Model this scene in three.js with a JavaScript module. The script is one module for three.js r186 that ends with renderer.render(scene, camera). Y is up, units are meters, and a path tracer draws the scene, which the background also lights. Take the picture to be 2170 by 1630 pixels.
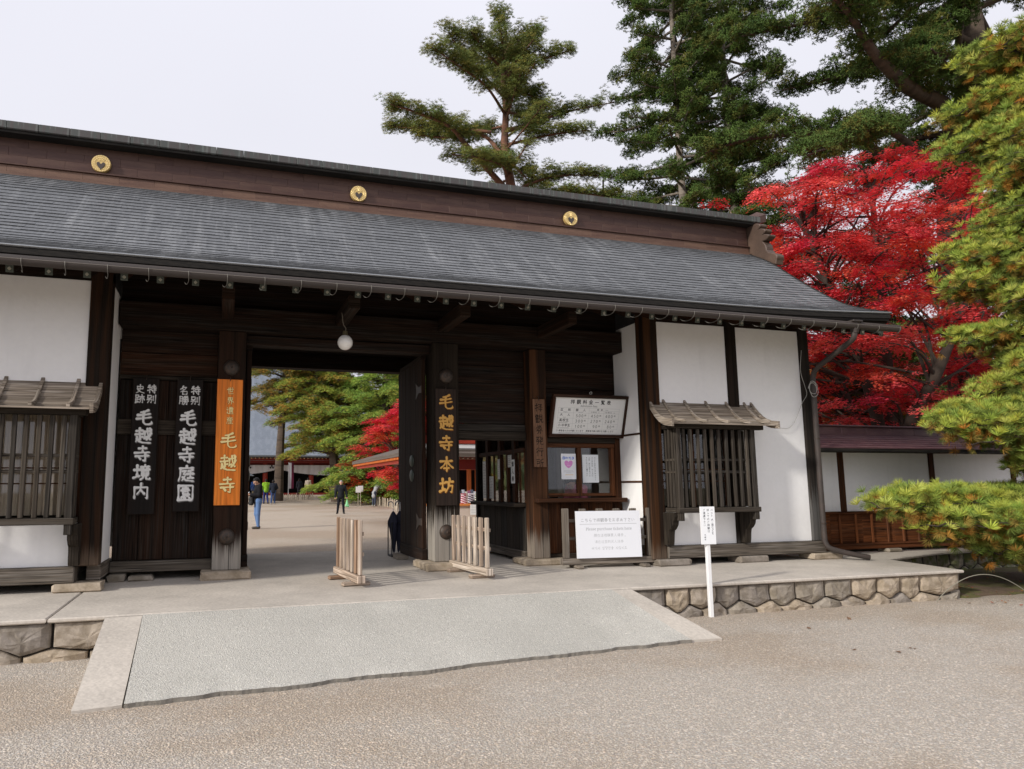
import * as THREE from 'three';
import { mergeGeometries, mergeVertices } from 'three/addons/utils/BufferGeometryUtils.js';

// ---------------------------------------------------------------- camera, sky, sun, exposure
const scene = new THREE.Scene();
const D2R = Math.PI / 180;
const camera = new THREE.PerspectiveCamera(58.95, 2170 / 1630, 0.1, 3000);
camera.position.set(0, 1.3, 9.75);
camera.rotation.order = 'YXZ';
camera.rotation.set(7.058 * D2R, -16.384 * D2R, -0.302 * D2R);
camera.setViewOffset(2170, 1630, 185.5, -36.9, 2170, 1630);
camera.updateProjectionMatrix();

const renderer = new THREE.WebGLRenderer({ antialias: true });
renderer.setSize(1024, 769);
renderer.toneMapping = THREE.LinearToneMapping;
renderer.toneMappingExposure = 1.27;
renderer.shadowMap.enabled = true;
renderer.shadowMap.type = THREE.PCFSoftShadowMap;

function mulberry(a) { return () => { a |= 0; a = a + 0x6D2B79F5 | 0; let t = Math.imul(a ^ a >>> 15, 1 | a); t = t + Math.imul(t ^ t >>> 7, 61 | t) ^ t; return ((t ^ t >>> 14) >>> 0) / 4294967296; }; }
const rnd = mulberry(20481);
const rr = (a, b) => a + (b - a) * rnd();
const clamp = (x, a, b) => Math.min(b, Math.max(a, x));
const lerp = (a, b, t) => a + (b - a) * t;
const sstep = (a, b, x) => { const t = clamp((x - a) / (b - a), 0, 1); return t * t * (3 - 2 * t); };
// periodic value noise and fbm
function hash(x, y, s) { let h = Math.imul(x, 374761393) ^ Math.imul(y, 668265263) ^ Math.imul(s, 2246822519); h = Math.imul(h ^ h >>> 13, 1274126177); return ((h ^ h >>> 16) >>> 0) / 4294967296; }
function vn(x, y, px, py, s) {
  const x0 = Math.floor(x), y0 = Math.floor(y), fx = x - x0, fy = y - y0;
  const u = fx * fx * (3 - 2 * fx), v = fy * fy * (3 - 2 * fy);
  const m = (i, p) => p ? ((i % p) + p) % p : i;
  const a = hash(m(x0, px), m(y0, py), s), b = hash(m(x0 + 1, px), m(y0, py), s), c = hash(m(x0, px), m(y0 + 1, py), s), d = hash(m(x0 + 1, px), m(y0 + 1, py), s);
  return a + (b - a) * u + (c - a) * v + (a - b - c + d) * u * v;
}
function fbm(x, y, px, py, s, o = 4) { let r = 0, w = 0.5, t = 0; for (let i = 0; i < o; i++) { r += w * vn(x, y, px, py, s + i * 17); t += w; w *= 0.5; x *= 2; y *= 2; px *= 2; py *= 2; } return r / t; }
const noise2 = (x, y, s = 3, o = 4) => fbm(x, y, 0, 0, s, o);

// bright, thin, even overcast: slightly violet white, a little brighter round the veiled sun
const sunDir = new THREE.Vector3(-0.84, 0.46, 0.33).normalize();
{
  const W = 256, H = 128, d = new Float32Array(W * H * 4), v = new THREE.Vector3();
  for (let j = 0; j < H; j++) for (let i = 0; i < W; i++) {
    const el = ((j + 0.5) / H - 0.5) * Math.PI, az = ((i + 0.5) / W) * 2 * Math.PI - Math.PI;
    v.set(Math.cos(el) * Math.cos(az), Math.sin(el), Math.cos(el) * Math.sin(az));
    const c = fbm(i / 20, j / 12, 13, 0, 5, 4) - 0.5;
    const g = Math.pow(Math.max(0, v.dot(sunDir)), 6) * 0.22;
    const up = Math.max(0, v.y);
    const k = 0.635 + 0.06 * c + g + 0.12 * up;
    const o = (j * W + i) * 4;
    d[o] = k * (0.985 - 0.02 * up); d[o + 1] = k * (0.985 - 0.015 * up); d[o + 2] = k * 1.075; d[o + 3] = 1;
  }
  const t = new THREE.DataTexture(d, W, H, THREE.RGBAFormat, THREE.FloatType);
  t.mapping = THREE.EquirectangularReflectionMapping; t.magFilter = THREE.LinearFilter; t.minFilter = THREE.LinearFilter; t.needsUpdate = true;
  scene.background = t; scene.environment = t;
}
const sun = new THREE.DirectionalLight(new THREE.Color(1, 0.95, 0.87), 2.7);
sun.position.copy(sunDir).multiplyScalar(60); sun.target.position.set(3, 0, 0);
sun.castShadow = true; sun.shadow.radius = 9; sun.shadow.mapSize.set(2048, 2048);
Object.assign(sun.shadow.camera, { left: -40, right: 40, top: 40, bottom: -40, near: 1, far: 160 });
scene.add(sun, sun.target);

// ---------------------------------------------------------------- naming helpers
const taken = {};
function numbered(n) { if (taken[n] === undefined) { taken[n] = 0; return n; } taken[n]++; return n + '_' + String(taken[n]).padStart(3, '0'); }
function tag(o, label, category, group, kind) { o.userData.label = label; if (category) o.userData.category = category; if (group) o.userData.group = group; if (kind) o.userData.kind = kind; return o; }
function thing(name, label, category, group, pos, turn = 0) {
  const o = new THREE.Group(); o.name = numbered(name); scene.add(o); tag(o, label, category, group);
  if (pos) o.position.set(...pos); o.rotation.y = turn; return o;
}
function part(name, geo, mat, parent, pos) {
  const m = new THREE.Mesh(geo, mat); m.castShadow = m.receiveShadow = true;
  m.name = parent ? name : numbered(name); (parent || scene).add(m); if (pos) m.position.set(...pos); return m;
}
function struct(name, geo, mat, label) { const m = part(name, geo, mat, null); m.userData.kind = 'structure'; if (label) m.userData.label = label; return m; }

// ---------------------------------------------------------------- geometry helpers
class Bag {                                   // loose triangles with uv, flat shaded
  constructor() { this.p = []; this.u = []; this.c = null; }
  tri(a, b, c, ua = [0, 0], ub = [0, 0], uc = [0, 0]) { this.p.push(...a, ...b, ...c); this.u.push(...ua, ...ub, ...uc); }
  quad(a, b, c, d, ua = [0, 0], ub = [1, 0], uc = [1, 1], ud = [0, 1]) { this.tri(a, b, c, ua, ub, uc); this.tri(a, c, d, ua, uc, ud); }
  geo() { const g = new THREE.BufferGeometry(); g.setAttribute('position', new THREE.Float32BufferAttribute(this.p, 3)); g.setAttribute('uv', new THREE.Float32BufferAttribute(this.u, 2)); g.computeVertexNormals(); return g; }
}
// uv in metres by the face's main direction; grain axis runs along u
function boxUV(g, grain = 'x', us = 2.4, vs = 0.6, uo = 0, vo = 0) {
  const p = g.attributes.position, n = g.attributes.normal, uv = new Float32Array(p.count * 2), ax = { x: 0, y: 1, z: 2 }[grain];
  for (let i = 0; i < p.count; i += 3) {
    const nn = [0, 0, 0]; for (let k = 0; k < 3; k++) { nn[0] += n.getX(i + k); nn[1] += n.getY(i + k); nn[2] += n.getZ(i + k); }
    let m = 0; for (let k = 1; k < 3; k++) if (Math.abs(nn[k]) > Math.abs(nn[m])) m = k;
    for (let k = 0; k < 3; k++) {
      const q = [p.getX(i + k), p.getY(i + k), p.getZ(i + k)];
      let u, v;
      if (m === ax) { u = q[(ax + 1) % 3] * 0.15; v = q[(ax + 2) % 3]; } else { u = q[ax]; v = q[3 - ax - m]; }
      uv[(i + k) * 2] = u / us + uo; uv[(i + k) * 2 + 1] = v / vs + vo;
    }
  }
  g.setAttribute('uv', new THREE.BufferAttribute(uv, 2)); return g;
}
// chamfered box centred at the origin
function cbox(w, h, d, c = 0.006, grain, us, vs) {
  c = Math.min(c, w * 0.3, h * 0.3, d * 0.3);
  const X = w / 2, Y = h / 2, Z = d / 2, b = new Bag();
  const f = (a, s, t, e) => { const q = [0, 0, 0]; const H = [X, Y, Z]; for (let i = 0; i < 3; i++) q[i] = s[i] * (i === a ? H[i] : H[i] - c); return q; };
  const S = (x, y, z) => [x, y, z];
  const face = (a, s) => { const o = [[-1, -1], [1, -1], [1, 1], [-1, 1]].map(([i, j]) => { const q = [0, 0, 0]; q[a] = s; q[(a + 1) % 3] = i; q[(a + 2) % 3] = j; return f(a, q); }); if (s < 0) o.reverse(); b.quad(...o); };
  for (let a = 0; a < 3; a++) { face(a, 1); face(a, -1); }
  for (let a = 0; a < 3; a++) {               // edges along axis a
    const i = (a + 1) % 3, j = (a + 2) % 3;
    for (const si of [-1, 1]) for (const sj of [-1, 1]) {
      const s0 = [0, 0, 0], s1 = [0, 0, 0]; s0[a] = -1; s1[a] = 1; s0[i] = s1[i] = si; s0[j] = s1[j] = sj;
      const q = [f(i, s0), f(i, s1), f(j, s1), f(j, s0)]; if (si * sj > 0) q.reverse(); b.quad(...q);
    }
  }
  for (const x of [-1, 1]) for (const y of [-1, 1]) for (const z of [-1, 1]) { const s = S(x, y, z); const q = [f(0, s), f(1, s), f(2, s)]; if (x * y * z < 0) q.reverse(); b.tri(...q); }
  const g = b.geo();
  const g2 = grain || (w >= h && w >= d ? 'x' : h >= d ? 'y' : 'z');
  return boxUV(g, g2, us, vs, rnd(), rnd());
}
// box between two corners, added as a part
function beam(name, mat, parent, x0, x1, y0, y1, z0, z1, c = 0.006, grain) {
  return part(name, cbox(Math.abs(x1 - x0), Math.abs(y1 - y0), Math.abs(z1 - z0), c, grain), mat, parent, [(x0 + x1) / 2, (y0 + y1) / 2, (z0 + z1) / 2]);
}
// bar of section w x h between two points
function barGeo(a, b, w, h, c = 0.003) {
  const A = new THREE.Vector3(...a), B = new THREE.Vector3(...b), d = B.clone().sub(A), L = d.length();
  const g = cbox(L, h, w, c, 'x'), x = d.normalize(), up = Math.abs(x.y) > 0.95 ? new THREE.Vector3(0, 0, 1) : new THREE.Vector3(0, 1, 0);
  const z = new THREE.Vector3().crossVectors(x, up).normalize(), y = new THREE.Vector3().crossVectors(z, x);
  g.applyMatrix4(new THREE.Matrix4().makeBasis(x, y, z).setPosition(A.add(B).multiplyScalar(0.5))); return g;
}
// tapered tube through points with radii
function tubeGeo(pts, rad, seg = 7, close = true) {
  const P = pts.map((p) => p.isVector3 ? p : new THREE.Vector3(...p)), pos = [], uv = [], idx = [], n = P.length;
  let L = 0; const nrm = new THREE.Vector3(), t = new THREE.Vector3(), bi = new THREE.Vector3(); let ref = new THREE.Vector3(0.31, 0.17, 0.93);
  for (let i = 0; i < n; i++) {
    t.copy(P[Math.min(n - 1, i + 1)]).sub(P[Math.max(0, i - 1)]).normalize();
    nrm.copy(ref).addScaledVector(t, -ref.dot(t)); if (nrm.lengthSq() < 1e-4) nrm.set(1, 0, 0).addScaledVector(t, -t.x); nrm.normalize(); ref = nrm.clone();
    bi.crossVectors(t, nrm); if (i) L += P[i].distanceTo(P[i - 1]);
    const r = typeof rad === 'number' ? rad : rad[i];
    for (let k = 0; k <= seg; k++) { const a = k / seg * Math.PI * 2, c = Math.cos(a) * r, s = Math.sin(a) * r; pos.push(P[i].x + nrm.x * c + bi.x * s, P[i].y + nrm.y * c + bi.y * s, P[i].z + nrm.z * c + bi.z * s); uv.push(L, k / seg); }
  }
  for (let i = 0; i < n - 1; i++) for (let k = 0; k < seg; k++) { const a = i * (seg + 1) + k, b = a + seg + 1; idx.push(a, a + 1, b, a + 1, b + 1, b); }
  if (close) for (const [i, f] of [[0, 1], [n - 1, 0]]) { const c = pos.length / 3; pos.push(P[i].x, P[i].y, P[i].z); uv.push(0, 0); for (let k = 0; k < seg; k++) { const a = i * (seg + 1) + k; if (f) idx.push(c, a + 1, a); else idx.push(c, a, a + 1); } }
  const g = new THREE.BufferGeometry(); g.setAttribute('position', new THREE.Float32BufferAttribute(pos, 3)); g.setAttribute('uv', new THREE.Float32BufferAttribute(uv, 2)); g.setIndex(idx); g.computeVertexNormals(); return g;
}
function curve(pts, n) { return new THREE.CatmullRomCurve3(pts.map((p) => p.isVector3 ? p : new THREE.Vector3(...p)), false, 'centripetal').getPoints(n); }
function extrude(pts, depth, bevel = 0.004, holes = []) {
  const s = new THREE.Shape(pts.map((p) => new THREE.Vector2(p[0], p[1])));
  for (const h of holes) s.holes.push(new THREE.Path(h.map((p) => new THREE.Vector2(p[0], p[1]))));
  const g = new THREE.ExtrudeGeometry(s, { depth: depth - 2 * bevel, bevelEnabled: bevel > 0, bevelThickness: bevel, bevelSize: bevel, bevelOffset: -bevel, bevelSegments: 1 });
  g.translate(0, 0, bevel); return g;
}
const clean = (g) => { for (const k of Object.keys(g.attributes)) if (!['position', 'normal', 'uv'].includes(k)) g.deleteAttribute(k); return g.index ? g.toNonIndexed() : g; };
const merge = (a) => mergeGeometries(a.map(clean));

// ---------------------------------------------------------------- textures
const l2s = (x) => 255 * (x <= 0.0031308 ? x * 12.92 : 1.055 * Math.pow(x, 1 / 2.4) - 0.055);
function dtex(W, H, fn, srgb = true) {
  const d = new Uint8Array(W * H * 4);
  for (let j = 0; j < H; j++) for (let i = 0; i < W; i++) { const c = fn(i / W, j / H, i, j), o = (j * W + i) * 4; for (let k = 0; k < 3; k++) d[o + k] = clamp(srgb ? l2s(Math.max(0, c[k])) : c[k] * 255, 0, 255); d[o + 3] = 255; }
  const t = new THREE.DataTexture(d, W, H); t.wrapS = t.wrapT = THREE.RepeatWrapping; t.magFilter = THREE.LinearFilter; t.minFilter = THREE.LinearMipmapLinearFilter; t.generateMipmaps = true;
  if (srgb) t.colorSpace = THREE.SRGBColorSpace; t.needsUpdate = true; return t;
}
const mix3 = (a, b, t) => [lerp(a[0], b[0], t), lerp(a[1], b[1], t), lerp(a[2], b[2], t)];
const mul3 = (a, k) => [a[0] * k, a[1] * k, a[2] * k];
// grain along u: long streaks, warped rings, a few knots and checks
function grain(u, v, s) {
  const w = fbm(u * 3, v * 4, 3, 4, s, 3) * 0.5;
  const a = fbm(u * 4 + w, v * 40, 4, 40, s + 1, 3), b = fbm(u * 10, v * 120, 10, 120, s + 2, 2), c = fbm(u * 2, v * 8 + w * 3, 2, 8, s + 3, 3);
  const ring = 0.5 + 0.5 * Math.sin((v * 8 + c * 1.4) * 6.2832 * 2);
  const chk = sstep(0.72, 0.86, vn(u * 5, v * 64, 5, 64, s + 5)) * sstep(0.5, 0.7, vn(u * 3, v * 9, 3, 9, s + 6));
  return { a, b, c, ring, chk };
}
function woodTex(base, alt, grey, seed, k = 1) {
  return dtex(768, 384, (u, v) => { const g = grain(u, v, seed); let c = mix3(base, alt, sstep(0.3, 0.75, g.c)); c = mix3(c, grey, sstep(0.45, 0.85, g.a) * 0.75); return mul3(c, (0.55 + 0.5 * g.b + 0.35 * (g.ring - 0.5) + 0.5 * (g.a - 0.5)) * (1 - 0.75 * g.chk) * k); });
}
const woodBump = dtex(768, 384, (u, v) => { const g = grain(u, v, 11); const h = clamp(0.25 + 0.3 * g.b + 0.2 * g.ring + 0.35 * g.a - 0.6 * g.chk, 0, 1); return [h, h, h]; }, false);
const texDark = woodTex([0.013, 0.0088, 0.0062], [0.026, 0.013, 0.0075], [0.030, 0.0265, 0.023], 11);
const texGrey = woodTex([0.15, 0.125, 0.10], [0.21, 0.175, 0.14], [0.30, 0.27, 0.235], 11);
const texBrown = woodTex([0.055, 0.021, 0.009], [0.115, 0.042, 0.016], [0.045, 0.026, 0.017], 11);
const std = (o) => new THREE.MeshStandardMaterial(o);
const tint = (k, r = 1, g = 1, b = 1) => new THREE.Color().setRGB(k * r, k * g, k * b);
const matte = (o) => new THREE.MeshPhysicalMaterial({ specularIntensity: 0.3, ...o });
const wood = (map, col, rough = 0.8, bump = 0.003) => matte({ map, bumpMap: woodBump, bumpScale: bump, color: col, roughness: rough });
const M = {
  dark: [wood(texDark, tint(1)), wood(texDark, tint(0.78)), wood(texDark, tint(1.3, 1.05, 0.97, 0.9)), wood(texDark, tint(1.05, 1, 1.03, 1.08))],
  warm: wood(texDark, tint(1.7, 1.15, 0.9, 0.7), 0.8),
  mid: [wood(texGrey, tint(0.16, 1.05, 0.97, 0.88)), wood(texGrey, tint(0.22, 1.05, 0.95, 0.85)), wood(texGrey, tint(0.19))],
  grey: [wood(texGrey, tint(0.85)), wood(texGrey, tint(1.0, 1, 0.98, 0.96)), wood(texGrey, tint(0.7)), wood(texGrey, tint(0.92, 1.03, 0.97, 0.9))],
  lattice: [wood(texGrey, tint(0.28, 1, 0.97, 0.94)), wood(texGrey, tint(0.36, 1, 0.97, 0.92)), wood(texGrey, tint(0.23))],
  brown: [wood(texBrown, tint(1)), wood(texBrown, tint(0.72)), wood(texBrown, tint(1.35))],
};
const pick = (a) => a[Math.floor(rnd() * a.length)];
const plaster = std({ map: dtex(512, 512, (u, v) => { const a = fbm(u * 5, v * 5, 5, 5, 31, 4), b = fbm(u * 60, v * 60, 60, 60, 32, 2), st = sstep(0.62, 0.9, fbm(u * 22, v * 2, 22, 2, 33, 3)); const k = 0.855 + 0.07 * (a - 0.5) + 0.03 * (b - 0.5) - 0.05 * st; return [k, k * 0.99, k * 0.975]; }), bumpMap: dtex(512, 512, (u, v) => { const h = 0.7 * fbm(u * 9, v * 9, 9, 9, 34, 4) + 0.3 * fbm(u * 70, v * 70, 70, 70, 35, 2); return [h, h, h]; }, false), bumpScale: 0.006, roughness: 0.92 });
const concrete = std({ map: dtex(1024, 1024, (u, v) => { const a = fbm(u * 4, v * 4, 4, 4, 41, 5), b = fbm(u * 160, v * 160, 160, 160, 42, 2), c = fbm(u * 14, v * 14, 14, 14, 43, 3); const k = 0.92 + 0.30 * (a - 0.5) + 0.24 * (b - 0.5) + 0.2 * (c - 0.5); return [0.56 * k, 0.505 * k, 0.435 * k]; }), bumpMap: dtex(512, 512, (u, v) => { const h = 0.5 * fbm(u * 100, v * 100, 100, 100, 44, 2) + 0.5 * fbm(u * 12, v * 12, 12, 12, 45, 4); return [h, h, h]; }, false), bumpScale: 0.006, roughness: 0.9 });
const flat = (hex, rough = 0.7, metal = 0, extra = {}) => std({ color: hex, roughness: rough, metalness: metal, ...extra });
const lin = (r, g, b, rough = 0.7, metal = 0, extra = {}) => std({ color: new THREE.Color().setRGB(r, g, b), roughness: rough, metalness: metal, ...extra });
const mottled = (base, alt, seed, sx = 8, sy = 8, rough = 0.6, metal = 0, bump = 0) => { const map = dtex(256, 256, (u, v) => { const a = fbm(u * sx, v * sy, sx, sy, seed, 4), b = fbm(u * 50, v * 50, 50, 50, seed + 3, 2); return mul3(mix3(base, alt, sstep(0.3, 0.75, a)), 0.85 + 0.3 * b); }); return std({ map, roughness: rough, metalness: metal, ...(bump ? { bumpMap: map, bumpScale: bump } : {}) }); };
// copper: brown oxide, and the cap with green-grey runs
const copper = [0, 1, 2].map((i) => mottled([0.095, 0.050, 0.036], [0.068, 0.032, 0.025], 61 + i * 5, 4, 9, 0.5, 0.25));
const copperLight = [0, 1].map((i) => mottled([0.16, 0.090, 0.060], [0.115, 0.060, 0.042], 71 + i * 5, 4, 9, 0.55, 0.15));
const copperCap = std({ map: dtex(512, 256, (u, v) => { const a = fbm(u * 60, v * 2, 60, 2, 81, 3), b = fbm(u * 14, v * 4, 14, 4, 82, 3), st = sstep(0.68, 0.8, vn(u * 90, v * 1.5, 90, 0, 83)) ; let c = mix3([0.070, 0.064, 0.060], [0.088, 0.076, 0.074], b); c = mix3(c, [0.072, 0.082, 0.074], sstep(0.4, 0.7, a) * 0.8); c = mix3(c, [0.24, 0.28, 0.26], st * 0.28); return c; }), roughness: 0.5, metalness: 0.2 });
const gutterMat = mottled([0.036, 0.028, 0.024], [0.05, 0.036, 0.03], 91, 6, 6, 0.65, 0.0);
const iron = mottled([0.045, 0.036, 0.030], [0.075, 0.05, 0.036], 95, 8, 8, 0.55, 0.4);
const glass = new THREE.MeshPhysicalMaterial({ color: 0xffffff, transmission: 1, roughness: 0.02, thickness: 0, ior: 1.5 });
const gold = lin(0.86, 0.66, 0.30, 0.4, 0.55), white = lin(0.78, 0.78, 0.78, 0.55), paper = lin(0.75, 0.75, 0.76, 0.8), black = lin(0.012, 0.012, 0.013, 0.6);

// ---------------------------------------------------------------- ground, forecourt, platform, ramp
function gravelTex(N, count, r0, r1, base, pal, seed) {
  const R = mulberry(seed), col = new Float32Array(N * N * 3), ht = new Float32Array(N * N);
  for (let i = 0; i < N * N; i++) { const k = 0.75 + 0.5 * R(); for (let c = 0; c < 3; c++) col[i * 3 + c] = base[c] * k; ht[i] = 0.15 * R(); }
  for (let n = 0; n < count; n++) {
    const cx = R() * N, cy = R() * N, r = r0 + (r1 - r0) * R() * R(), e = 0.65 + 0.5 * R(), a = R() * 3.14, ca = Math.cos(a), sa = Math.sin(a), p = pal[Math.floor(R() * pal.length)], k = 0.74 + 0.5 * R(), R2 = Math.ceil(r * 1.3);
    for (let y = -R2; y <= R2; y++) for (let x = -R2; x <= R2; x++) {
      const u = (x * ca + y * sa) / r, v = (-x * sa + y * ca) / (r * e), q = u * u + v * v; if (q > 1) continue;
      const i = ((Math.floor(cx + x) + N) % N) + ((Math.floor(cy + y) + N) % N) * N, h = 0.3 + 0.7 * Math.sqrt(1 - q);
      if (h * (0.4 + r / r1 * 0.6) + 0.1 > ht[i]) { ht[i] = h * (0.4 + r / r1 * 0.6) + 0.1; for (let c = 0; c < 3; c++) col[i * 3 + c] = p[c] * k * (0.94 + 0.12 * R()); }
    }
  }
  return { map: dtex(N, N, (u, v, i, j) => { const o = (j * N + i) * 3; return [col[o], col[o + 1], col[o + 2]]; }), bump: dtex(N, N, (u, v, i, j) => { const h = ht[j * N + i] / 1.2; return [h, h, h]; }, false) };
}
const gr1 = gravelTex(1024, 62000, 1.3, 4.7, [0.40, 0.355, 0.31], [[0.60, 0.535, 0.46], [0.52, 0.465, 0.41], [0.68, 0.61, 0.54], [0.46, 0.41, 0.36], [0.54, 0.51, 0.47], [0.58, 0.49, 0.40], [0.46, 0.44, 0.42]], 7);
const gravelMat = std({ map: gr1.map, bumpMap: gr1.bump, bumpScale: 0.009, roughness: 0.95, vertexColors: true, color: new THREE.Color().setRGB(0.93, 0.92, 0.885) });
const gr2 = gravelTex(1024, 60000, 1.2, 3.8, [0.50, 0.485, 0.45], [[0.55, 0.54, 0.505], [0.50, 0.49, 0.46], [0.60, 0.585, 0.545], [0.51, 0.485, 0.44], [0.45, 0.44, 0.42]], 9);
const rampMat = std({ map: gr2.map, bumpMap: gr2.bump, bumpScale: 0.004, roughness: 0.9, vertexColors: true });
const soil = std({ map: dtex(512, 512, (u, v) => { const a = fbm(u * 8, v * 8, 8, 8, 101, 4), b = fbm(u * 80, v * 80, 80, 80, 102, 3), m = sstep(0.42, 0.62, fbm(u * 5, v * 5, 5, 5, 103, 4)); let c = mix3([0.10, 0.068, 0.042], [0.15, 0.10, 0.06], a); c = mix3(c, mix3([0.075, 0.085, 0.018], [0.13, 0.12, 0.03], b), m * 0.8); return mul3(c, 0.6 + 0.8 * b); }), bumpMap: woodBump, bumpScale: 0.01, roughness: 0.98 });

// sheet over a rectangle: height fn, colour fn (linear factors), uv in metres / scale
function sheet(x0, x1, z0, z1, nx, nz, hf, cf, us) {
  const pos = [], uv = [], col = [], idx = [];
  for (let j = 0; j <= nz; j++) for (let i = 0; i <= nx; i++) { const x = lerp(x0, x1, i / nx), z = lerp(z0, z1, j / nz); pos.push(x, hf(x, z), z); uv.push(x / us, -z / us); const c = cf ? cf(x, z) : [1, 1, 1]; col.push(...c); }
  for (let j = 0; j < nz; j++) for (let i = 0; i < nx; i++) { const a = j * (nx + 1) + i, b = a + nx + 1; idx.push(a, b, a + 1, a + 1, b, b + 1); }
  const g = new THREE.BufferGeometry(); g.setAttribute('position', new THREE.Float32BufferAttribute(pos, 3)); g.setAttribute('uv', new THREE.Float32BufferAttribute(uv, 2)); if (cf) g.setAttribute('color', new THREE.Float32BufferAttribute(col, 3)); g.setIndex(idx); g.computeVertexNormals(); return g;
}
const GY = -0.42;
// patches of bare sand between the thicker gravel
function sandy(x, z) {
  const n = noise2(x * 0.55 + 3, z * 0.9 + 8, 5, 4), m = noise2(x * 2.1, z * 3.2, 15, 3);
  let s = sstep(0.44, 0.68, n * 0.72 + m * 0.28);
  const foot = sstep(0.75, 0.1, Math.abs(z - (3.7 - 0.083 * (x + 1.06)) - 0.12 * (m - 0.5))) * sstep(-2.6, -1, x) * sstep(6.5, 4.5, x);   // scuffed line at the foot of the ramp
  const wall = sstep(3.0, 2.1, z + 0.5 * (m - 0.5)) * sstep(4.6, 5.4, x);
  s = clamp(s + 0.55 * foot + 0.7 * wall, 0, 1);
  return mix3([1.04, 1.035, 1.03], [0.93, 0.865, 0.795], s);
}
const forecourtH = (x, z) => GY + 0.02 * (noise2(x * 0.7, z * 0.7, 21, 3) - 0.5) + 0.010 * (noise2(x * 4, z * 4, 22, 3) - 0.5);
struct('ground', sheet(-700, 700, -900, 300, 60, 60, () => -0.62, null, 3), soil, 'dark earth far beyond the precinct');
struct('gravel_forecourt', sheet(-14, 30, -0.2, 24, 264, 150, forecourtH, sandy, 2.6), gravelMat, 'beige gravel forecourt in front of the gatehouse');
// the courtyard rises gently towards the hall
const courtH = (x, z) => -0.1 + 0.62 * sstep(-26, -66, z) + 0.02 * (noise2(x * 0.5, z * 0.5, 23, 3) - 0.5);
struct('gravel_courtyard', sheet(-40, 34, -110, -4.22, 148, 200, courtH, (x, z) => { const n = noise2(x * 0.35, z * 0.35, 25, 4); return mix3([1.06, 1.0, 0.93], [0.9, 0.8, 0.7], sstep(0.42, 0.68, n)); }, 2.6), gravelMat, 'wide gravel courtyard seen through the gate');
// mossy garden bed on the right
{
  const g = sheet(10.2, 30, -1, 2.45, 120, 40, (x, z) => GY + 0.03 + 0.05 * (noise2(x * 1.5, z * 1.5, 26, 3)) - 0.16 * sstep(1.75, 2.45, z + 0.25 * noise2(x * 2, z * 2, 29, 2)) - 0.15 * sstep(10.8, 10.3, x), null, 1.2);
  struct('moss_garden', g, soil, 'brown and green mossy garden bed beside the stone corner');
}
// loose pebbles in the foreground, and fallen leaves
{
  const ico = new THREE.IcosahedronGeometry(1, 0), N = 15000, im = new THREE.InstancedMesh(ico, std({ color: 0xffffff, roughness: 0.9 }), N), m = new THREE.Matrix4(), q = new THREE.Quaternion(), e = new THREE.Euler(), c = new THREE.Color();
  const pal = [[0.47, 0.425, 0.375], [0.41, 0.365, 0.32], [0.50, 0.46, 0.41], [0.43, 0.41, 0.38], [0.45, 0.40, 0.35], [0.36, 0.32, 0.28]];
  const onRamp = (x, z) => x > -1.2 && x < 5.4 && z > 1.9 && z < 3.74 - 0.083 * (x + 1.06);
  let k = 0; while (k < N) {
    const z = 2.0 + 5.2 * Math.pow(rnd(), 0.8), x = rr(-4, 13); if (onRamp(x, z) || (z < 2.15 && x < 11)) continue;
    const keep = noise2(x * 0.55 + 3, z * 0.9 + 8, 5, 4); if (rnd() < sstep(0.42, 0.62, keep) * 0.8) continue;
    const s = rr(0.0025, 0.0065) * (rnd() < 0.03 ? 1.7 : 1); e.set(rnd() * 6, rnd() * 6, rnd() * 6); q.setFromEuler(e);
    m.compose(new THREE.Vector3(x, forecourtH(x, z) + s * 0.3, z), q, new THREE.Vector3(s, s * rr(0.5, 0.8), s * rr(0.7, 1))); im.setMatrixAt(k, m);
    const p = pick(pal), b = rr(0.8, 1.15); im.setColorAt(k, c.setRGB(p[0] * b, p[1] * b, p[2] * b)); k++;
  }
  im.name = 'loose_gravel'; im.castShadow = im.receiveShadow = true; tag(im, 'small loose pebbles strewn over the forecourt', 'gravel', null, 'stuff'); scene.add(im);
  const b = new Bag(); for (const s of [-1, 1]) { b.tri([0, 0, 0], [0.03, 0.006, 0.012 * s], [0.012, 0.012, 0.03 * s]); b.tri([0, 0, 0], [0.012, 0.012, 0.03 * s], [-0.02, 0.008, 0.022 * s]); b.tri([0, 0, 0], [0.04, 0.004, 0], [0.03, 0.006, 0.012 * s]); }
  const L = 330, lm = new THREE.InstancedMesh(b.geo(), std({ color: 0xffffff, roughness: 0.8, side: THREE.DoubleSide }), L); k = 0;
  while (k < L) {
    let x, z, y; if (k < 312) { x = rr(10.6, 18); z = rr(0.2, 2.9); y = GY + 0.05; if (z > 2.3) y = GY + 0.012; } else { x = rr(6, 14); z = 2.2 + 2.6 * rnd(); if (onRamp(x, z)) continue; y = forecourtH(x, z) + 0.006; if (rnd() < 0.35) continue; }
    e.set(rr(-0.4, 0.4), rnd() * 6, rr(-0.4, 0.4)); q.setFromEuler(e); const s = rr(0.5, 1); m.compose(new THREE.Vector3(x, y, z), q, new THREE.Vector3(s, s, s)); lm.setMatrixAt(k, m);
    const p = pick([[0.30, 0.06, 0.02], [0.22, 0.10, 0.03], [0.35, 0.12, 0.04], [0.16, 0.09, 0.05]]); lm.setColorAt(k, c.setRGB(...p)); k++;
  }
  lm.name = 'fallen_leaves'; lm.castShadow = lm.receiveShadow = true; tag(lm, 'small dry red and brown leaves on the ground', 'leaves', null, 'stuff'); scene.add(lm);
}

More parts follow.
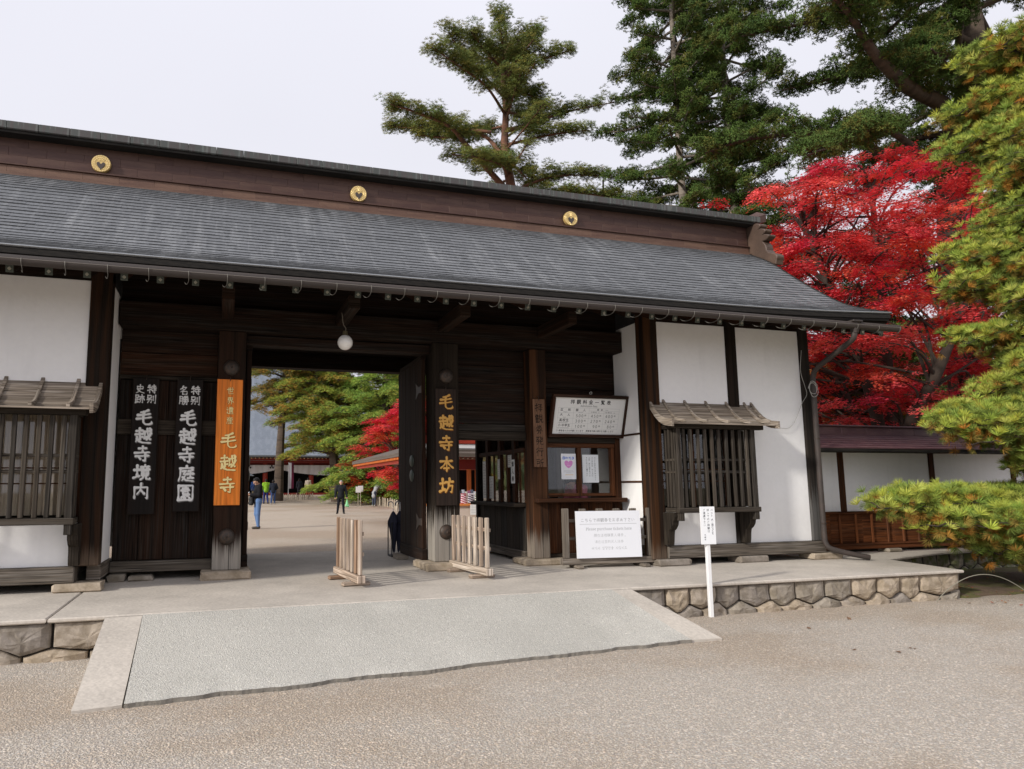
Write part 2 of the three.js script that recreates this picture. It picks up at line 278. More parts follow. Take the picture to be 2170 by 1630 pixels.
// platform: two concrete slabs with an open joint, stone facing below
const platform = new THREE.Group(); platform.name = 'stone_platform'; platform.userData.kind = 'structure'; platform.userData.label = 'concrete topped platform with fitted stone facing under the gatehouse'; scene.add(platform);
function slab(name, pts, top, thick, parent, mat = concrete) {           // pts in x,z
  const g = extrude(pts.map(([x, z]) => [x, -z]), thick, 0.012); g.rotateX(-Math.PI / 2); g.translate(0, top - thick, 0);
  const p = g.attributes.position, uv = g.attributes.uv; for (let i = 0; i < p.count; i++) uv.setXY(i, (p.getX(i) + 0.3 * p.getY(i)) / 3.1, (p.getZ(i) + 0.8 * p.getY(i)) / 3.1); return part(name, g, mat, parent);
}
slab('slab', [[-12, -4.3], [-1.685, -4.3], [-1.665, 1.94], [-12, 1.99]], 0, 0.045, platform);
slab('slab', [[-1.67, -4.3], [10.2, -4.3], [10.2, -0.75], [17.5, -0.75], [17.5, -0.42], [13.2, -0.15], [11.1, 0.44], [10.77, 1.955], [4.5, 1.93], [-1.65, 1.94]], 0, 0.045, platform);
slab('core', [[-11.9, -4.2], [10, -4.2], [10, -0.7], [17.4, -0.7], [17.4, -0.52], [13.15, -0.27], [10.98, 0.34], [10.62, 1.80], [-11.9, 1.80]], -0.05, 0.48, platform, lin(0.05, 0.042, 0.035, 0.95));
const stoneMats = [[0.36, 0.305, 0.245], [0.30, 0.26, 0.21], [0.42, 0.345, 0.26], [0.27, 0.235, 0.20]].map((b, i) => mottled(b, mul3([b[0], b[1] * 0.97, b[2] * 0.9], 0.68), 111 + i * 7, 7, 7, 0.92, 0, 0.012));
const stoneShadeGreen = [[0.30, 0.26, 0.20], [0.26, 0.235, 0.18]].map((b, i) => mottled(b, [0.13, 0.15, 0.05], 141 + i * 7, 6, 6, 0.95, 0, 0.012));  // green-mottled ledge stones; their darker tone is shade painted into the colour
// one rough stone: outline in the wall plane, bulging face
function stoneGeo(poly, bulge, seed) {
  const cx = poly.reduce((s, p) => s + p[0], 0) / poly.length, cy = poly.reduce((s, p) => s + p[1], 0) / poly.length, out = [];
  for (let i = 0; i < poly.length; i++) { const a = poly[i], b = poly[(i + 1) % poly.length], L = Math.hypot(b[0] - a[0], b[1] - a[1]), n = Math.max(1, Math.round(L / 0.09)); for (let k = 0; k < n; k++) { const t = k / n; out.push([lerp(a[0], b[0], t) + 0.007 * (hash(i, k, seed) - 0.5), lerp(a[1], b[1], t) + 0.007 * (hash(i, k, seed + 9) - 0.5)]); } }
  const rings = [[1.0, -0.12], [0.985, 0], [0.93, bulge * 0.42], [0.68, bulge * 0.85], [0.34, bulge]], pos = [], idx = [], n = out.length, uv = [];
  rings.forEach(([f, z], r) => out.forEach(([x, y], k) => { const X = cx + (x - cx) * f, Y = cy + (y - cy) * f; const dz = r > 1 ? 0.05 * (noise2(X * 9 + seed, Y * 9, seed, 3) - 0.5) + 0.010 * (hash(r, k, seed) - 0.5) : 0; pos.push(X, Y, z + dz); uv.push(X * 1.6, Y * 1.6); }));
  pos.push(cx, cy, bulge * rr(0.8, 1.15)); uv.push(cx * 1.6, cy * 1.6);
  for (let r = 0; r < rings.length - 1; r++) for (let k = 0; k < n; k++) { const a = r * n + k, b = r * n + (k + 1) % n, c = a + n, d = b + n; idx.push(a, b, d, a, d, c); }
  const last = (rings.length - 1) * n, C = rings.length * n; for (let k = 0; k < n; k++) idx.push(last + k, last + (k + 1) % n, C);
  const g = new THREE.BufferGeometry(); g.setAttribute('position', new THREE.Float32BufferAttribute(pos, 3)); g.setAttribute('uv', new THREE.Float32BufferAttribute(uv, 2)); g.setIndex(idx);
  const h = g.toNonIndexed(); h.computeVertexNormals(); return h;
}
function stoneWall(ax, az, bx, bz, mats, w0, w1, seed, H = 0.335) {       // from (ax,az) to (bx,bz), facing left of travel -> +z for a wall going +x
  const L = Math.hypot(bx - ax, bz - az), ang = Math.atan2(-(bz - az), bx - ax), xs = [0]; while (xs[xs.length - 1] < L - w0) xs.push(Math.min(L, xs[xs.length - 1] + rr(w0, w1))); xs[xs.length - 1] = L;
  const g = 0.010, top = -0.046, sh = xs.map(() => top - H * rr(0.50, 0.62)), ms = []; for (let i = 0; i < xs.length - 1; i++) ms.push([lerp(xs[i], xs[i + 1], rr(0.42, 0.58)), top - H * rr(0.72, 0.84)]);
  const put = (poly, s) => { const m = part('stone', stoneGeo(poly, rr(0.045, 0.075), s), pick(mats), platform, [ax, 0, az]); m.rotation.y = ang; };
  const bot = top - H - 0.06;
  for (let i = 0; i < xs.length - 1; i++) {
    const x0 = xs[i] + g, x1 = xs[i + 1] - g, [mx, my] = ms[i];
    put([[x0, top - 0.004], [x0, sh[i]], [mx - 0.02, my], [mx + 0.03, my + 0.006], [x1, sh[i + 1]], [x1, top - 0.004]], seed + i);
  }
  for (let i = 0; i < xs.length; i++) {
    const l = i ? ms[i - 1] : [xs[0], sh[0] - 0.03], r = i < xs.length - 1 ? ms[i] : [L, sh[i] - 0.03];
    const p = [[l[0] + g, bot], [r[0] - g, bot], [r[0] - g, r[1] - g * 1.6]]; if (i && i < xs.length - 1) p.push([xs[i] + 0.03, sh[i] - g * 1.8], [xs[i] - 0.03, sh[i] - g * 1.8]); p.push([l[0] + g, l[1] - g * 1.6]);
    put(p, seed + 100 + i);
  }
}
stoneWall(-11.5, 1.90, -0.95, 1.87, stoneMats, 0.44, 0.6, 300, 0.40);
stoneWall(4.7, 1.865, 10.72, 1.88, stoneMats, 0.36, 0.52, 500, 0.40);
stoneWall(10.70, 1.90, 11.06, 0.40, stoneMats, 0.4, 0.5, 700, 0.40);
stoneWall(11.0, 0.32, 13.15, -0.29, stoneShadeGreen, 0.36, 0.5, 800, 0.40);
stoneWall(13.15, -0.29, 17.3, -0.53, stoneShadeGreen, 0.36, 0.5, 900, 0.40);

// ramp of exposed-aggregate concrete between two kerb strips
const ramp = new THREE.Group(); ramp.name = 'ramp'; ramp.userData.kind = 'structure'; ramp.userData.label = 'pale grey pebbled ramp with smooth concrete edges'; scene.add(ramp);
function rampSheet(tl, tr, bl, br, lift, ragged, nx, ny, us) {           // corners [x,z]; y from 0 to the ground
  const pos = [], uv = [], col = [], idx = [], at = (i, j) => {
    const s = i / nx, t = j / ny, x = lerp(lerp(tl[0], tr[0], s), lerp(bl[0], br[0], s), t); let z = lerp(lerp(tl[1], tr[1], s), lerp(bl[1], br[1], s), t);
    if (ragged) z += Math.pow(t, 10) * ragged * (0.8 * (noise2(x * 1.6, 3, 71, 3) - 0.45) + 0.35 * (noise2(x * 9, 5, 73, 4) - 0.5));
    return [x, lerp(-0.012, GY + 0.028, t) + lift + 0.006 * (noise2(x * 1.5, z * 1.5, 72, 2) - 0.5), z];
  };
  for (let j = 0; j <= ny; j++) for (let i = 0; i <= nx; i++) { const p = at(i, j); pos.push(...p); uv.push(p[0] / us, -p[2] / us); const n = noise2(p[0] * 1.3, p[2] * 1.7, 75, 4), w = sstep(0.55, 0.75, noise2(p[0] * 1.1 + 9, p[2] * 1.4, 76, 4)); const k = 0.92 + 0.18 * (n - 0.5) + 0.12 * w; col.push(k, k * 0.985, k * 0.94); }
  for (let j = 0; j < ny; j++) for (let i = 0; i < nx; i++) { const a = j * (nx + 1) + i, b = a + nx + 1; idx.push(a, b, a + 1, a + 1, b, b + 1); }
  const rim = []; for (let i = 0; i <= nx; i++) rim.push([i, ny]); for (let j = ny; j >= 0; j--) rim.push([nx, j]); const rim2 = []; for (let j = 0; j <= ny; j++) rim2.push([0, j]);
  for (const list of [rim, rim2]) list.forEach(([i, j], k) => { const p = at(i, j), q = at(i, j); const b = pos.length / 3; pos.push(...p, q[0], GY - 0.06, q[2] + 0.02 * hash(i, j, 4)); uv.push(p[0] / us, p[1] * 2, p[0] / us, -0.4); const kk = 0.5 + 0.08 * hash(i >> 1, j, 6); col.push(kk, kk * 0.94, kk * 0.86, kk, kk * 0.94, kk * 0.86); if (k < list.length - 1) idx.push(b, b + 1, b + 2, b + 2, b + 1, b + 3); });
  const g = new THREE.BufferGeometry(); g.setAttribute('position', new THREE.Float32BufferAttribute(pos, 3)); g.setAttribute('uv', new THREE.Float32BufferAttribute(uv, 2)); g.setAttribute('color', new THREE.Float32BufferAttribute(col, 3)); g.setIndex(idx); const h = g.toNonIndexed(); h.computeVertexNormals(); return h;
}
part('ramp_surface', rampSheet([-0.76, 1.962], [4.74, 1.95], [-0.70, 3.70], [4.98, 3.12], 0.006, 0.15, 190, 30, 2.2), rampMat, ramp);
{
  const kerb = (tl, tr, bl, br) => { const g = rampSheet(tl, tr, bl, br, -0.004, 0.05, 6, 16, 3.1); g.deleteAttribute('color'); return g; };
  part('ramp_edge', kerb([-1.12, 1.965], [-0.765, 1.965], [-1.07, 3.74], [-0.715, 3.70]), concrete, ramp);
  part('ramp_edge', kerb([4.75, 1.955], [5.02, 1.955], [4.99, 3.12], [5.38, 3.15]), concrete, ramp);
}

// ---------------------------------------------------------------- the gatehouse
const gh = thing('gatehouse', 'long white plastered gatehouse with dark timber posts and grey shingle roof', 'gatehouse');
const CX = 2.59, mir = (x) => 2 * CX - x, RX0 = -5.62, RX1 = 10.8;
const sori = (x) => 0.10 * Math.pow(Math.max(0, (Math.abs(x - CX) - 4.6) / 3.7), 2);
const PROF = [[1.15, 4.075], [0.72, 4.25], [0.28, 4.47], [-0.12, 4.76], [-0.5, 5.07], [-0.95, 5.46], [-1.39, 5.85], [-2.1, 6.33]];
const profC = new THREE.CatmullRomCurve3(PROF.map(([z, y]) => new THREE.Vector3(0, y, z)));
const roof = new THREE.Group(); roof.name = 'roof'; gh.add(roof);
const roofMap = dtex(1024, 1024, (u, v) => { const a = fbm(u * 9, v * 6, 9, 6, 201, 4), s1 = fbm(u * 46, v * 3, 46, 3, 202, 3), s2 = fbm(u * 150, v * 8, 150, 8, 203, 2), b = fbm(u * 240, v * 240, 240, 240, 204, 1); const pale = sstep(0.46, 0.80, s1 * 0.5 + a * 0.5) * 0.75 + sstep(0.55, 0.8, s2) * 0.25; return mul3(mix3([0.14, 0.146, 0.155], [0.255, 0.262, 0.27], pale), 0.8 + 0.4 * b); });
const roofMat = std({ map: roofMap, roughness: 0.5, metalness: 0.0, vertexColors: true });
{
  const N = 31;
  for (let i = 0; i < N; i++) {
    const t0 = i / N, t1 = Math.min(1, (i + 1.25) / N), b = { p: [], u: [], c: [] };
    const at = (t, x, lift) => { t = clamp(t, 0, 1); const p = profC.getPointAt(t), q = profC.getTangentAt(t); return [x, p.y + sori(x) * (1 - t) + lift * Math.abs(q.z), p.z + lift * q.y]; };
    let x = RX0 - rr(0, 0.25); const quad = (A, B, C, D, ua, ub, uc, ud, k) => { b.p.push(...A, ...B, ...C, ...A, ...C, ...D); b.u.push(...ua, ...ub, ...uc, ...ua, ...uc, ...ud); for (let m = 0; m < 6; m++) b.c.push(k, k, k); };
    while (x < RX1) {
      const w = rr(0.26, 0.44), a = Math.max(x, RX0), e = Math.min(x + w, RX1); x += w; if (e - a < 0.02) continue;
      const th = 0.021 + rr(-0.0025, 0.003), k = rr(0.94, 1.06), tl = t0 + rr(-0.0010, 0.0010);
      const A = at(tl, a, th), B = at(tl, e, th + rr(-0.003, 0.003)), C = at(t1, e, 0.005), Dq = at(t1, a, 0.005), A0 = at(tl, a, -0.004), B0 = at(tl, e, -0.004);
      const U = (X, t) => [X / 5.3, t * 4.0 / 5.3];
      quad(A, B, C, Dq, U(a, tl), U(e, tl), U(e, t1), U(a, t1), k); quad(A0, B0, B, A, U(a, tl), U(e, tl), U(e, tl), U(a, tl), k * 0.7);
      quad(A0, A, Dq, Dq, U(a, tl), U(a, tl), U(a, t1), U(a, t1), k); quad(B, B0, C, C, U(e, tl), U(e, tl), U(e, t1), U(e, t1), k);
    }
    const g = new THREE.BufferGeometry(); g.setAttribute('position', new THREE.Float32BufferAttribute(b.p, 3)); g.setAttribute('uv', new THREE.Float32BufferAttribute(b.u, 2)); g.setAttribute('color', new THREE.Float32BufferAttribute(b.c, 3)); g.computeVertexNormals();
    part('shingle_course', g, roofMat, roof);
  }
}
// roof body below the courses (front) and the rear slope, with thickness
function slopeSlab(x0, x1, mirrorZ, thick, lift, nx = 40) {
  const b = new Bag(), nt = 14; const P = (i, j, l) => { const x = lerp(x0, x1, i / nx), t = j / nt, p = profC.getPointAt(t); const z = mirrorZ ? -4.6 - p.z : p.z; return [x, p.y + sori(x) * (1 - t) + l, z]; };
  for (let i = 0; i < nx; i++) for (let j = 0; j < nt; j++) { b.quad(P(i, j, lift), P(i + 1, j, lift), P(i + 1, j + 1, lift), P(i, j + 1, lift)); b.quad(P(i, j + 1, lift - thick), P(i + 1, j + 1, lift - thick), P(i + 1, j, lift - thick), P(i, j, lift - thick)); }
  for (let i = 0; i < nx; i++) b.quad(P(i, 0, lift - thick), P(i + 1, 0, lift - thick), P(i + 1, 0, lift), P(i, 0, lift));
  for (let j = 0; j < nt; j++) for (const [i, f] of [[0, 1], [nx, 0]]) { const q = [P(i, j, lift - thick), P(i, j + 1, lift - thick), P(i, j + 1, lift), P(i, j, lift)]; if (f) q.reverse(); b.quad(...q); }
  return b.geo();
}
const eaveMat = matte({ map: mottled([0.018, 0.017, 0.016], [0.028, 0.025, 0.022], 211, 6, 6, 0.7).map, roughness: 0.8 });
part('roof_body', slopeSlab(RX0 + 0.01, RX1 - 0.01, false, 0.07, -0.012), eaveMat, roof);
part('rear_slope', slopeSlab(RX0, RX1, true, 0.09, 0.0, 20), std({ map: roofMap, roughness: 0.5 }), roof);
{ // verge trim along the gable edge and thick dark eave board
  for (const x of [RX0 - 0.01, RX1 + 0.01]) { const pts = []; for (let j = 0; j <= 24; j++) { const p = profC.getPointAt(j / 24); pts.push([x, p.y + 0.012 + sori(x) * (1 - j / 24), p.z]); } part('verge_trim', tubeGeo(pts, 0.022, 6), eaveMat, roof); }
  const strip = (y0, y1, z0, z1) => { const b = new Bag(), n = 48; for (let i = 0; i < n; i++) { const a = lerp(RX0 + 0.02, RX1 - 0.02, i / n), e = lerp(RX0 + 0.02, RX1 - 0.02, (i + 1) / n), s = sori(a), t = sori(e); b.quad([a, y0 + s, z1], [e, y0 + t, z1], [e, y1 + t, z1], [a, y1 + s, z1], [a, 0], [e, 0], [e, 1], [a, 1]); b.quad([e, y0 + t, z0], [a, y0 + s, z0], [a, y1 + s, z0], [e, y1 + t, z0]); b.quad([a, y0 + s, z0], [e, y0 + t, z0], [e, y0 + t, z1], [a, y0 + s, z1]); b.quad([a, y1 + s, z1], [e, y1 + t, z1], [e, y1 + t, z0], [a, y1 + s, z0]); } const L = RX0 + 0.02, R = RX1 - 0.02, sl = sori(L); b.quad([R, y0 + sl, z1], [R, y0 + sl, z0], [R, y1 + sl, z0], [R, y1 + sl, z1]); b.quad([L, y0 + sl, z0], [L, y0 + sl, z1], [L, y1 + sl, z1], [L, y1 + sl, z0]); return b.geo(); };
  { const pts = []; for (let i = 0; i <= 48; i++) { const x = lerp(RX0, RX1, i / 48); pts.push([x, 4.088 + sori(x), 1.158]); } part('drip_edge', tubeGeo(pts, 0.011, 6), lin(0.34, 0.36, 0.38, 0.4, 0.3), roof); }
  part('eave_board', strip(3.955, 4.055, 1.02, 1.125), eaveMat, roof);
  part('eave_lath', strip(3.915, 3.952, 0.94, 1.085), M.dark[1], roof);
  // soffit boards above the rafters, running the length of the house
  for (let k = 0; k < 9; k++) { const za = 0.97 - k * 0.235, zb = za - 0.228, y = (z) => 3.945 + (0.97 - z) * 0.45; const b = new Bag(); b.quad([RX0 + 0.15, y(za), za], [RX0 + 0.15, y(zb), zb], [RX1 - 0.15, y(zb), zb], [RX1 - 0.15, y(za), za]); b.quad([RX0 + 0.15, y(za) + 0.02, za], [RX1 - 0.15, y(za) + 0.02, za], [RX1 - 0.15, y(zb) + 0.02, zb], [RX0 + 0.15, y(zb) + 0.02, zb]); part('soffit_board', boxUV(b.geo(), 'x', 2.4, 0.6, rnd(), rnd()), pick([M.warm, M.warm, M.dark[2]]), roof); }
  for (const x of [RX0 + 0.07, RX1 - 0.15]) { // gable boards under the verge
    const top = [], bot = []; for (let j = 0; j <= 18; j++) { const t = j / 18 * 0.97, p = profC.getPointAt(t); const z = p.z - 0.10 * (1 - t); top.push([z, p.y - 0.085 + sori(x) * (1 - t)]); bot.push([z, p.y - 0.33 + sori(x) * (1 - t) + 0.06 * t]); }
    const g = extrude([...top, ...bot.reverse()], 0.07, 0.004); g.rotateY(-Math.PI / 2); g.translate(x + 0.07, 0, 0); part('gable_board', g, mottled([0.05, 0.055, 0.045], [0.03, 0.032, 0.028], 215, 5, 5, 0.6), roof);
  }
}
// rafters with metal-capped ends
{
  const capG = (() => { const a = cbox(0.084, 0.088, 0.012, 0.004), d = cbox(0.035, 0.035, 0.010, 0.003); d.rotateZ(Math.PI / 4); d.translate(0, 0, 0.010); return { a, d }; })();
  const capM = lin(0.060, 0.068, 0.052, 0.55, 0.2), emb = lin(0.27, 0.26, 0.20, 0.55, 0.3);
  const body = barGeo([0, 0, 0], [0, 0.45 * 2.0, -2.0], 0.072, 0.078, 0.004), slope = Math.atan(0.45);
  for (let x = -5.36; x < 10.8; x += 0.4125) {
    const r = part('rafter', body, pick([M.warm, M.dark[2], M.dark[0]]), gh, [x, 3.85, 1.0]);
    const c = part('rafter_cap', capG.a, capM, r, [0, 0, 0.004]); c.rotation.x = slope * 0.5; const d = part('cap_emblem', capG.d, emb, r, [0, 0, 0.004]); d.rotation.x = slope * 0.5;
  }
}
// gutter, hangers, hopper and downpipe
{
  const g = new THREE.CylinderGeometry(0.062, 0.062, RX1 - RX0 + 0.12, 20, 1, true, Math.PI / 2, Math.PI); g.rotateZ(Math.PI / 2); g.rotateX(Math.PI);
  const pos = g.attributes.position; let my = 0; for (let i = 0; i < pos.count; i++) my += pos.getY(i); if (my > 0) g.rotateX(Math.PI);
  const gm = gutterMat.clone(); gm.side = THREE.DoubleSide; const gut = part('gutter', g, gm, gh, [(RX0 + RX1) / 2, 3.895, 1.205]);
  part('gutter_rim', tubeGeo([[RX0 - 0.06, 3.897, 1.267], [RX1 + 0.06, 3.897, 1.267]], 0.005, 6), lin(0.22, 0.2, 0.18, 0.4, 0.5), gh);
  const hang = tubeGeo(curve([[0, 3.905, 1.273], [0, 3.86, 1.272], [0, 3.825, 1.24], [-0.005, 3.80, 1.19], [-0.02, 3.79, 1.12], [-0.04, 3.805, 1.05], [-0.06, 3.84, 1.01]], 14), 0.005, 5), hm = lin(0.13, 0.12, 0.105, 0.6, 0.3);
  for (let x = -5.0; x < 11; x += 0.452) part('gutter_hanger', hang, hm, gh, [x, 0, 0]);
  const box = new THREE.CylinderGeometry(0.085, 0.055, 0.18, 4, 1); box.rotateY(Math.PI / 4);
  part('hopper', merge([box, cbox(0.20, 0.03, 0.17, 0.006).translate(0, 0.10, 0)]), gutterMat, gh, [9.92, 3.86, 1.20]);
  part('downpipe', tubeGeo([...curve([[9.92, 3.79, 1.19], [9.92, 3.70, 1.17], [9.94, 3.62, 1.02], [10.03, 3.32, 0.28], [10.04, 3.22, 0.20], [10.045, 3.05, 0.18]], 24), [10.05, 2, 0.17], [10.055, 0.5, 0.16], ...curve([[10.06, 0.32, 0.16], [10.09, 0.22, 0.19], [10.2, 0.16, 0.26], [10.62, 0.05, 0.52]], 10)], 0.046, 10), gutterMat, gh);
  for (const y of [0.62, 2.1, 2.95]) part('pipe_clip', new THREE.TorusGeometry(0.046, 0.006, 5, 14).rotateX(Math.PI / 2), iron, gh, [10.05, y, 0.172]);
}
// ridge: copper panels in rows, cap pieces, end plate, crests
{
  const ridge = new THREE.Group(); ridge.name = 'ridge'; gh.add(ridge);
  const E = 10.84, B = mir(E), w = (E - B) / 30;
  beam('ridge_core', copper[1], ridge, B, E, 6.1, 6.93, -2.56, -2.05, 0.002);
  const row = (name, y0, y1, z, mats, off, ww) => { const g = cbox(ww - 0.002, y1 - y0 - 0.003, 0.03, 0.002); for (let x = B + off; x < E - 0.02; x += ww) { if (x + ww > E + 0.01) { beam(name, pick(mats), ridge, x + 0.003, E, y0 + 0.002, y1 - 0.002, z - 0.03, z, 0.004); continue; } part(name, g, pick(mats), ridge, [x + ww / 2, (y0 + y1) / 2, z - 0.015]); } if (off) beam(name, pick(mats), ridge, B, B + off - 0.003, y0 + 0.002, y1 - 0.002, z - 0.03, z, 0.004); };
  beam('ridge_lip', copperLight[0], ridge, B, E, 6.235, 6.285, -2.1, -1.93, 0.004);
  row('copper_panel', 6.287, 6.42, -1.985, copperLight, 0, w);
  beam('ridge_lip', copper[0], ridge, B, E, 6.42, 6.448, -2.1, -1.955, 0.004);
  row('copper_panel', 6.45, 6.60, -2.01, copper, w * 0.5, w); row('copper_panel', 6.60, 6.745, -2.017, copper, 0, w); row('copper_panel', 6.745, 6.90, -2.024, copper, w * 0.5, w);
  beam('ridge_eave', eaveMat, ridge, B - 0.02, E + 0.03, 6.885, 6.93, -2.78, -1.82, 0.006);
  // cap pieces: sloped top, front face
  const cw = 0.452, prof = [[-1.80, 6.932], [-1.785, 6.945], [-1.785, 7.06], [-1.83, 7.075], [-2.3, 7.20], [-2.77, 7.075], [-2.815, 7.06], [-2.815, 6.945], [-2.80, 6.932]];
  const cg = extrude(prof, cw - 0.006, 0.004); cg.rotateY(-Math.PI / 2); cg.translate(cw / 2, 0, 0);
  { const p = cg.attributes.position, uv = cg.attributes.uv; for (let i = 0; i < p.count; i++) uv.setXY(i, p.getX(i) / 3.3, p.getY(i) * 1.2 + p.getZ(i) * 0.2); }
  const caps = [0, 1, 2, 3, 4].map((k) => { const m = copperCap.clone(); m.map = copperCap.map.clone(); m.map.offset.set(k * 0.21, k * 0.13); return m; });
  for (let x = B - 0.05; x < E - 0.1; x += cw) part('ridge_cap', cg, pick(caps), ridge, [x + cw / 2, 0, 0]);
  for (const s of [1, -1]) {
    const X = (x) => s > 0 ? x : mir(x);
    // upswept end of the cap
    const b = new Bag(), n = 10, S = (i) => { const t = i / n, x = 10.80 + 0.62 * t, y = 0.10 * t * t; const hw = 0.30 - 0.05 * t; return [[X(x), 7.0 + y, -2.3 + hw], [X(x), 7.13 + y * 1.5, -2.3 + hw], [X(x), 7.24 + y * 1.9, -2.3], [X(x), 7.13 + y * 1.5, -2.3 - hw], [X(x), 7.0 + y, -2.3 - hw]]; };
    for (let i = 0; i < n; i++) { const p = S(i), q = S(i + 1); for (let k = 0; k < 5; k++) { const k2 = (k + 1) % 5; b.quad(p[k], q[k], q[k2], p[k2]); } } { const p = S(n); b.quad(p[0], p[4], p[3], p[1]); b.tri(p[1], p[3], p[2]); }
    part('ridge_end', b.geo(), copper[2], ridge);
    // scalloped end plate in the gable plane
    const edge = []; const sc = (z0, y0, z1, y1, bul) => { for (let k = 0; k <= 6; k++) { const t = k / 6; edge.push([lerp(z0, z1, t) + bul * Math.sin(t * Math.PI), lerp(y0, y1, t)]); } };
    edge.push([-2.02, 6.9]); sc(-1.78, 6.90, -1.72, 6.74, 0.10); sc(-1.66, 6.74, -1.60, 6.58, 0.11); sc(-1.56, 6.58, -1.52, 6.44, 0.11); sc(-1.62, 6.44, -1.52, 6.22, 0.03); sc(-1.46, 6.14, -1.28, 5.92, 0.10);
    const inner = [[-1.36, 5.86], [-2.3, 6.42]];
    const outl = [...edge, ...inner], full = [...outl.map(([z, y]) => [z, y]), ...edge.slice().reverse().map(([z, y]) => [-4.6 - z, y])];
    const full2 = [...edge, [-1.30, 5.84], [-1.42, 5.86], [-2.3, 6.45], [-3.18, 5.86], [-3.30, 5.84], ...edge.slice().reverse().map(([z, y]) => [-4.6 - z, y])];
    const g = extrude(full2, 0.20, 0.015); g.rotateY(-Math.PI / 2); g.translate(s > 0 ? 10.86 + 0.2 : mir(10.86), 0, 0); part('ridge_end_plate', g, mottled([0.115, 0.075, 0.055], [0.085, 0.056, 0.042], 231, 3, 3, 0.5, 0.15), ridge);
  }
  const heart = [[0, -0.088], [0.028, -0.05], [0.062, -0.008], [0.072, 0.030], [0.060, 0.052], [0.038, 0.058], [0.022, 0.050], [0.014, 0.030], [0, 0.022], [-0.014, 0.030], [-0.022, 0.050], [-0.038, 0.058], [-0.060, 0.052], [-0.072, 0.030], [-0.062, -0.008], [-0.028, -0.05]];
  const disc = new THREE.CylinderGeometry(0.145, 0.15, 0.05, 36); disc.rotateX(Math.PI / 2);
  const petal = []; for (let k = 0; k < 22; k++) { const a = k / 22 * Math.PI * 2; for (const [r0, r1, w0] of [[0.088, 0.116, 0.024], [0.119, 0.142, 0.030]]) { const p = cbox(r1 - r0, w0, 0.010, 0.004); p.translate((r0 + r1) / 2, 0, 0); p.rotateZ(a + (r0 > 0.1 ? 0.14 : 0)); petal.push(p); } } for (let k = -2; k <= 2; k++) { const p = cbox(0.055, 0.014, 0.01, 0.004); p.translate(0.072, 0, 0); p.rotateZ(Math.PI / 2 + k * 0.34); petal.push(p); }
  const petG = merge(petal), hg = extrude(heart.map(([x, y]) => [x * 0.92, y * 0.92]), 0.014, 0.003);
  for (const x of [-2.09, 2.21, 6.51]) { const c = new THREE.Group(); c.name = 'crest'; c.position.set(x, 6.60, -1.99); gh.add(c); part('crest_disc', disc, lin(0.72, 0.52, 0.21, 0.45, 0.5), c, [0, 0, 0.025]); part('crest_petals', petG, gold, c, [0, 0, 0.053]); part('crest_leaf', hg, lin(0.075, 0.06, 0.052, 0.5, 0.2), c, [0, -0.036, 0.052]); }
}
// weathered foot: bleached wood with a ragged upper edge, drawn to the post's height
function footed(base, alt, h, y0, edge, seed, bleach = [0.34, 0.31, 0.27]) {
  return matte({ map: dtex(1024, 192, (u, v) => { const g = grain(u, v * 0.5 + 0.1, seed); let c = mul3(mix3(base, alt, sstep(0.3, 0.7, g.c)), 0.5 + 0.55 * g.b + 0.4 * g.a); const y = u * h, e = edge * (0.25 + 0.9 * fbm(v * 70, 1, 70, 0, seed + 7, 2) + 0.75 * fbm(v * 6, 2, 6, 0, seed + 8, 2)); const w = sstep(e + 0.16, e - 0.12, y + 0.12 * (g.b - 0.5) + 0.1 * (g.a - 0.5)); const crack = Math.abs(v - 0.56 - 0.03 * fbm(u * 6, 0, 6, 0, seed + 4, 2)) < 0.012 ? 0.25 : 1; return mul3(mix3(c, mul3(bleach, 0.65 + 0.6 * g.a), w * 0.9), crack); }), bumpMap: woodBump, bumpScale: 0.004, roughness: 0.85, specularIntensity: 0.3 });
}
function footPost(name, mat, x0, x1, y0, y1, z0, z1, parent = gh) {
  const g = cbox(x1 - x0, y1 - y0, z1 - z0, 0.012, 'y'), p = g.attributes.position, n = g.attributes.normal, uv = g.attributes.uv;
  for (let i = 0; i < p.count; i++) uv.setXY(i, (p.getY(i) + (y1 - y0) / 2) / (y1 - y0) * 0.998 + 0.001, Math.abs(n.getZ(i)) > 0.6 ? p.getX(i) / (x1 - x0) * 0.96 + 0.5 : p.getZ(i) / (z1 - z0) * 0.96 + 0.5);
  return part(name, g, mat, parent, [(x0 + x1) / 2, (y0 + y1) / 2, (z0 + z1) / 2]);
}
const DK = [0.014, 0.0095, 0.0065], DW = [0.034, 0.016, 0.008];
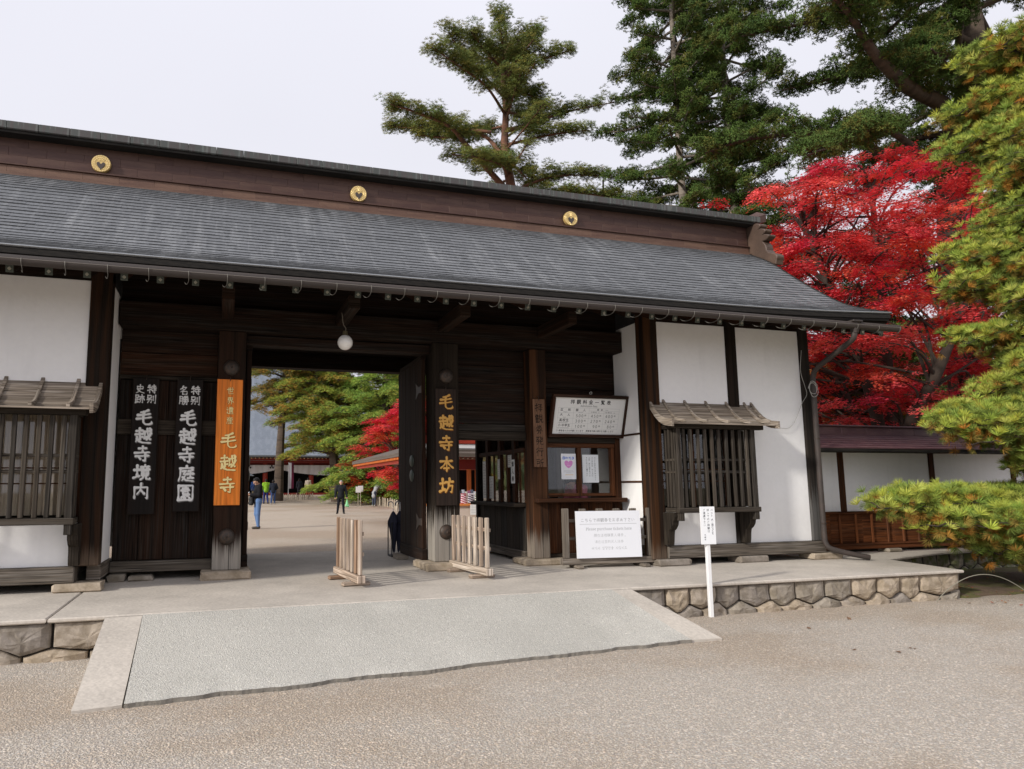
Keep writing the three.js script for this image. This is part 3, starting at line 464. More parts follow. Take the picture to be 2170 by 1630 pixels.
// --- side bays (right, then mirrored left)
const canopyMats = [wood(texGrey, tint(1.45, 1, 0.98, 0.96)), wood(texGrey, tint(1.25, 1, 0.97, 0.94)), wood(texGrey, tint(1.6, 1, 0.98, 0.97))];
function bay(s) {
  const X = (a, b) => s > 0 ? [a, b] : [mir(b), mir(a)];
  const bm = (name, mat, a, b, ...r) => { const [p, q] = X(a, b); return beam(name, mat, gh, p, q, ...r); };
  const warm = [0.020, 0.012, 0.008], warm2 = [0.058, 0.025, 0.010];
  { const [p, q] = X(6.69, 6.955); footPost('post', footed(s > 0 ? warm : DK, s > 0 ? warm2 : DW, 3.9, 0, 0.12, 401 + s, [0.12, 0.085, 0.06]), p, q, s > 0 ? 0.10 : 0.315, 4.2, -0.20, 0.045); }
  { const [p, q] = X(8.36, 8.57); footPost('post', footed(DK, [0.026, 0.017, 0.012], 3.9, 0, 0.05, 411 + s, [0.10, 0.09, 0.08]), p, q, 0.315, 4.2, -0.16, 0.035); }
  { const [p, q] = X(9.95, 10.15); footPost('post', footed([0.018, 0.015, 0.013], [0.03, 0.024, 0.02], 3.9, 0, 0.7, 421 + s, [0.12, 0.115, 0.11]), p, q, 0.315, 4.2, -0.18, 0.04); }
  bm('sill', M.grey[2], 6.955, 10.17, 0.11, 0.313, -0.16, 0.085, 0.012);
  bm('wall_plate', M.dark[1], 6.69, 10.17, 4.06, 4.26, -0.17, 0.0);
  const P = (a, b, y0, y1, z1 = 0) => { const [p, q] = X(a, b); const m = part('plaster_panel', boxUV(cbox(q - p, y1 - y0, 0.12, 0.004), 'x', 3, 3, rnd(), rnd()), plaster, gh, [(p + q) / 2, (y0 + y1) / 2, z1 - 0.06]); return m; };
  P(6.957, 8.358, 2.42, 4.058); P(6.957, 8.358, 0.315, 0.86); P(8.572, 9.948, 0.315, 4.058);
  // window behind the lattice
  bm('window_head', M.dark[0], 6.957, 8.358, 2.32, 2.418, -0.10, 0.02); bm('window_sill', M.mid[0], 6.957, 8.358, 0.862, 0.93, -0.10, 0.03);
  for (const a of [6.96, 7.62, 8.29]) bm('window_stile', M.brown[1], a, a + 0.06, 0.932, 2.318, -0.13, -0.09);
  for (const y of [1.35, 1.55]) bm('window_bar', M.brown[1], 7.02, 8.29, y, y + 0.018, -0.118, -0.10, 0.002);
  { const [p, q] = X(7.02, 8.29); beam('window_pane', glass, gh, p, q, 0.935, 2.315, -0.135, -0.131, 0.0005); }
  // room behind
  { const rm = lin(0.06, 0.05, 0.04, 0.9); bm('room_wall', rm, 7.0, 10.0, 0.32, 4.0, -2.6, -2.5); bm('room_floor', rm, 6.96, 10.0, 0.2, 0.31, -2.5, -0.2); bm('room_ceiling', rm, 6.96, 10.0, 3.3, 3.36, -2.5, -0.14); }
  if (s < 0) { // pale pleated curtain
    const b = new Bag(), n = 90; const f = (i) => { const u = i / n; return [lerp(-3.12, -1.92, u), -0.30 + 0.028 * Math.sin(u * 62 + 2 * Math.sin(u * 9)) + 0.01 * Math.sin(u * 140)]; };
    for (let i = 0; i < n; i++) { const [x0, z0] = f(i), [x1, z1] = f(i + 1); if (i > 8 && i < 15) continue; b.quad([x0, 0.95, z0], [x1, 0.95, z1], [x1, 2.3, z1], [x0, 2.3, z0]); }
    part('curtain', mergeVertices(b.geo()), std({ color: new THREE.Color().setRGB(0.48, 0.40, 0.30), roughness: 0.95, side: THREE.DoubleSide }), gh);
  }
  // projecting lattice
  const lat = new THREE.Group(); lat.name = 'lattice_window'; gh.add(lat);
  const lb = (name, mat, a, b, ...r) => { const [p, q] = X(a, b); return beam(name, mat, lat, p, q, ...r); };
  for (const a of [6.955, 8.405]) lb('lattice_post', pick(M.lattice), a, a + 0.085, 0.73, 2.21, 0.335, 0.42, 0.006);
  lb('lattice_sill', pick(M.lattice), 6.93, 8.52, 0.855, 0.935, 0.325, 0.435, 0.008);
  lb('lattice_head', M.mid[0], 6.85, 8.66, 2.205, 2.30, 0.32, 0.44, 0.006);
  for (const [y0, y1] of [[1.485, 1.527], [1.683, 1.722]]) lb('lattice_rail', pick(M.lattice), 7.04, 8.405, y0, y1, 0.352, 0.378, 0.003);
  const bars = 10; for (let k = 0; k < bars; k++) { const c = 7.04 + (8.405 - 7.04) * (k + 0.5 + rr(-0.04, 0.04)) / bars, m = lb('lattice_bar', pick(M.lattice), c - 0.027, c + 0.027, 0.937, 2.203, 0.366, 0.408, 0.008); m.rotation.z = rr(-0.006, 0.006); }
  for (const a of [6.975, 8.425]) { for (let k = 0; k < 3; k++) lb('lattice_bar', pick(M.lattice), a, a + 0.04, 0.937, 2.203, 0.07 + k * 0.085, 0.115 + k * 0.085, 0.006); lb('lattice_rail', pick(M.lattice), a + 0.002, a + 0.03, 1.486, 1.526, 0.05, 0.335, 0.003); lb('lattice_rail', pick(M.lattice), a + 0.002, a + 0.03, 1.684, 1.721, 0.05, 0.335, 0.003); lb('lattice_sill', pick(M.lattice), a - 0.02, a + 0.06, 0.86, 0.93, 0.05, 0.324, 0.006); lb('lattice_head', M.mid[0], a - 0.02, a + 0.06, 2.21, 2.29, 0.04, 0.318, 0.005); }
  for (const a of [6.90, 8.40]) { // carved corbels
    const o = [[0.047, 0.853], [0.34, 0.853], [0.355, 0.80], [0.33, 0.74], [0.30, 0.72], [0.285, 0.66], [0.24, 0.60], [0.19, 0.565], [0.175, 0.50], [0.165, 0.40], [0.15, 0.33], [0.047, 0.33]];
    const g = extrude(o, 0.12, 0.006); g.rotateY(-Math.PI / 2); const [p, q] = X(a, a + 0.12); g.translate(q, 0, 0); part('corbel', boxUV(clean(g), 'y', 2.4, 0.6, rnd(), 0), M.mid[0], lat);
  }
  // board canopy
  const can = new THREE.Group(); can.name = 'window_canopy'; gh.add(can); const cx = X(6.80, 8.80), y = (z) => 2.625 - z * 0.60 - 0.10 * Math.sin(Math.max(0, z) / 0.56 * Math.PI);
  const board = (za, zb, lift) => { const b = new Bag(), n = 4; for (let k = 0; k < n; k++) { const z0 = lerp(za, zb, k / n), z1 = lerp(za, zb, (k + 1) / n), y0 = y(z0) + lift, y1 = y(z1) + lift, t = 0.022; b.quad([cx[0], y1, z1], [cx[1], y1, z1], [cx[1], y0, z0], [cx[0], y0, z0]); b.quad([cx[0], y0 - t, z0], [cx[1], y0 - t, z0], [cx[1], y1 - t, z1], [cx[0], y1 - t, z1]); for (const [x, f] of [[cx[0], 0], [cx[1], 1]]) { const q = [[x, y1 - t, z1], [x, y0 - t, z0], [x, y0, z0], [x, y1, z1]]; if (!f) q.reverse(); b.quad(...q); } } const ye = y(zb) + lift; b.quad([cx[0], ye - 0.022, zb], [cx[1], ye - 0.022, zb], [cx[1], ye, zb], [cx[0], ye, zb]); part('canopy_board', boxUV(b.geo(), 'x', 2.4, 0.6, rnd(), rnd()), pick(canopyMats), can); };
  board(0.0, 0.20, 0.05); board(0.155, 0.375, 0.026); board(0.33, 0.56, 0.0);
  const bat = (x, w, lift, h, ext) => { const o = []; const N = 7; for (let k = 0; k <= N; k++) { const z = lerp(-0.005, 0.57 + ext, k / N); o.push([z, y(z) + lift + 0.05 * (1 - k / N)]); } const t = []; for (let k = N; k >= 0; k--) { const z = lerp(-0.005, 0.57 + ext, k / N); t.push([z, y(z) + lift + 0.05 * (1 - k / N) + h]); } const g = extrude([...o, ...t], w, 0.005); g.rotateY(-Math.PI / 2); const [p, q] = X(x, x + w); g.translate(q, 0, 0); const m = part('canopy_batten', boxUV(clean(g), 'z', 2.4, 0.6, rnd(), rnd()), pick(canopyMats), can); return m; };
  for (const x of [7.02, 7.44, 7.86, 8.28, 8.66]) bat(x, 0.045, 0.004, 0.05, -0.02);
  for (const x of [6.745, 8.805]) bat(x, 0.045, -0.07, 0.125, 0.035);
  for (const x of [6.98, 7.6, 8.42]) bm('canopy_bracket', M.mid[1], x, x + 0.05, 2.31, 2.365, 0.03, 0.5, 0.004).removeFromParent();
}
bay(1); bay(-1);
// rear and gable walls closing the house
{
  for (const [a, b] of [[mir(10.1), 0.0], [6.72, 10.1]]) { part('rear_wall', boxUV(cbox(b - a, 4.0, 0.12, 0.004), 'x', 3, 3), plaster, gh, [(a + b) / 2, 2.2, -4.55]); }
  for (const s of [1, -1]) { const o = [[-0.02, 0.2], [-0.02, 4.25]]; for (let j = 3; j <= 7; j++) o.push([PROF[j][0], PROF[j][1] - 0.12]); o.push([-2.3, 6.3]); for (let j = 7; j >= 3; j--) o.push([-4.6 - PROF[j][0], PROF[j][1] - 0.12]); o.push([-4.58, 4.25], [-4.58, 0.2]); const g = extrude(o, 0.1, 0.003); g.rotateY(-Math.PI / 2); g.translate(s > 0 ? 10.10 : mir(10.0), 0, 0); part('gable_wall', g, plaster, gh); }
}
// foundation stones under sills and posts
const pad = (x0, x1, z0, z1, h, m = pick(stoneMats)) => { const g = cbox(x1 - x0, h, z1 - z0, 0.02), p = g.attributes.position; const k = new Map(); for (let i = 0; i < p.count; i++) { const key = [p.getX(i), p.getY(i), p.getZ(i)].map((v) => v.toFixed(3)).join(); if (!k.has(key)) k.set(key, [rr(-0.02, 0.02), 0, rr(-0.012, 0.012)]); const d = k.get(key); p.setXYZ(i, p.getX(i) + d[0], p.getY(i), p.getZ(i) + d[2]); } g.computeVertexNormals(); const uv = g.attributes.uv; for (let i = 0; i < p.count; i++) uv.setXY(i, p.getX(i) + 0.3 * p.getY(i), p.getZ(i) + p.getY(i)); return part('base_stone', g, m, gh, [(x0 + x1) / 2, h / 2, (z0 + z1) / 2]); };
pad(6.72, 7.32, -0.2, 0.16, 0.108); pad(8.3, 8.88, -0.2, 0.14, 0.108); pad(9.82, 10.45, -0.2, 0.16, 0.108); pad(-2.02, -1.44, -0.2, 0.14, 0.108, stoneMats[2]); pad(-3.5, -3.0, -0.2, 0.12, 0.108);
pad(-0.28, 0.42, -1.2, -0.46, 0.118, stoneMats[2]); pad(3.02, 3.82, -1.2, -0.42, 0.118, stoneMats[2]); pad(4.76, 5.5, -1.15, -0.58, 0.10); pad(-1.5, -1.28, -1.0, -0.7, 0.10); pad(-1.24, -0.92, -1.0, -0.72, 0.07);

// --- recess: return walls
{
  const rw = (x0, x1) => part('return_wall', boxUV(cbox(x1 - x0, 3.75, 0.72, 0.004), 'x', 3, 3, rnd(), rnd()), plaster, gh, [(x0 + x1) / 2, 2.19, -0.565]);
  rw(6.70, 6.82); rw(mir(6.82), mir(6.70));
  for (const y of [2.16, 1.355]) beam('wall_rail', M.brown[1], gh, 6.686, 6.72, y - 0.017, y + 0.017, -0.86, -0.2, 0.004);
  beam('sill', M.grey[2], gh, 6.70, 6.86, 0.11, 0.313, -0.9, -0.205, 0.01); beam('sill', M.grey[0], gh, mir(6.86), mir(6.69), 0.11, 0.313, -0.95, -0.165, 0.01);
}
// --- gate: posts, lintels, studs, doors
const gpL = footed(DK, [0.03, 0.015, 0.009], 3.5, 0, 0.26, 431), gpR = footed(DK, [0.022, 0.016, 0.011], 3.5, 0, 0.55, 441);
footPost('gate_post', gpL, -0.13, 0.27, 0.12, 3.62, -1.06, -0.62); footPost('gate_post', gpR, 3.20, 3.63, 0.12, 3.62, -1.06, -0.62);
beam('lintel', M.dark[0], gh, -1.505, 6.69, 3.622, 3.985, -1.0, -0.60, 0.012);
beam('lintel', M.dark[3], gh, 0.272, 3.198, 3.46, 3.60, -1.02, -0.78, 0.008);
beam('wall_plate', M.dark[1], gh, -1.505, 6.69, 3.99, 4.5, -1.0, -0.78, 0.008);
for (const x of [-0.01, 1.70, 3.36]) beam('outrigger', M.dark[2], gh, x - 0.085, x + 0.085, 3.79, 3.985, -0.598, 0.50, 0.012, 'z');
beam('outrigger', M.dark[2], gh, 5.05, 5.2, 3.79, 3.985, -0.598, 0.50, 0.012, 'z');
{ // domed iron studs
  const g = new THREE.SphereGeometry(0.118, 24, 10, 0, Math.PI * 2, 0, Math.PI / 2); g.rotateX(Math.PI / 2); g.scale(1, 1, 0.62); const k = new THREE.SphereGeometry(0.016, 10, 8);
  for (const [x, y] of [[0.065, 3.06], [0.065, 0.59], [3.415, 3.07], [3.40, 0.58]]) { const s = part('stud', g, iron, gh, [x, y, -0.621]); part('stud_tip', k, iron, s, [0, 0, 0.072]); }
}
// left side panel: horizontal planks above, tall boards with a rail below, grey plinth
for (const [y0, y1, m] of [[3.29, 3.62, M.dark[2]], [2.945, 3.285, M.warm]]) beam('plank', m, gh, -1.5, -0.135, y0, y1, -0.99, -0.92, 0.008);
beam('panel_rail', M.mid[0], gh, -1.5, -0.135, 2.885, 2.94, -0.99, -0.885, 0.006);
for (let k = 0; k < 4; k++) { const x = -1.5 + k * 0.341; beam('board', [M.dark[0], M.dark[2], M.dark[3], M.dark[0]][k], gh, x + 0.003, x + 0.338, 0.27, 2.88, -1.0, -0.955 + 0.006 * (k % 2), 0.006); }
beam('panel_rail', M.mid[1], gh, -1.5, -0.135, 2.07, 2.29, -0.953, -0.905, 0.006);
beam('plinth', wood(texGrey, tint(0.62, 1, 1, 0.98)), gh, -1.5, -0.135, 0.115, 0.262, -1.0, -0.83, 0.01); beam('added_backing_board', M.dark[0], gh, -1.5, -0.135, 0.2, 3.6, -1.07, -1.01);  // unseen board added behind the panel to stop light slits between boards
// right upper planks
{
  const ys = [3.62, 3.33, 3.03, 2.71, 2.56, 2.335]; for (let k = 0; k < ys.length - 1; k++) { beam('plank', pick(M.dark), gh, 3.635, 4.945, ys[k + 1] + 0.004, ys[k], -1.0, -0.945 + 0.008 * (k % 2), 0.008); }
  beam('plank_rail', M.mid[2], gh, 3.635, 4.945, 2.215, 2.333, -1.0, -0.925, 0.01); beam('plank_rail', M.mid[0], gh, 3.635, 4.945, 2.06, 2.212, -1.02, -0.90, 0.012);
  const y2 = [3.62, 3.30, 2.98, 2.66, 2.4, 2.12]; for (let k = 0; k < y2.length - 1; k++) beam('plank', pick(M.dark), gh, 5.255, 6.70, y2[k + 1] + 0.004, y2[k], -1.0, -0.945 + 0.008 * (k % 2), 0.008);
}
// doors, opened inwards
{
  for (const [x, s] of [[3.14, 1], [0.33, -1]]) {
    const d = new THREE.Group(); d.name = 'door'; gh.add(d); d.userData.label = 'tall dark plank gate door swung open inwards';
    for (let k = 0; k < 4; k++) beam('door_board', pick(M.dark), d, x - 0.035, x + 0.035, 0.3, 3.40, -0.97 - k * 0.357, -0.97 - (k + 1) * 0.357 + 0.004, 0.006);
    beam('door_rail', pick(M.dark), d, x - 0.045, x + 0.045, 0.105, 0.298, -2.40, -0.96, 0.008); beam('door_rail', pick(M.dark), d, x - 0.045, x + 0.045, 3.402, 3.47, -2.40, -0.96, 0.006);
    const f = x - s * 0.037, boss = new THREE.SphereGeometry(0.105, 20, 8, 0, Math.PI * 2, 0, Math.PI / 2); boss.rotateZ(s * Math.PI / 2); boss.scale(0.35, 1, 1);
    for (const y of [1.73, 1.48]) part('door_boss', boss, lin(0.09, 0.105, 0.09, 0.5, 0.5), d, [f, y, -1.58]);
    for (const y of [0.72, 2.9]) { const o = [[0, 0.06], [0.16, 0.05], [0.34, 0.14], [0.30, 0.0], [0.34, -0.14], [0.16, -0.05], [0, -0.06]]; const g = extrude(o, 0.012, 0.003); g.rotateY(Math.PI / 2); g.translate(f - 0.006, y, -0.98); part('door_strap', g, iron, d); }
    beam('door_block', stoneMats[1], d, x - 0.14, x + 0.08, 0.002, 0.10, -2.55, -2.25, 0.01);
  }
}
// passage: ceiling, rear posts and header, left wall
beam('passage_ceiling', M.dark[1], gh, -0.1, 6.7, 4.05, 4.10, -4.5, -1.0);
beam('rear_header', M.dark[1], gh, 0.0, 4.98, 3.74, 4.04, -4.6, -4.3, 0.01);
footPost('rear_post', gpL, -0.1, 0.12, 0.02, 4.0, -4.6, -4.35); footPost('rear_post', gpR, 3.62, 3.8, 0.02, 3.735, -4.58, -4.35);
for (let k = 0; k < 10; k++) beam('passage_board', pick(M.dark), gh, -0.10, -0.04, 0.03, 4.04, -1.07 - k * 0.328, -1.07 - (k + 1) * 0.328 + 0.003, 0.005);
// --- ticket booth in the right of the recess
{
  const bw = [0.024, 0.013, 0.008], bw2 = [0.075, 0.032, 0.014];
  footPost('booth_post', footed(bw, bw2, 3.5, 0, 0.28, 451, [0.25, 0.21, 0.17]), 4.95, 5.25, 0.10, 3.62, -1.0, -0.72);
  footPost('booth_post', M.brown[1], 6.60, 6.698, 0.05, 2.118, -0.98, -0.80);
  beam('booth_rail', M.mid[0], gh, 5.252, 6.60, 2.03, 2.118, -1.0, -0.80); beam('booth_rail', M.brown[0], gh, 5.252, 6.60, 1.95, 2.028, -0.96, -0.83);
  // window frames and panes
  beam('window_stile', M.brown[2], gh, 5.252, 5.30, 1.11, 1.948, -0.94, -0.84); beam('window_stile', M.brown[2], gh, 6.535, 6.598, 1.11, 1.948, -0.94, -0.84); beam('window_stile', M.brown[0], gh, 5.875, 5.945, 1.11, 1.948, -0.93, -0.835);
  beam('window_rail', M.brown[2], gh, 5.302, 5.873, 1.11, 1.165, -0.93, -0.85); beam('window_rail', M.brown[2], gh, 5.947, 6.533, 1.11, 1.165, -0.93, -0.85);
  beam('window_pane', glass, gh, 5.302, 5.873, 1.167, 1.946, -0.892, -0.888, 0.0005); beam('window_pane', glass, gh, 5.947, 6.533, 1.167, 1.946, -0.892, -0.888, 0.0005);
  beam('counter', M.brown[1], gh, 4.97, 6.66, 1.015, 1.085, -0.99, -0.56, 0.01);
  for (let k = 0; k < 5; k++) { const x = 5.255 + k * 0.27; beam('booth_board', pick(M.brown), gh, x + 0.002, x + 0.268, 0.16, 1.012, -0.93, -0.85 + 0.006 * (k % 2), 0.006); }
  for (const x of [5.24, 5.9, 6.55]) beam('booth_batten', M.brown[1], gh, x, x + 0.045, 0.16, 1.012, -0.846, -0.815, 0.004);
  beam('booth_sill', M.mid[1], gh, 5.255, 6.6, 0.06, 0.158, -0.96, -0.79, 0.008);
  // side towards the passage (x about 4.98)
  const sx0 = 4.93, sx1 = 5.0;
  for (let k = 0; k < 8; k++) { const z = -1.0 - k * 0.27; beam('booth_board', pick(M.mid), gh, sx0 + 0.01, sx1, 0.20, 0.93, z - 0.267, z - 0.002, 0.005); }
  beam('booth_sill', M.grey[2], gh, sx0 - 0.02, sx1 + 0.02, 0.06, 0.198, -3.16, -1.0, 0.008);
  beam('counter', M.mid[1], gh, 4.74, sx1 + 0.02, 0.935, 1.0, -3.16, -1.0, 0.008);
  beam('booth_rail', M.brown[1], gh, sx0, sx1, 1.87, 1.95, -3.16, -1.0, 0.006); beam('booth_rail', M.dark[0], gh, sx0, sx1, 2.3, 4.05, -3.16, -1.0, 0.006);
  for (const z of [-1.45, -2.1, -2.72]) beam('booth_mullion', M.brown[1], gh, sx0, sx1 + 0.02, 1.002, 2.298, z - 0.06, z + 0.06, 0.006);
  for (const z of [-1.02, -1.24, -1.78, -2.42]) beam('booth_mullion', M.brown[0], gh, sx0 + 0.02, sx1, 1.002, 1.868, z - 0.022, z + 0.022, 0.004);
  footPost('booth_post', M.dark[1], 4.90, 5.02, 0.03, 4.04, -3.28, -3.162);
  beam('window_pane', glass, gh, 4.962, 4.966, 1.003, 1.867, -3.16, -1.0, 0.0005);
  // inside: back wall with shelves, right wall
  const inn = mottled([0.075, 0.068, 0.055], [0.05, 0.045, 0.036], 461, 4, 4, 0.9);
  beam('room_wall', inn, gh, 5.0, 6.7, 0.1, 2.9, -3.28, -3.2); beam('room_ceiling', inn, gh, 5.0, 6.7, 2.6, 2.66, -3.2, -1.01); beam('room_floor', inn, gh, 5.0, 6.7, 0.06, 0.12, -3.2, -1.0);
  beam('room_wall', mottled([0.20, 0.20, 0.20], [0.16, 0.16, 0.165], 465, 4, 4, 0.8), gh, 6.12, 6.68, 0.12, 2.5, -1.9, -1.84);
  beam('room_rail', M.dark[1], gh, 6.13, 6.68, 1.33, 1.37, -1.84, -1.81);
  for (const y of [1.25, 1.62]) beam('shelf', M.dark[2], gh, 5.05, 6.0, y, y + 0.03, -3.2, -2.95, 0.003);
  beam('inner_desk', M.dark[1], gh, 5.05, 6.5, 0.98, 1.015, -1.3, -0.98, 0.004);
}

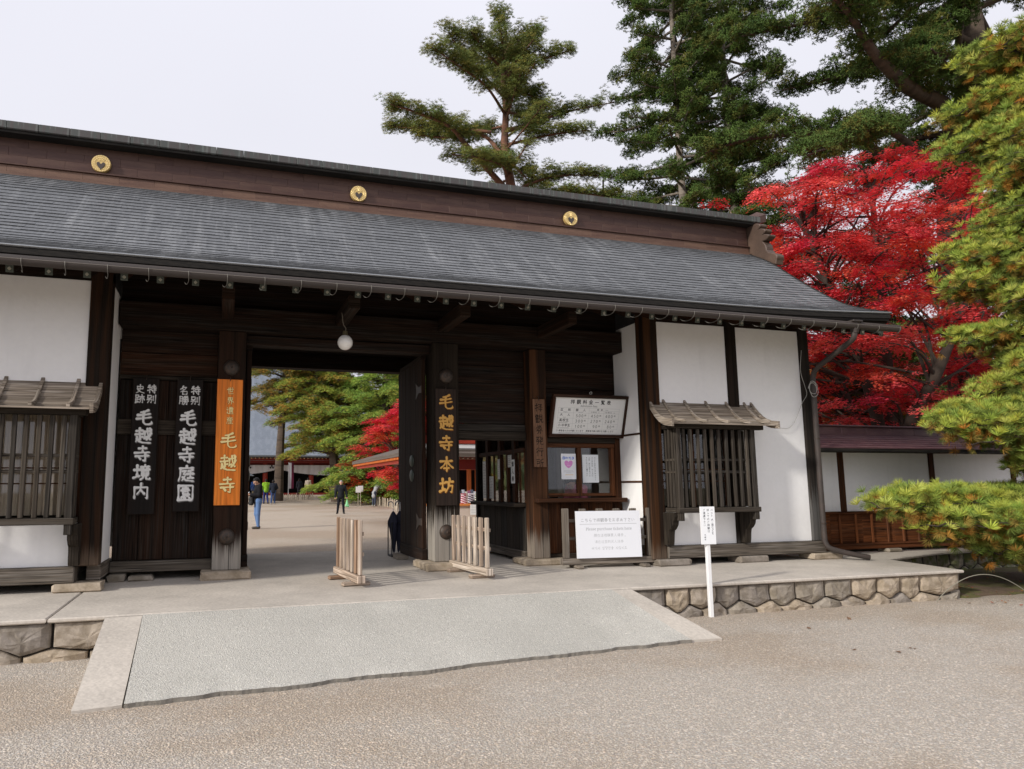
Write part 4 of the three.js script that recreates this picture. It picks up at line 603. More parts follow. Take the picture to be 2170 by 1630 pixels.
// ---------------------------------------------------------------- lettering: brush strokes on a 100 x 100 square
const G = {
  '毛': [[72, 6, 50, 16, 26, 20], [14, 36, 50, 34, 88, 26], [8, 58, 50, 54, 94, 46], [48, 18, 44, 50, 46, 78, 58, 90, 80, 90, 94, 84, 92, 70]],
  '越': [[10, 22, 48, 18], [28, 6, 28, 42], [6, 42, 52, 38], [30, 42, 32, 74], [32, 58, 50, 56], [14, 56, 18, 66, 8, 86], [14, 68, 26, 82, 46, 90, 96, 92], [54, 26, 96, 20], [58, 28, 58, 64, 52, 70], [58, 64, 72, 56], [72, 8, 76, 44, 88, 72, 96, 66], [92, 34, 84, 56, 66, 76], [86, 6, 92, 14]],
  '寺': [[28, 16, 74, 14], [50, 4, 50, 40], [6, 42, 50, 40, 94, 38], [12, 62, 90, 58], [66, 44, 66, 90, 50, 84], [30, 68, 40, 80]],
  '特': [[18, 12, 12, 34], [10, 32, 44, 30], [28, 6, 28, 94], [8, 64, 46, 52], [52, 20, 88, 18], [70, 6, 70, 38], [46, 38, 96, 36], [48, 60, 96, 56], [78, 42, 80, 90, 68, 84], [56, 66, 64, 78]],
  '別': [[12, 10, 12, 40], [12, 12, 46, 10, 46, 38], [12, 40, 46, 38], [6, 56, 50, 52, 46, 86, 36, 82], [28, 42, 24, 68, 8, 90], [66, 18, 66, 66], [88, 6, 88, 92, 74, 84]],
  '名': [[42, 6, 30, 28, 10, 44], [36, 20, 72, 18, 54, 44, 12, 70], [30, 32, 46, 42], [36, 62, 36, 94], [36, 62, 80, 60, 80, 94], [36, 90, 80, 90]],
  '勝': [[12, 10, 12, 60, 6, 90], [12, 10, 38, 10, 38, 90, 30, 86], [12, 34, 38, 34], [12, 56, 38, 56], [56, 8, 62, 18], [86, 6, 78, 18], [48, 24, 94, 22], [44, 38, 98, 36], [70, 6, 66, 36, 44, 62], [74, 38, 98, 58], [54, 64, 84, 62, 80, 90, 70, 86], [68, 50, 64, 74, 46, 94]],
  '史': [[22, 24, 22, 52], [22, 26, 78, 24, 78, 50], [22, 50, 78, 48], [50, 6, 50, 56, 36, 78, 8, 94], [28, 60, 52, 80, 94, 94]],
  '跡': [[10, 10, 10, 34], [10, 12, 38, 10, 38, 34], [10, 34, 38, 32], [24, 34, 24, 84], [24, 56, 40, 54], [10, 52, 10, 86], [6, 90, 42, 80], [70, 4, 72, 20], [48, 26, 96, 24], [64, 26, 62, 60, 48, 92], [78, 26, 78, 88, 68, 82], [54, 40, 48, 60], [88, 40, 96, 62]],
  '庭': [[52, 4, 52, 14], [14, 18, 94, 14], [18, 18, 16, 60, 6, 94], [30, 34, 48, 32, 34, 52, 48, 52, 36, 76, 24, 90], [30, 68, 48, 86, 96, 92], [86, 26, 60, 34], [56, 50, 94, 48], [74, 32, 74, 74], [60, 74, 92, 72]],
  '園': [[10, 8, 10, 94], [10, 10, 90, 8, 90, 94], [10, 90, 90, 90], [34, 24, 66, 24], [50, 16, 50, 34], [26, 36, 74, 34], [36, 44, 36, 56, 64, 56, 64, 44, 36, 44], [48, 58, 26, 78], [42, 66, 42, 84, 52, 78], [70, 60, 56, 68], [54, 62, 76, 82]],
  '境': [[8, 34, 38, 32], [24, 8, 24, 74], [4, 80, 40, 68], [68, 4, 68, 12], [46, 16, 94, 14], [56, 18, 60, 28], [82, 18, 78, 28], [42, 32, 98, 30], [52, 40, 52, 64], [52, 40, 88, 40, 88, 64], [52, 52, 88, 52], [52, 64, 88, 64], [62, 64, 58, 80, 42, 92], [76, 64, 76, 86, 96, 88, 96, 78]],
  '内': [[14, 26, 14, 94], [14, 28, 86, 26, 86, 92, 74, 86], [50, 4, 48, 40, 26, 70], [48, 42, 72, 66]],
  '世': [[6, 34, 94, 28], [28, 10, 28, 60], [50, 8, 50, 60], [74, 8, 74, 60], [50, 60, 74, 60], [28, 20, 28, 88, 92, 86]],
  '界': [[22, 8, 22, 42], [22, 10, 78, 8, 78, 42], [22, 26, 78, 26], [22, 42, 78, 42], [50, 8, 50, 42], [50, 44, 36, 60, 6, 72], [52, 44, 94, 70], [38, 62, 36, 80, 22, 96], [64, 60, 64, 96]],
  '遺': [[12, 10, 20, 20], [8, 34, 22, 34, 20, 70, 8, 86], [12, 80, 34, 90, 96, 92], [46, 8, 46, 20, 82, 20, 82, 8, 46, 8], [64, 2, 64, 28], [34, 30, 96, 28], [46, 38, 46, 70, 82, 70, 82, 38, 46, 38], [46, 48, 82, 48], [46, 59, 82, 59], [54, 72, 40, 84], [74, 72, 90, 82]],
  '産': [[50, 4, 50, 14], [16, 16, 88, 14], [34, 20, 40, 30], [66, 18, 58, 32], [18, 34, 92, 32], [22, 34, 20, 64, 6, 94], [42, 44, 32, 60], [38, 54, 84, 52], [60, 42, 60, 92], [38, 72, 80, 70], [28, 92, 94, 90]],
  '本': [[8, 30, 92, 26], [50, 4, 50, 96], [48, 30, 30, 56, 6, 74], [52, 30, 72, 54, 96, 72], [32, 72, 68, 70]],
  '坊': [[6, 36, 38, 32], [22, 8, 22, 76], [4, 84, 40, 70], [68, 6, 70, 20], [42, 28, 96, 24], [64, 28, 60, 60, 38, 92], [62, 50, 88, 48, 82, 90, 70, 84]],
  '拝': [[6, 30, 38, 26], [24, 6, 24, 90, 12, 84], [4, 62, 40, 48], [46, 16, 94, 12], [50, 34, 92, 30], [42, 54, 98, 50], [72, 14, 72, 96], [48, 72, 96, 70]],
  '観': [[18, 6, 8, 26], [14, 18, 46, 16], [30, 8, 30, 30], [6, 32, 50, 30], [20, 36, 8, 58], [16, 48, 16, 94], [16, 50, 48, 48], [34, 40, 34, 90], [16, 64, 46, 62], [16, 77, 46, 76], [16, 92, 50, 90], [58, 8, 58, 58, 90, 58, 90, 8, 58, 8], [58, 24, 90, 24], [58, 41, 90, 41], [66, 58, 62, 78, 46, 94], [80, 58, 80, 88, 98, 90, 98, 76]],
  '券': [[30, 6, 38, 18], [70, 6, 62, 18], [16, 24, 84, 22], [8, 42, 92, 40], [50, 4, 46, 40, 8, 70], [58, 40, 94, 66], [32, 62, 70, 60, 66, 90, 54, 84], [48, 62, 42, 80, 26, 96]],
  '発': [[14, 12, 42, 10, 30, 30, 6, 50], [18, 26, 28, 36], [56, 6, 62, 22, 94, 46], [84, 8, 72, 20], [92, 20, 80, 30], [28, 42, 72, 40], [12, 60, 90, 56], [40, 42, 38, 70, 14, 94], [62, 42, 62, 86, 92, 90, 92, 76]],
  '行': [[30, 6, 10, 28], [36, 28, 6, 58], [24, 46, 24, 96], [48, 16, 92, 14], [42, 40, 96, 38], [74, 40, 74, 92, 60, 86]],
  '所': [[8, 14, 46, 10], [12, 30, 12, 56], [12, 32, 44, 30, 44, 54], [12, 54, 44, 52], [12, 54, 12, 70, 4, 92], [90, 6, 60, 18], [60, 18, 60, 60, 48, 94], [60, 44, 96, 40], [80, 44, 80, 96]],
  '料': [[10, 18, 18, 30], [44, 14, 36, 30], [6, 42, 52, 38], [28, 8, 28, 94], [26, 44, 6, 74], [32, 46, 50, 64], [62, 16, 74, 28], [58, 38, 72, 50], [52, 70, 98, 60], [84, 6, 84, 96]],
  '金': [[50, 4, 36, 22, 6, 44], [52, 6, 94, 42], [30, 40, 70, 38], [16, 60, 84, 58], [50, 40, 50, 90], [28, 66, 36, 82], [72, 64, 64, 82], [8, 92, 94, 90]],
  '一': [[8, 52, 92, 48]],
  '覧': [[12, 6, 12, 40, 46, 40], [12, 8, 44, 8], [12, 18, 42, 18], [12, 28, 42, 28], [28, 8, 28, 40], [64, 4, 54, 20], [58, 14, 92, 12], [60, 26, 86, 24], [26, 46, 26, 74, 74, 74, 74, 46, 26, 46], [26, 55, 74, 55], [26, 64, 74, 64], [38, 76, 34, 88, 10, 96], [60, 76, 60, 90, 94, 92, 94, 82]],
  '表': [[16, 16, 84, 14], [22, 30, 78, 28], [8, 44, 94, 42], [50, 4, 50, 44, 32, 62, 6, 74], [34, 60, 34, 92, 58, 80], [86, 52, 64, 66], [50, 44, 66, 74, 94, 92]],
  '区': [[10, 12, 92, 10], [14, 12, 14, 90, 94, 88], [76, 22, 58, 54, 28, 78], [32, 28, 78, 74]],
  '個': [[26, 6, 6, 44], [18, 30, 18, 96], [34, 14, 34, 94], [34, 16, 94, 14, 94, 94], [34, 88, 94, 88], [46, 38, 82, 36], [64, 22, 64, 54], [50, 54, 50, 76, 78, 76, 78, 54, 50, 54]],
  '人': [[48, 6, 46, 40, 30, 72, 6, 94], [46, 40, 64, 72, 96, 94]],
  '団': [[12, 8, 12, 94], [12, 10, 88, 8, 88, 94], [12, 90, 88, 90], [24, 36, 78, 34], [60, 18, 60, 80, 46, 74], [34, 46, 44, 60]],
  '体': [[26, 6, 6, 44], [18, 30, 18, 96], [36, 28, 96, 26], [66, 6, 66, 96], [64, 28, 34, 72], [68, 28, 98, 70], [50, 74, 84, 72]],
  '大': [[8, 38, 92, 34], [48, 6, 46, 46, 28, 74, 6, 92], [50, 40, 66, 72, 94, 92]],
  '高': [[50, 4, 50, 16], [8, 18, 92, 16], [32, 28, 32, 44, 68, 44, 68, 28, 32, 28], [12, 54, 12, 96], [12, 54, 88, 54, 88, 92, 78, 88], [34, 66, 34, 82, 66, 82, 66, 66, 34, 66]],
  '校': [[6, 32, 44, 28], [26, 6, 26, 96], [24, 32, 6, 66], [28, 40, 42, 56], [70, 4, 70, 18], [46, 22, 96, 20], [60, 28, 48, 46], [80, 26, 94, 44], [84, 46, 70, 76, 42, 94], [56, 48, 72, 76, 98, 94]],
  '生': [[28, 10, 10, 40], [22, 30, 86, 26], [50, 4, 50, 92], [20, 58, 80, 56], [6, 92, 94, 90]],
  '小': [[50, 6, 50, 92, 36, 84], [26, 34, 8, 66], [72, 32, 94, 62]],
  '中': [[14, 28, 14, 64, 86, 64, 86, 28, 14, 28], [50, 4, 50, 96]],
  '学': [[20, 8, 28, 22], [48, 4, 52, 18], [80, 4, 68, 22], [10, 30, 10, 44], [10, 30, 92, 28, 86, 42], [28, 46, 70, 44, 52, 60], [6, 66, 94, 62], [52, 58, 52, 92, 38, 86]],
  '円': [[12, 10, 12, 94], [12, 12, 88, 10, 88, 92, 76, 88], [12, 52, 88, 52], [50, 12, 50, 52]],
  '窓': [[50, 4, 50, 14], [8, 16, 8, 30], [8, 18, 92, 16, 86, 28], [38, 20, 30, 36, 14, 44], [60, 20, 62, 34, 84, 36], [46, 38, 30, 56, 66, 54], [62, 44, 74, 58], [18, 68, 10, 88], [32, 66, 34, 88, 64, 90, 70, 78], [46, 64, 54, 76], [78, 64, 90, 80]],
  '口': [[16, 18, 16, 88], [16, 20, 84, 18, 84, 88], [16, 82, 84, 80]],
  '求': [[10, 28, 90, 24], [66, 6, 80, 16], [50, 4, 50, 92, 36, 86], [18, 40, 32, 52], [8, 80, 42, 58], [84, 38, 62, 52], [52, 46, 92, 84]],
  '下': [[6, 16, 94, 14], [48, 16, 48, 96], [54, 40, 76, 58]],
  'こ': [[24, 24, 72, 22], [18, 62, 28, 82, 84, 80]], 'ち': [[14, 26, 84, 22], [44, 6, 30, 62, 62, 48, 84, 62, 70, 86, 38, 92]], 'ら': [[40, 8, 60, 18], [30, 28, 24, 66, 56, 48, 82, 62, 66, 88, 34, 92]],
  'で': [[10, 24, 84, 18, 50, 44, 48, 72, 74, 90], [72, 38, 80, 48], [84, 32, 92, 42]], 'を': [[18, 22, 80, 18], [48, 6, 24, 52, 46, 46, 52, 66], [84, 40, 36, 68, 44, 90, 82, 90]], 'お': [[12, 28, 64, 24], [36, 6, 36, 84, 16, 74, 60, 48, 84, 62, 66, 88], [74, 18, 90, 32]],
  'め': [[28, 20, 50, 72], [62, 10, 50, 60, 20, 84, 18, 56, 60, 32, 88, 56, 62, 90]], 'さ': [[14, 32, 84, 26], [42, 6, 66, 56], [34, 62, 30, 84, 76, 90]], 'い': [[18, 22, 22, 68, 34, 78], [72, 26, 84, 64]],
  'ペ': [[8, 62, 36, 32, 92, 78], [72, 20, 84, 20, 84, 32, 72, 32, 72, 20]], 'ッ': [[20, 38, 28, 58], [44, 34, 52, 54], [82, 34, 66, 76, 40, 92]], 'ト': [[36, 6, 36, 94], [38, 40, 76, 60]], 'は': [[16, 12, 14, 88], [36, 34, 90, 30], [66, 8, 66, 78, 44, 88, 46, 70, 86, 86]],
  'の': [[52, 16, 42, 70, 16, 76, 22, 36, 62, 16, 90, 50, 60, 88]], 'に': [[16, 12, 14, 88], [44, 28, 84, 26], [42, 66, 52, 82, 88, 80]], 'な': [[12, 24, 58, 20], [38, 6, 14, 58], [68, 18, 90, 34], [66, 42, 66, 82, 40, 86, 46, 70, 86, 90]], 'ど': [[34, 8, 44, 40], [72, 26, 24, 58, 34, 86, 82, 86], [76, 8, 82, 18], [88, 4, 94, 14]],
  'か': [[10, 30, 66, 28, 56, 88, 42, 82], [36, 8, 12, 88], [78, 24, 92, 50]], 'ず': [[8, 22, 94, 20], [54, 6, 54, 46, 36, 54, 44, 40, 56, 56, 32, 92], [76, 2, 82, 12]], 'し': [[30, 8, 28, 76, 48, 90, 84, 66]], 'て': [[10, 24, 88, 18, 50, 46, 50, 74, 76, 90]], 'れ': [[26, 6, 26, 94], [8, 30, 40, 26, 8, 76], [40, 40, 66, 22, 66, 80, 94, 76]], 'よ': [[52, 26, 82, 24], [52, 6, 52, 80, 22, 86, 26, 68, 82, 88]], 'う': [[32, 8, 66, 16], [16, 40, 62, 26, 78, 54, 38, 94]], 'り': [[26, 12, 24, 48], [70, 8, 72, 58, 42, 94]], 'ま': [[16, 20, 84, 18], [18, 40, 82, 38], [50, 6, 50, 80, 22, 86, 26, 68, 84, 88]], 'す': [[8, 22, 94, 20], [54, 6, 54, 46, 36, 54, 44, 40, 56, 56, 32, 92]], 'っ': [[20, 50, 62, 40, 82, 60, 44, 88]], 'ご': [[20, 28, 66, 26], [16, 64, 26, 84, 80, 82], [72, 8, 78, 18], [84, 4, 90, 14]],
  'キ': [[14, 34, 82, 26], [8, 62, 92, 54], [42, 6, 56, 96]], 'ャ': [[20, 52, 84, 42, 66, 66], [40, 34, 54, 94]], 'リ': [[26, 12, 26, 54], [72, 8, 72, 58, 40, 94]], 'ー': [[50, 10, 50, 90]], 'バ': [[34, 30, 10, 84], [58, 28, 90, 82], [70, 8, 78, 20], [84, 4, 92, 16]], 'グ': [[36, 10, 10, 50], [32, 24, 78, 22, 66, 64, 28, 94], [78, 4, 84, 14]], 'ケ': [[34, 8, 10, 50], [28, 30, 92, 28], [62, 30, 58, 66, 34, 94]], 'ス': [[16, 18, 76, 16, 56, 52, 10, 90], [58, 54, 90, 88]],
  '又': [[14, 16, 82, 14, 56, 60, 8, 92], [18, 32, 54, 70, 94, 92]], '入': [[34, 10, 52, 18, 44, 56, 6, 92], [50, 30, 64, 70, 96, 92]], '外': [[26, 6, 6, 52], [20, 24, 48, 22, 34, 64, 6, 94], [18, 44, 34, 56], [68, 4, 68, 96], [70, 42, 96, 58]], '出': [[50, 4, 50, 92], [20, 18, 20, 46, 80, 46, 80, 18], [12, 56, 12, 92, 88, 92, 88, 56]], '場': [[4, 36, 34, 32], [20, 8, 20, 74], [2, 82, 36, 68], [48, 8, 48, 40, 86, 40, 86, 8, 48, 8], [48, 24, 86, 24], [38, 50, 96, 48], [54, 50, 36, 74], [48, 62, 92, 60, 84, 94, 72, 88], [64, 62, 42, 88], [78, 62, 58, 92]],
  '犬': [[8, 38, 92, 34], [48, 6, 44, 50, 6, 92], [52, 40, 94, 92], [70, 10, 80, 22]], '猫': [[36, 6, 10, 34], [18, 16, 34, 50, 30, 92, 18, 88], [32, 50, 8, 72], [46, 22, 96, 20], [58, 8, 58, 34], [82, 8, 82, 34], [48, 42, 48, 94, 92, 94, 92, 42, 48, 42], [48, 68, 92, 68], [70, 42, 70, 94]], '伴': [[24, 6, 6, 44], [16, 30, 16, 96], [44, 12, 52, 28], [86, 10, 78, 28], [36, 40, 94, 38], [30, 62, 98, 60], [66, 6, 66, 96]], '遠': [[12, 10, 20, 20], [8, 34, 22, 34, 20, 70, 8, 86], [12, 80, 34, 90, 96, 92], [42, 14, 88, 12], [64, 4, 64, 24], [34, 26, 96, 24], [46, 34, 46, 48, 82, 48, 82, 34, 46, 34], [62, 50, 34, 70], [54, 58, 54, 80], [84, 54, 70, 62], [66, 60, 94, 80]], '慮': [[46, 4, 46, 20], [48, 12, 76, 10], [16, 22, 92, 20], [18, 22, 16, 62, 6, 92], [34, 32, 78, 30], [36, 40, 36, 62, 80, 62, 80, 40, 36, 40], [36, 51, 80, 51], [58, 40, 58, 62], [26, 72, 20, 90], [40, 70, 42, 90, 70, 90], [84, 70, 94, 86]],
  '障': [[10, 6, 10, 96], [10, 8, 32, 8, 22, 36, 34, 56, 14, 64], [66, 4, 66, 14], [42, 16, 94, 14], [54, 18, 58, 28], [80, 18, 76, 28], [38, 32, 98, 30], [50, 40, 50, 64, 86, 64, 86, 40, 50, 40], [50, 52, 86, 52], [38, 78, 98, 76], [68, 64, 68, 96]], '害': [[50, 2, 50, 12], [10, 14, 10, 26], [10, 14, 90, 14, 86, 26], [26, 30, 74, 28], [30, 42, 70, 40], [10, 56, 90, 54], [50, 20, 50, 66], [30, 68, 30, 92, 70, 92, 70, 68, 30, 68]], '者': [[22, 20, 70, 18], [46, 4, 46, 38], [6, 40, 94, 36], [84, 10, 50, 44, 8, 70], [32, 54, 32, 94, 76, 94, 76, 54, 32, 54], [32, 73, 76, 73]], '方': [[48, 4, 50, 18], [8, 26, 92, 22], [42, 26, 38, 60, 8, 92], [40, 48, 76, 46, 70, 90, 56, 84]], '半': [[24, 10, 34, 28], [76, 8, 64, 28], [16, 40, 84, 38], [6, 62, 94, 60], [50, 4, 50, 96]], '額': [[6, 14, 46, 12], [26, 4, 26, 12], [22, 24, 6, 46], [18, 30, 40, 30, 8, 62], [18, 36, 46, 58], [14, 68, 14, 92, 38, 92, 38, 68, 14, 68], [52, 10, 98, 8], [58, 22, 58, 74, 92, 74, 92, 22, 58, 22], [58, 40, 92, 40], [58, 56, 92, 56], [66, 76, 52, 94], [82, 76, 96, 92]], '手': [[76, 6, 24, 18], [16, 36, 84, 32], [6, 58, 94, 54], [50, 14, 50, 92, 36, 86]], '帳': [[8, 26, 8, 76], [8, 26, 38, 26, 38, 74], [22, 6, 22, 96], [52, 8, 52, 92, 70, 82], [52, 10, 90, 8], [52, 24, 86, 24], [52, 38, 86, 38], [44, 54, 98, 52], [66, 54, 96, 92], [88, 60, 72, 72]], '提': [[4, 30, 36, 26], [20, 6, 20, 90, 10, 84], [4, 62, 38, 48], [48, 8, 48, 40, 88, 40, 88, 8, 48, 8], [48, 24, 88, 24], [42, 52, 96, 50], [68, 52, 68, 84], [68, 66, 90, 66], [52, 62, 38, 94], [48, 76, 96, 92]], '示': [[22, 14, 78, 12], [6, 36, 94, 34], [50, 36, 50, 92, 38, 86], [26, 52, 10, 80], [74, 50, 94, 76]], '願': [[8, 10, 50, 8], [12, 10, 12, 60, 4, 92], [20, 24, 20, 50, 44, 50, 44, 24, 20, 24], [20, 37, 44, 37], [32, 50, 32, 92], [20, 62, 14, 82], [44, 60, 50, 80], [56, 10, 98, 8], [62, 22, 62, 74, 94, 74, 94, 22, 62, 22], [62, 40, 94, 40], [62, 56, 94, 56], [70, 76, 56, 94], [86, 76, 98, 92]],
  '以': [[14, 18, 14, 74, 40, 60], [40, 20, 48, 40], [76, 8, 68, 62, 40, 94], [70, 60, 94, 90]], '上': [[46, 8, 46, 90], [48, 42, 84, 40], [6, 92, 94, 90]],
  '請': [[18, 4, 26, 12], [4, 20, 40, 18], [10, 32, 36, 32], [10, 44, 36, 44], [10, 56, 10, 86, 34, 86, 34, 56, 10, 56], [46, 14, 96, 12], [50, 26, 92, 26], [44, 38, 98, 38], [70, 4, 70, 38], [54, 48, 54, 94], [54, 48, 90, 48, 90, 94], [54, 62, 90, 62], [54, 76, 90, 76]], '在': [[6, 26, 92, 22], [44, 4, 26, 46, 4, 66], [24, 44, 24, 96], [42, 52, 90, 50], [66, 30, 66, 88], [36, 90, 96, 88]], '這': [[12, 12, 20, 22], [8, 36, 22, 36, 20, 70, 8, 86], [12, 80, 34, 90, 96, 92], [62, 4, 66, 12], [38, 20, 94, 18], [48, 32, 84, 32], [48, 44, 84, 44], [50, 56, 50, 78, 82, 78, 82, 56, 50, 56]], '裡': [[20, 6, 26, 16], [6, 26, 38, 24, 6, 62], [22, 46, 22, 94], [26, 48, 38, 60], [48, 12, 48, 52, 92, 52, 92, 12, 48, 12], [48, 32, 92, 32], [70, 12, 70, 88], [46, 70, 96, 70], [42, 90, 98, 88]], '購': [[8, 8, 8, 70, 36, 70, 36, 8, 8, 8], [8, 28, 36, 28], [8, 48, 36, 48], [16, 72, 4, 92], [28, 72, 40, 90], [46, 16, 96, 14], [58, 6, 58, 40], [82, 6, 82, 40], [44, 40, 98, 38], [52, 50, 52, 96], [52, 50, 90, 50, 90, 94], [52, 64, 90, 64], [42, 78, 98, 78], [70, 40, 70, 78]], '買': [[14, 8, 14, 28, 86, 28, 86, 8, 14, 8], [38, 8, 38, 28], [62, 8, 62, 28], [24, 36, 24, 78, 76, 78, 76, 36, 24, 36], [24, 50, 76, 50], [24, 64, 76, 64], [38, 80, 16, 96], [62, 80, 86, 94]], '请': [[14, 8, 24, 18], [8, 36, 22, 36, 20, 84, 36, 70], [46, 14, 96, 12], [50, 26, 92, 26], [44, 38, 98, 38], [70, 4, 70, 38], [54, 48, 54, 94], [54, 48, 90, 48, 90, 94], [54, 62, 90, 62], [54, 76, 90, 76]], '这': [[12, 12, 20, 22], [8, 36, 22, 36, 20, 70, 8, 86], [12, 80, 34, 90, 96, 92], [62, 6, 68, 18], [36, 26, 94, 24], [86, 26, 70, 60, 38, 80], [44, 40, 90, 78]], '里': [[18, 8, 18, 50, 82, 50, 82, 8, 18, 8], [18, 29, 82, 29], [50, 8, 50, 90], [14, 70, 86, 70], [6, 92, 94, 90]], '购': [[8, 10, 8, 64], [8, 10, 36, 10, 36, 64], [22, 20, 20, 60, 4, 92], [26, 66, 38, 86], [58, 6, 44, 40], [54, 24, 92, 22, 88, 88, 74, 82], [66, 36, 54, 66, 78, 64]], '买': [[14, 12, 90, 10, 80, 26], [30, 26, 40, 38], [18, 42, 32, 52], [8, 62, 94, 60], [54, 22, 50, 60, 10, 94], [56, 66, 90, 92]], '场': [[4, 36, 34, 32], [20, 8, 20, 74], [2, 82, 36, 68], [44, 14, 82, 12, 48, 46, 92, 42, 84, 94, 70, 88], [62, 46, 40, 76], [76, 46, 50, 92]],
};
const jamo = { 'ㅇ': [[50, 12, 80, 30, 80, 70, 50, 88, 20, 70, 20, 30, 50, 12]], 'ㄱ': [[16, 20, 84, 20, 76, 90]], 'ㅅ': [[50, 10, 14, 90], [50, 30, 88, 90]], 'ㅈ': [[14, 16, 86, 16], [54, 16, 14, 90], [54, 40, 88, 90]], 'ㅂ': [[20, 10, 20, 88, 80, 88, 80, 10], [20, 48, 80, 48]], 'ㄹ': [[16, 12, 82, 12, 82, 48, 18, 48, 18, 88, 86, 88]], 'ㅁ': [[18, 14, 18, 86, 82, 86, 82, 14, 18, 14]], 'ㄴ': [[18, 10, 18, 86, 86, 86]] };
function syl(parts) { const o = []; for (const [j, x, y, w, h] of parts) for (const s of (typeof j === 'string' ? jamo[j] : [j])) o.push(s.map((v, i) => i % 2 ? y + v * h / 100 : x + v * w / 100)); return o; }
const V = [50, 0, 50, 100], Tl = [0, 50, 100, 50];
Object.assign(G, { '여': syl([['ㅇ', 4, 20, 50, 60], [V, 70, 2, 20, 96], [[0, 38, 100, 38], 56, 0, 24, 100], [[0, 60, 100, 60], 56, 0, 24, 100]]), '기': syl([['ㄱ', 4, 14, 54, 74], [V, 70, 2, 20, 96]]), '서': syl([['ㅅ', 4, 14, 56, 74], [V, 72, 2, 20, 96], [Tl, 60, 0, 22, 90]]), '입': syl([['ㅇ', 6, 4, 48, 46], [V, 70, 0, 20, 52], ['ㅂ', 24, 54, 56, 44]]), '장': syl([['ㅈ', 4, 4, 52, 46], [V, 66, 0, 20, 54], [Tl, 76, 0, 20, 52], ['ㅇ', 26, 54, 52, 46]]), '권': syl([['ㄱ', 8, 2, 46, 34], [Tl, 4, 18, 58, 50], [[50, 0, 50, 100], 24, 42, 16, 22], [V, 70, 0, 20, 62], ['ㄴ', 20, 64, 66, 34]]), '을': syl([['ㅇ', 30, 2, 40, 34], [Tl, 6, 20, 88, 46], ['ㄹ', 24, 54, 54, 44]]), '사': syl([['ㅅ', 4, 14, 56, 74], [V, 66, 2, 20, 96], [Tl, 76, 0, 22, 96]]), '십': syl([['ㅅ', 4, 2, 52, 48], [V, 70, 0, 20, 52], ['ㅂ', 24, 54, 56, 44]]), '시': syl([['ㅅ', 4, 14, 56, 74], [V, 72, 2, 20, 96]]), '오': syl([['ㅇ', 26, 6, 48, 48], [V, 40, 54, 20, 26], [Tl, 6, 64, 88, 36]]) });
function smooth(s) { // points of a stroke, rounded a little
  const p = []; for (let i = 0; i < s.length; i += 2) p.push([s[i], s[i + 1]]); return p;
}
// brush: tapered quads; plain: even width
function glyph(ctx, ch, x, y, w, h, lw, brush = false) {
  const st = G[ch]; if (!st) { return; }
  ctx.lineCap = 'round'; ctx.lineJoin = 'round'; const R = mulberry(ch.charCodeAt(0) + Math.round(x) * 7);
  for (const s of st) {
    const p = smooth(s).map(([a, b]) => [x + a / 100 * w, y + b / 100 * h]);
    if (!brush) { ctx.lineWidth = lw; ctx.beginPath(); ctx.moveTo(...p[0]); for (let i = 1; i < p.length; i++) ctx.lineTo(...p[i]); ctx.stroke(); continue; }
    let L = 0; const len = [0]; for (let i = 1; i < p.length; i++) { L += Math.hypot(p[i][0] - p[i - 1][0], p[i][1] - p[i - 1][1]); len.push(L); }
    const n = Math.max(6, Math.round(L / (w * 0.03))); let prev = null; const k0 = 0.85 + 0.35 * R();
    for (let i = 0; i <= n; i++) {
      const d = i / n * L; let j = 1; while (j < p.length - 1 && len[j] < d) j++; const t = (d - len[j - 1]) / Math.max(1e-6, len[j] - len[j - 1]); let q = [lerp(p[j - 1][0], p[j][0], t), lerp(p[j - 1][1], p[j][1], t)];
      const f = i / n, wd = lw * k0 * (0.55 + 0.65 * Math.pow(1 - f, 2) + 0.55 * Math.exp(-Math.pow((f - 0.86) / 0.1, 2)) * (s.length > 4 ? 0.5 : 1)) * (f > 0.93 ? (1 - f) / 0.07 * 0.7 + 0.3 : 1);
      if (prev) { ctx.lineWidth = wd; ctx.beginPath(); ctx.moveTo(...prev); ctx.lineTo(...q); ctx.stroke(); } prev = q;
    }
  }
}
function text(ctx, str, x, y, size, lw, { vertical = false, gap = 1.05, brush = false, wide = 1 } = {}) { for (const ch of str) { if (ch !== ' ') glyph(ctx, ch, x, y, size * wide, size, lw, brush); if (vertical) y += size * gap; else x += size * wide * gap; } }
function canvasTex(w, h, draw) { const c = document.createElement('canvas'); c.width = w; c.height = h; const x = c.getContext('2d'); draw(x, w, h); const t = new THREE.CanvasTexture(c); t.colorSpace = THREE.SRGBColorSpace; t.magFilter = THREE.LinearFilter; t.anisotropy = 8; return t; }
function bumpTex(w, h, draw) { const t = canvasTex(w, h, draw); t.colorSpace = THREE.NoColorSpace; return t; }

// ---------------------------------------------------------------- hanging boards, notices, fences, lamp
const faceGeo = (w, h) => new THREE.PlaneGeometry(w, h);
function woodFill(x, w, h, base, alt, vertical, seed) { const im = x.createImageData(w, h), d = im.data; for (let j = 0; j < h; j++) for (let i = 0; i < w; i++) { const u = vertical ? j / h : i / w, v = vertical ? i / w : j / h, g = grain(u * 0.6, v * 0.35 + 0.2, seed); const c = mul3(mix3(base, alt, sstep(0.3, 0.75, g.c)), 0.75 + 0.3 * g.b + 0.25 * (g.ring - 0.5)), o = (j * w + i) * 4; for (let k = 0; k < 3; k++) d[o + k] = clamp(l2s(c[k]), 0, 255); d[o + 3] = 255; } x.putImageData(im, 0, 0); }
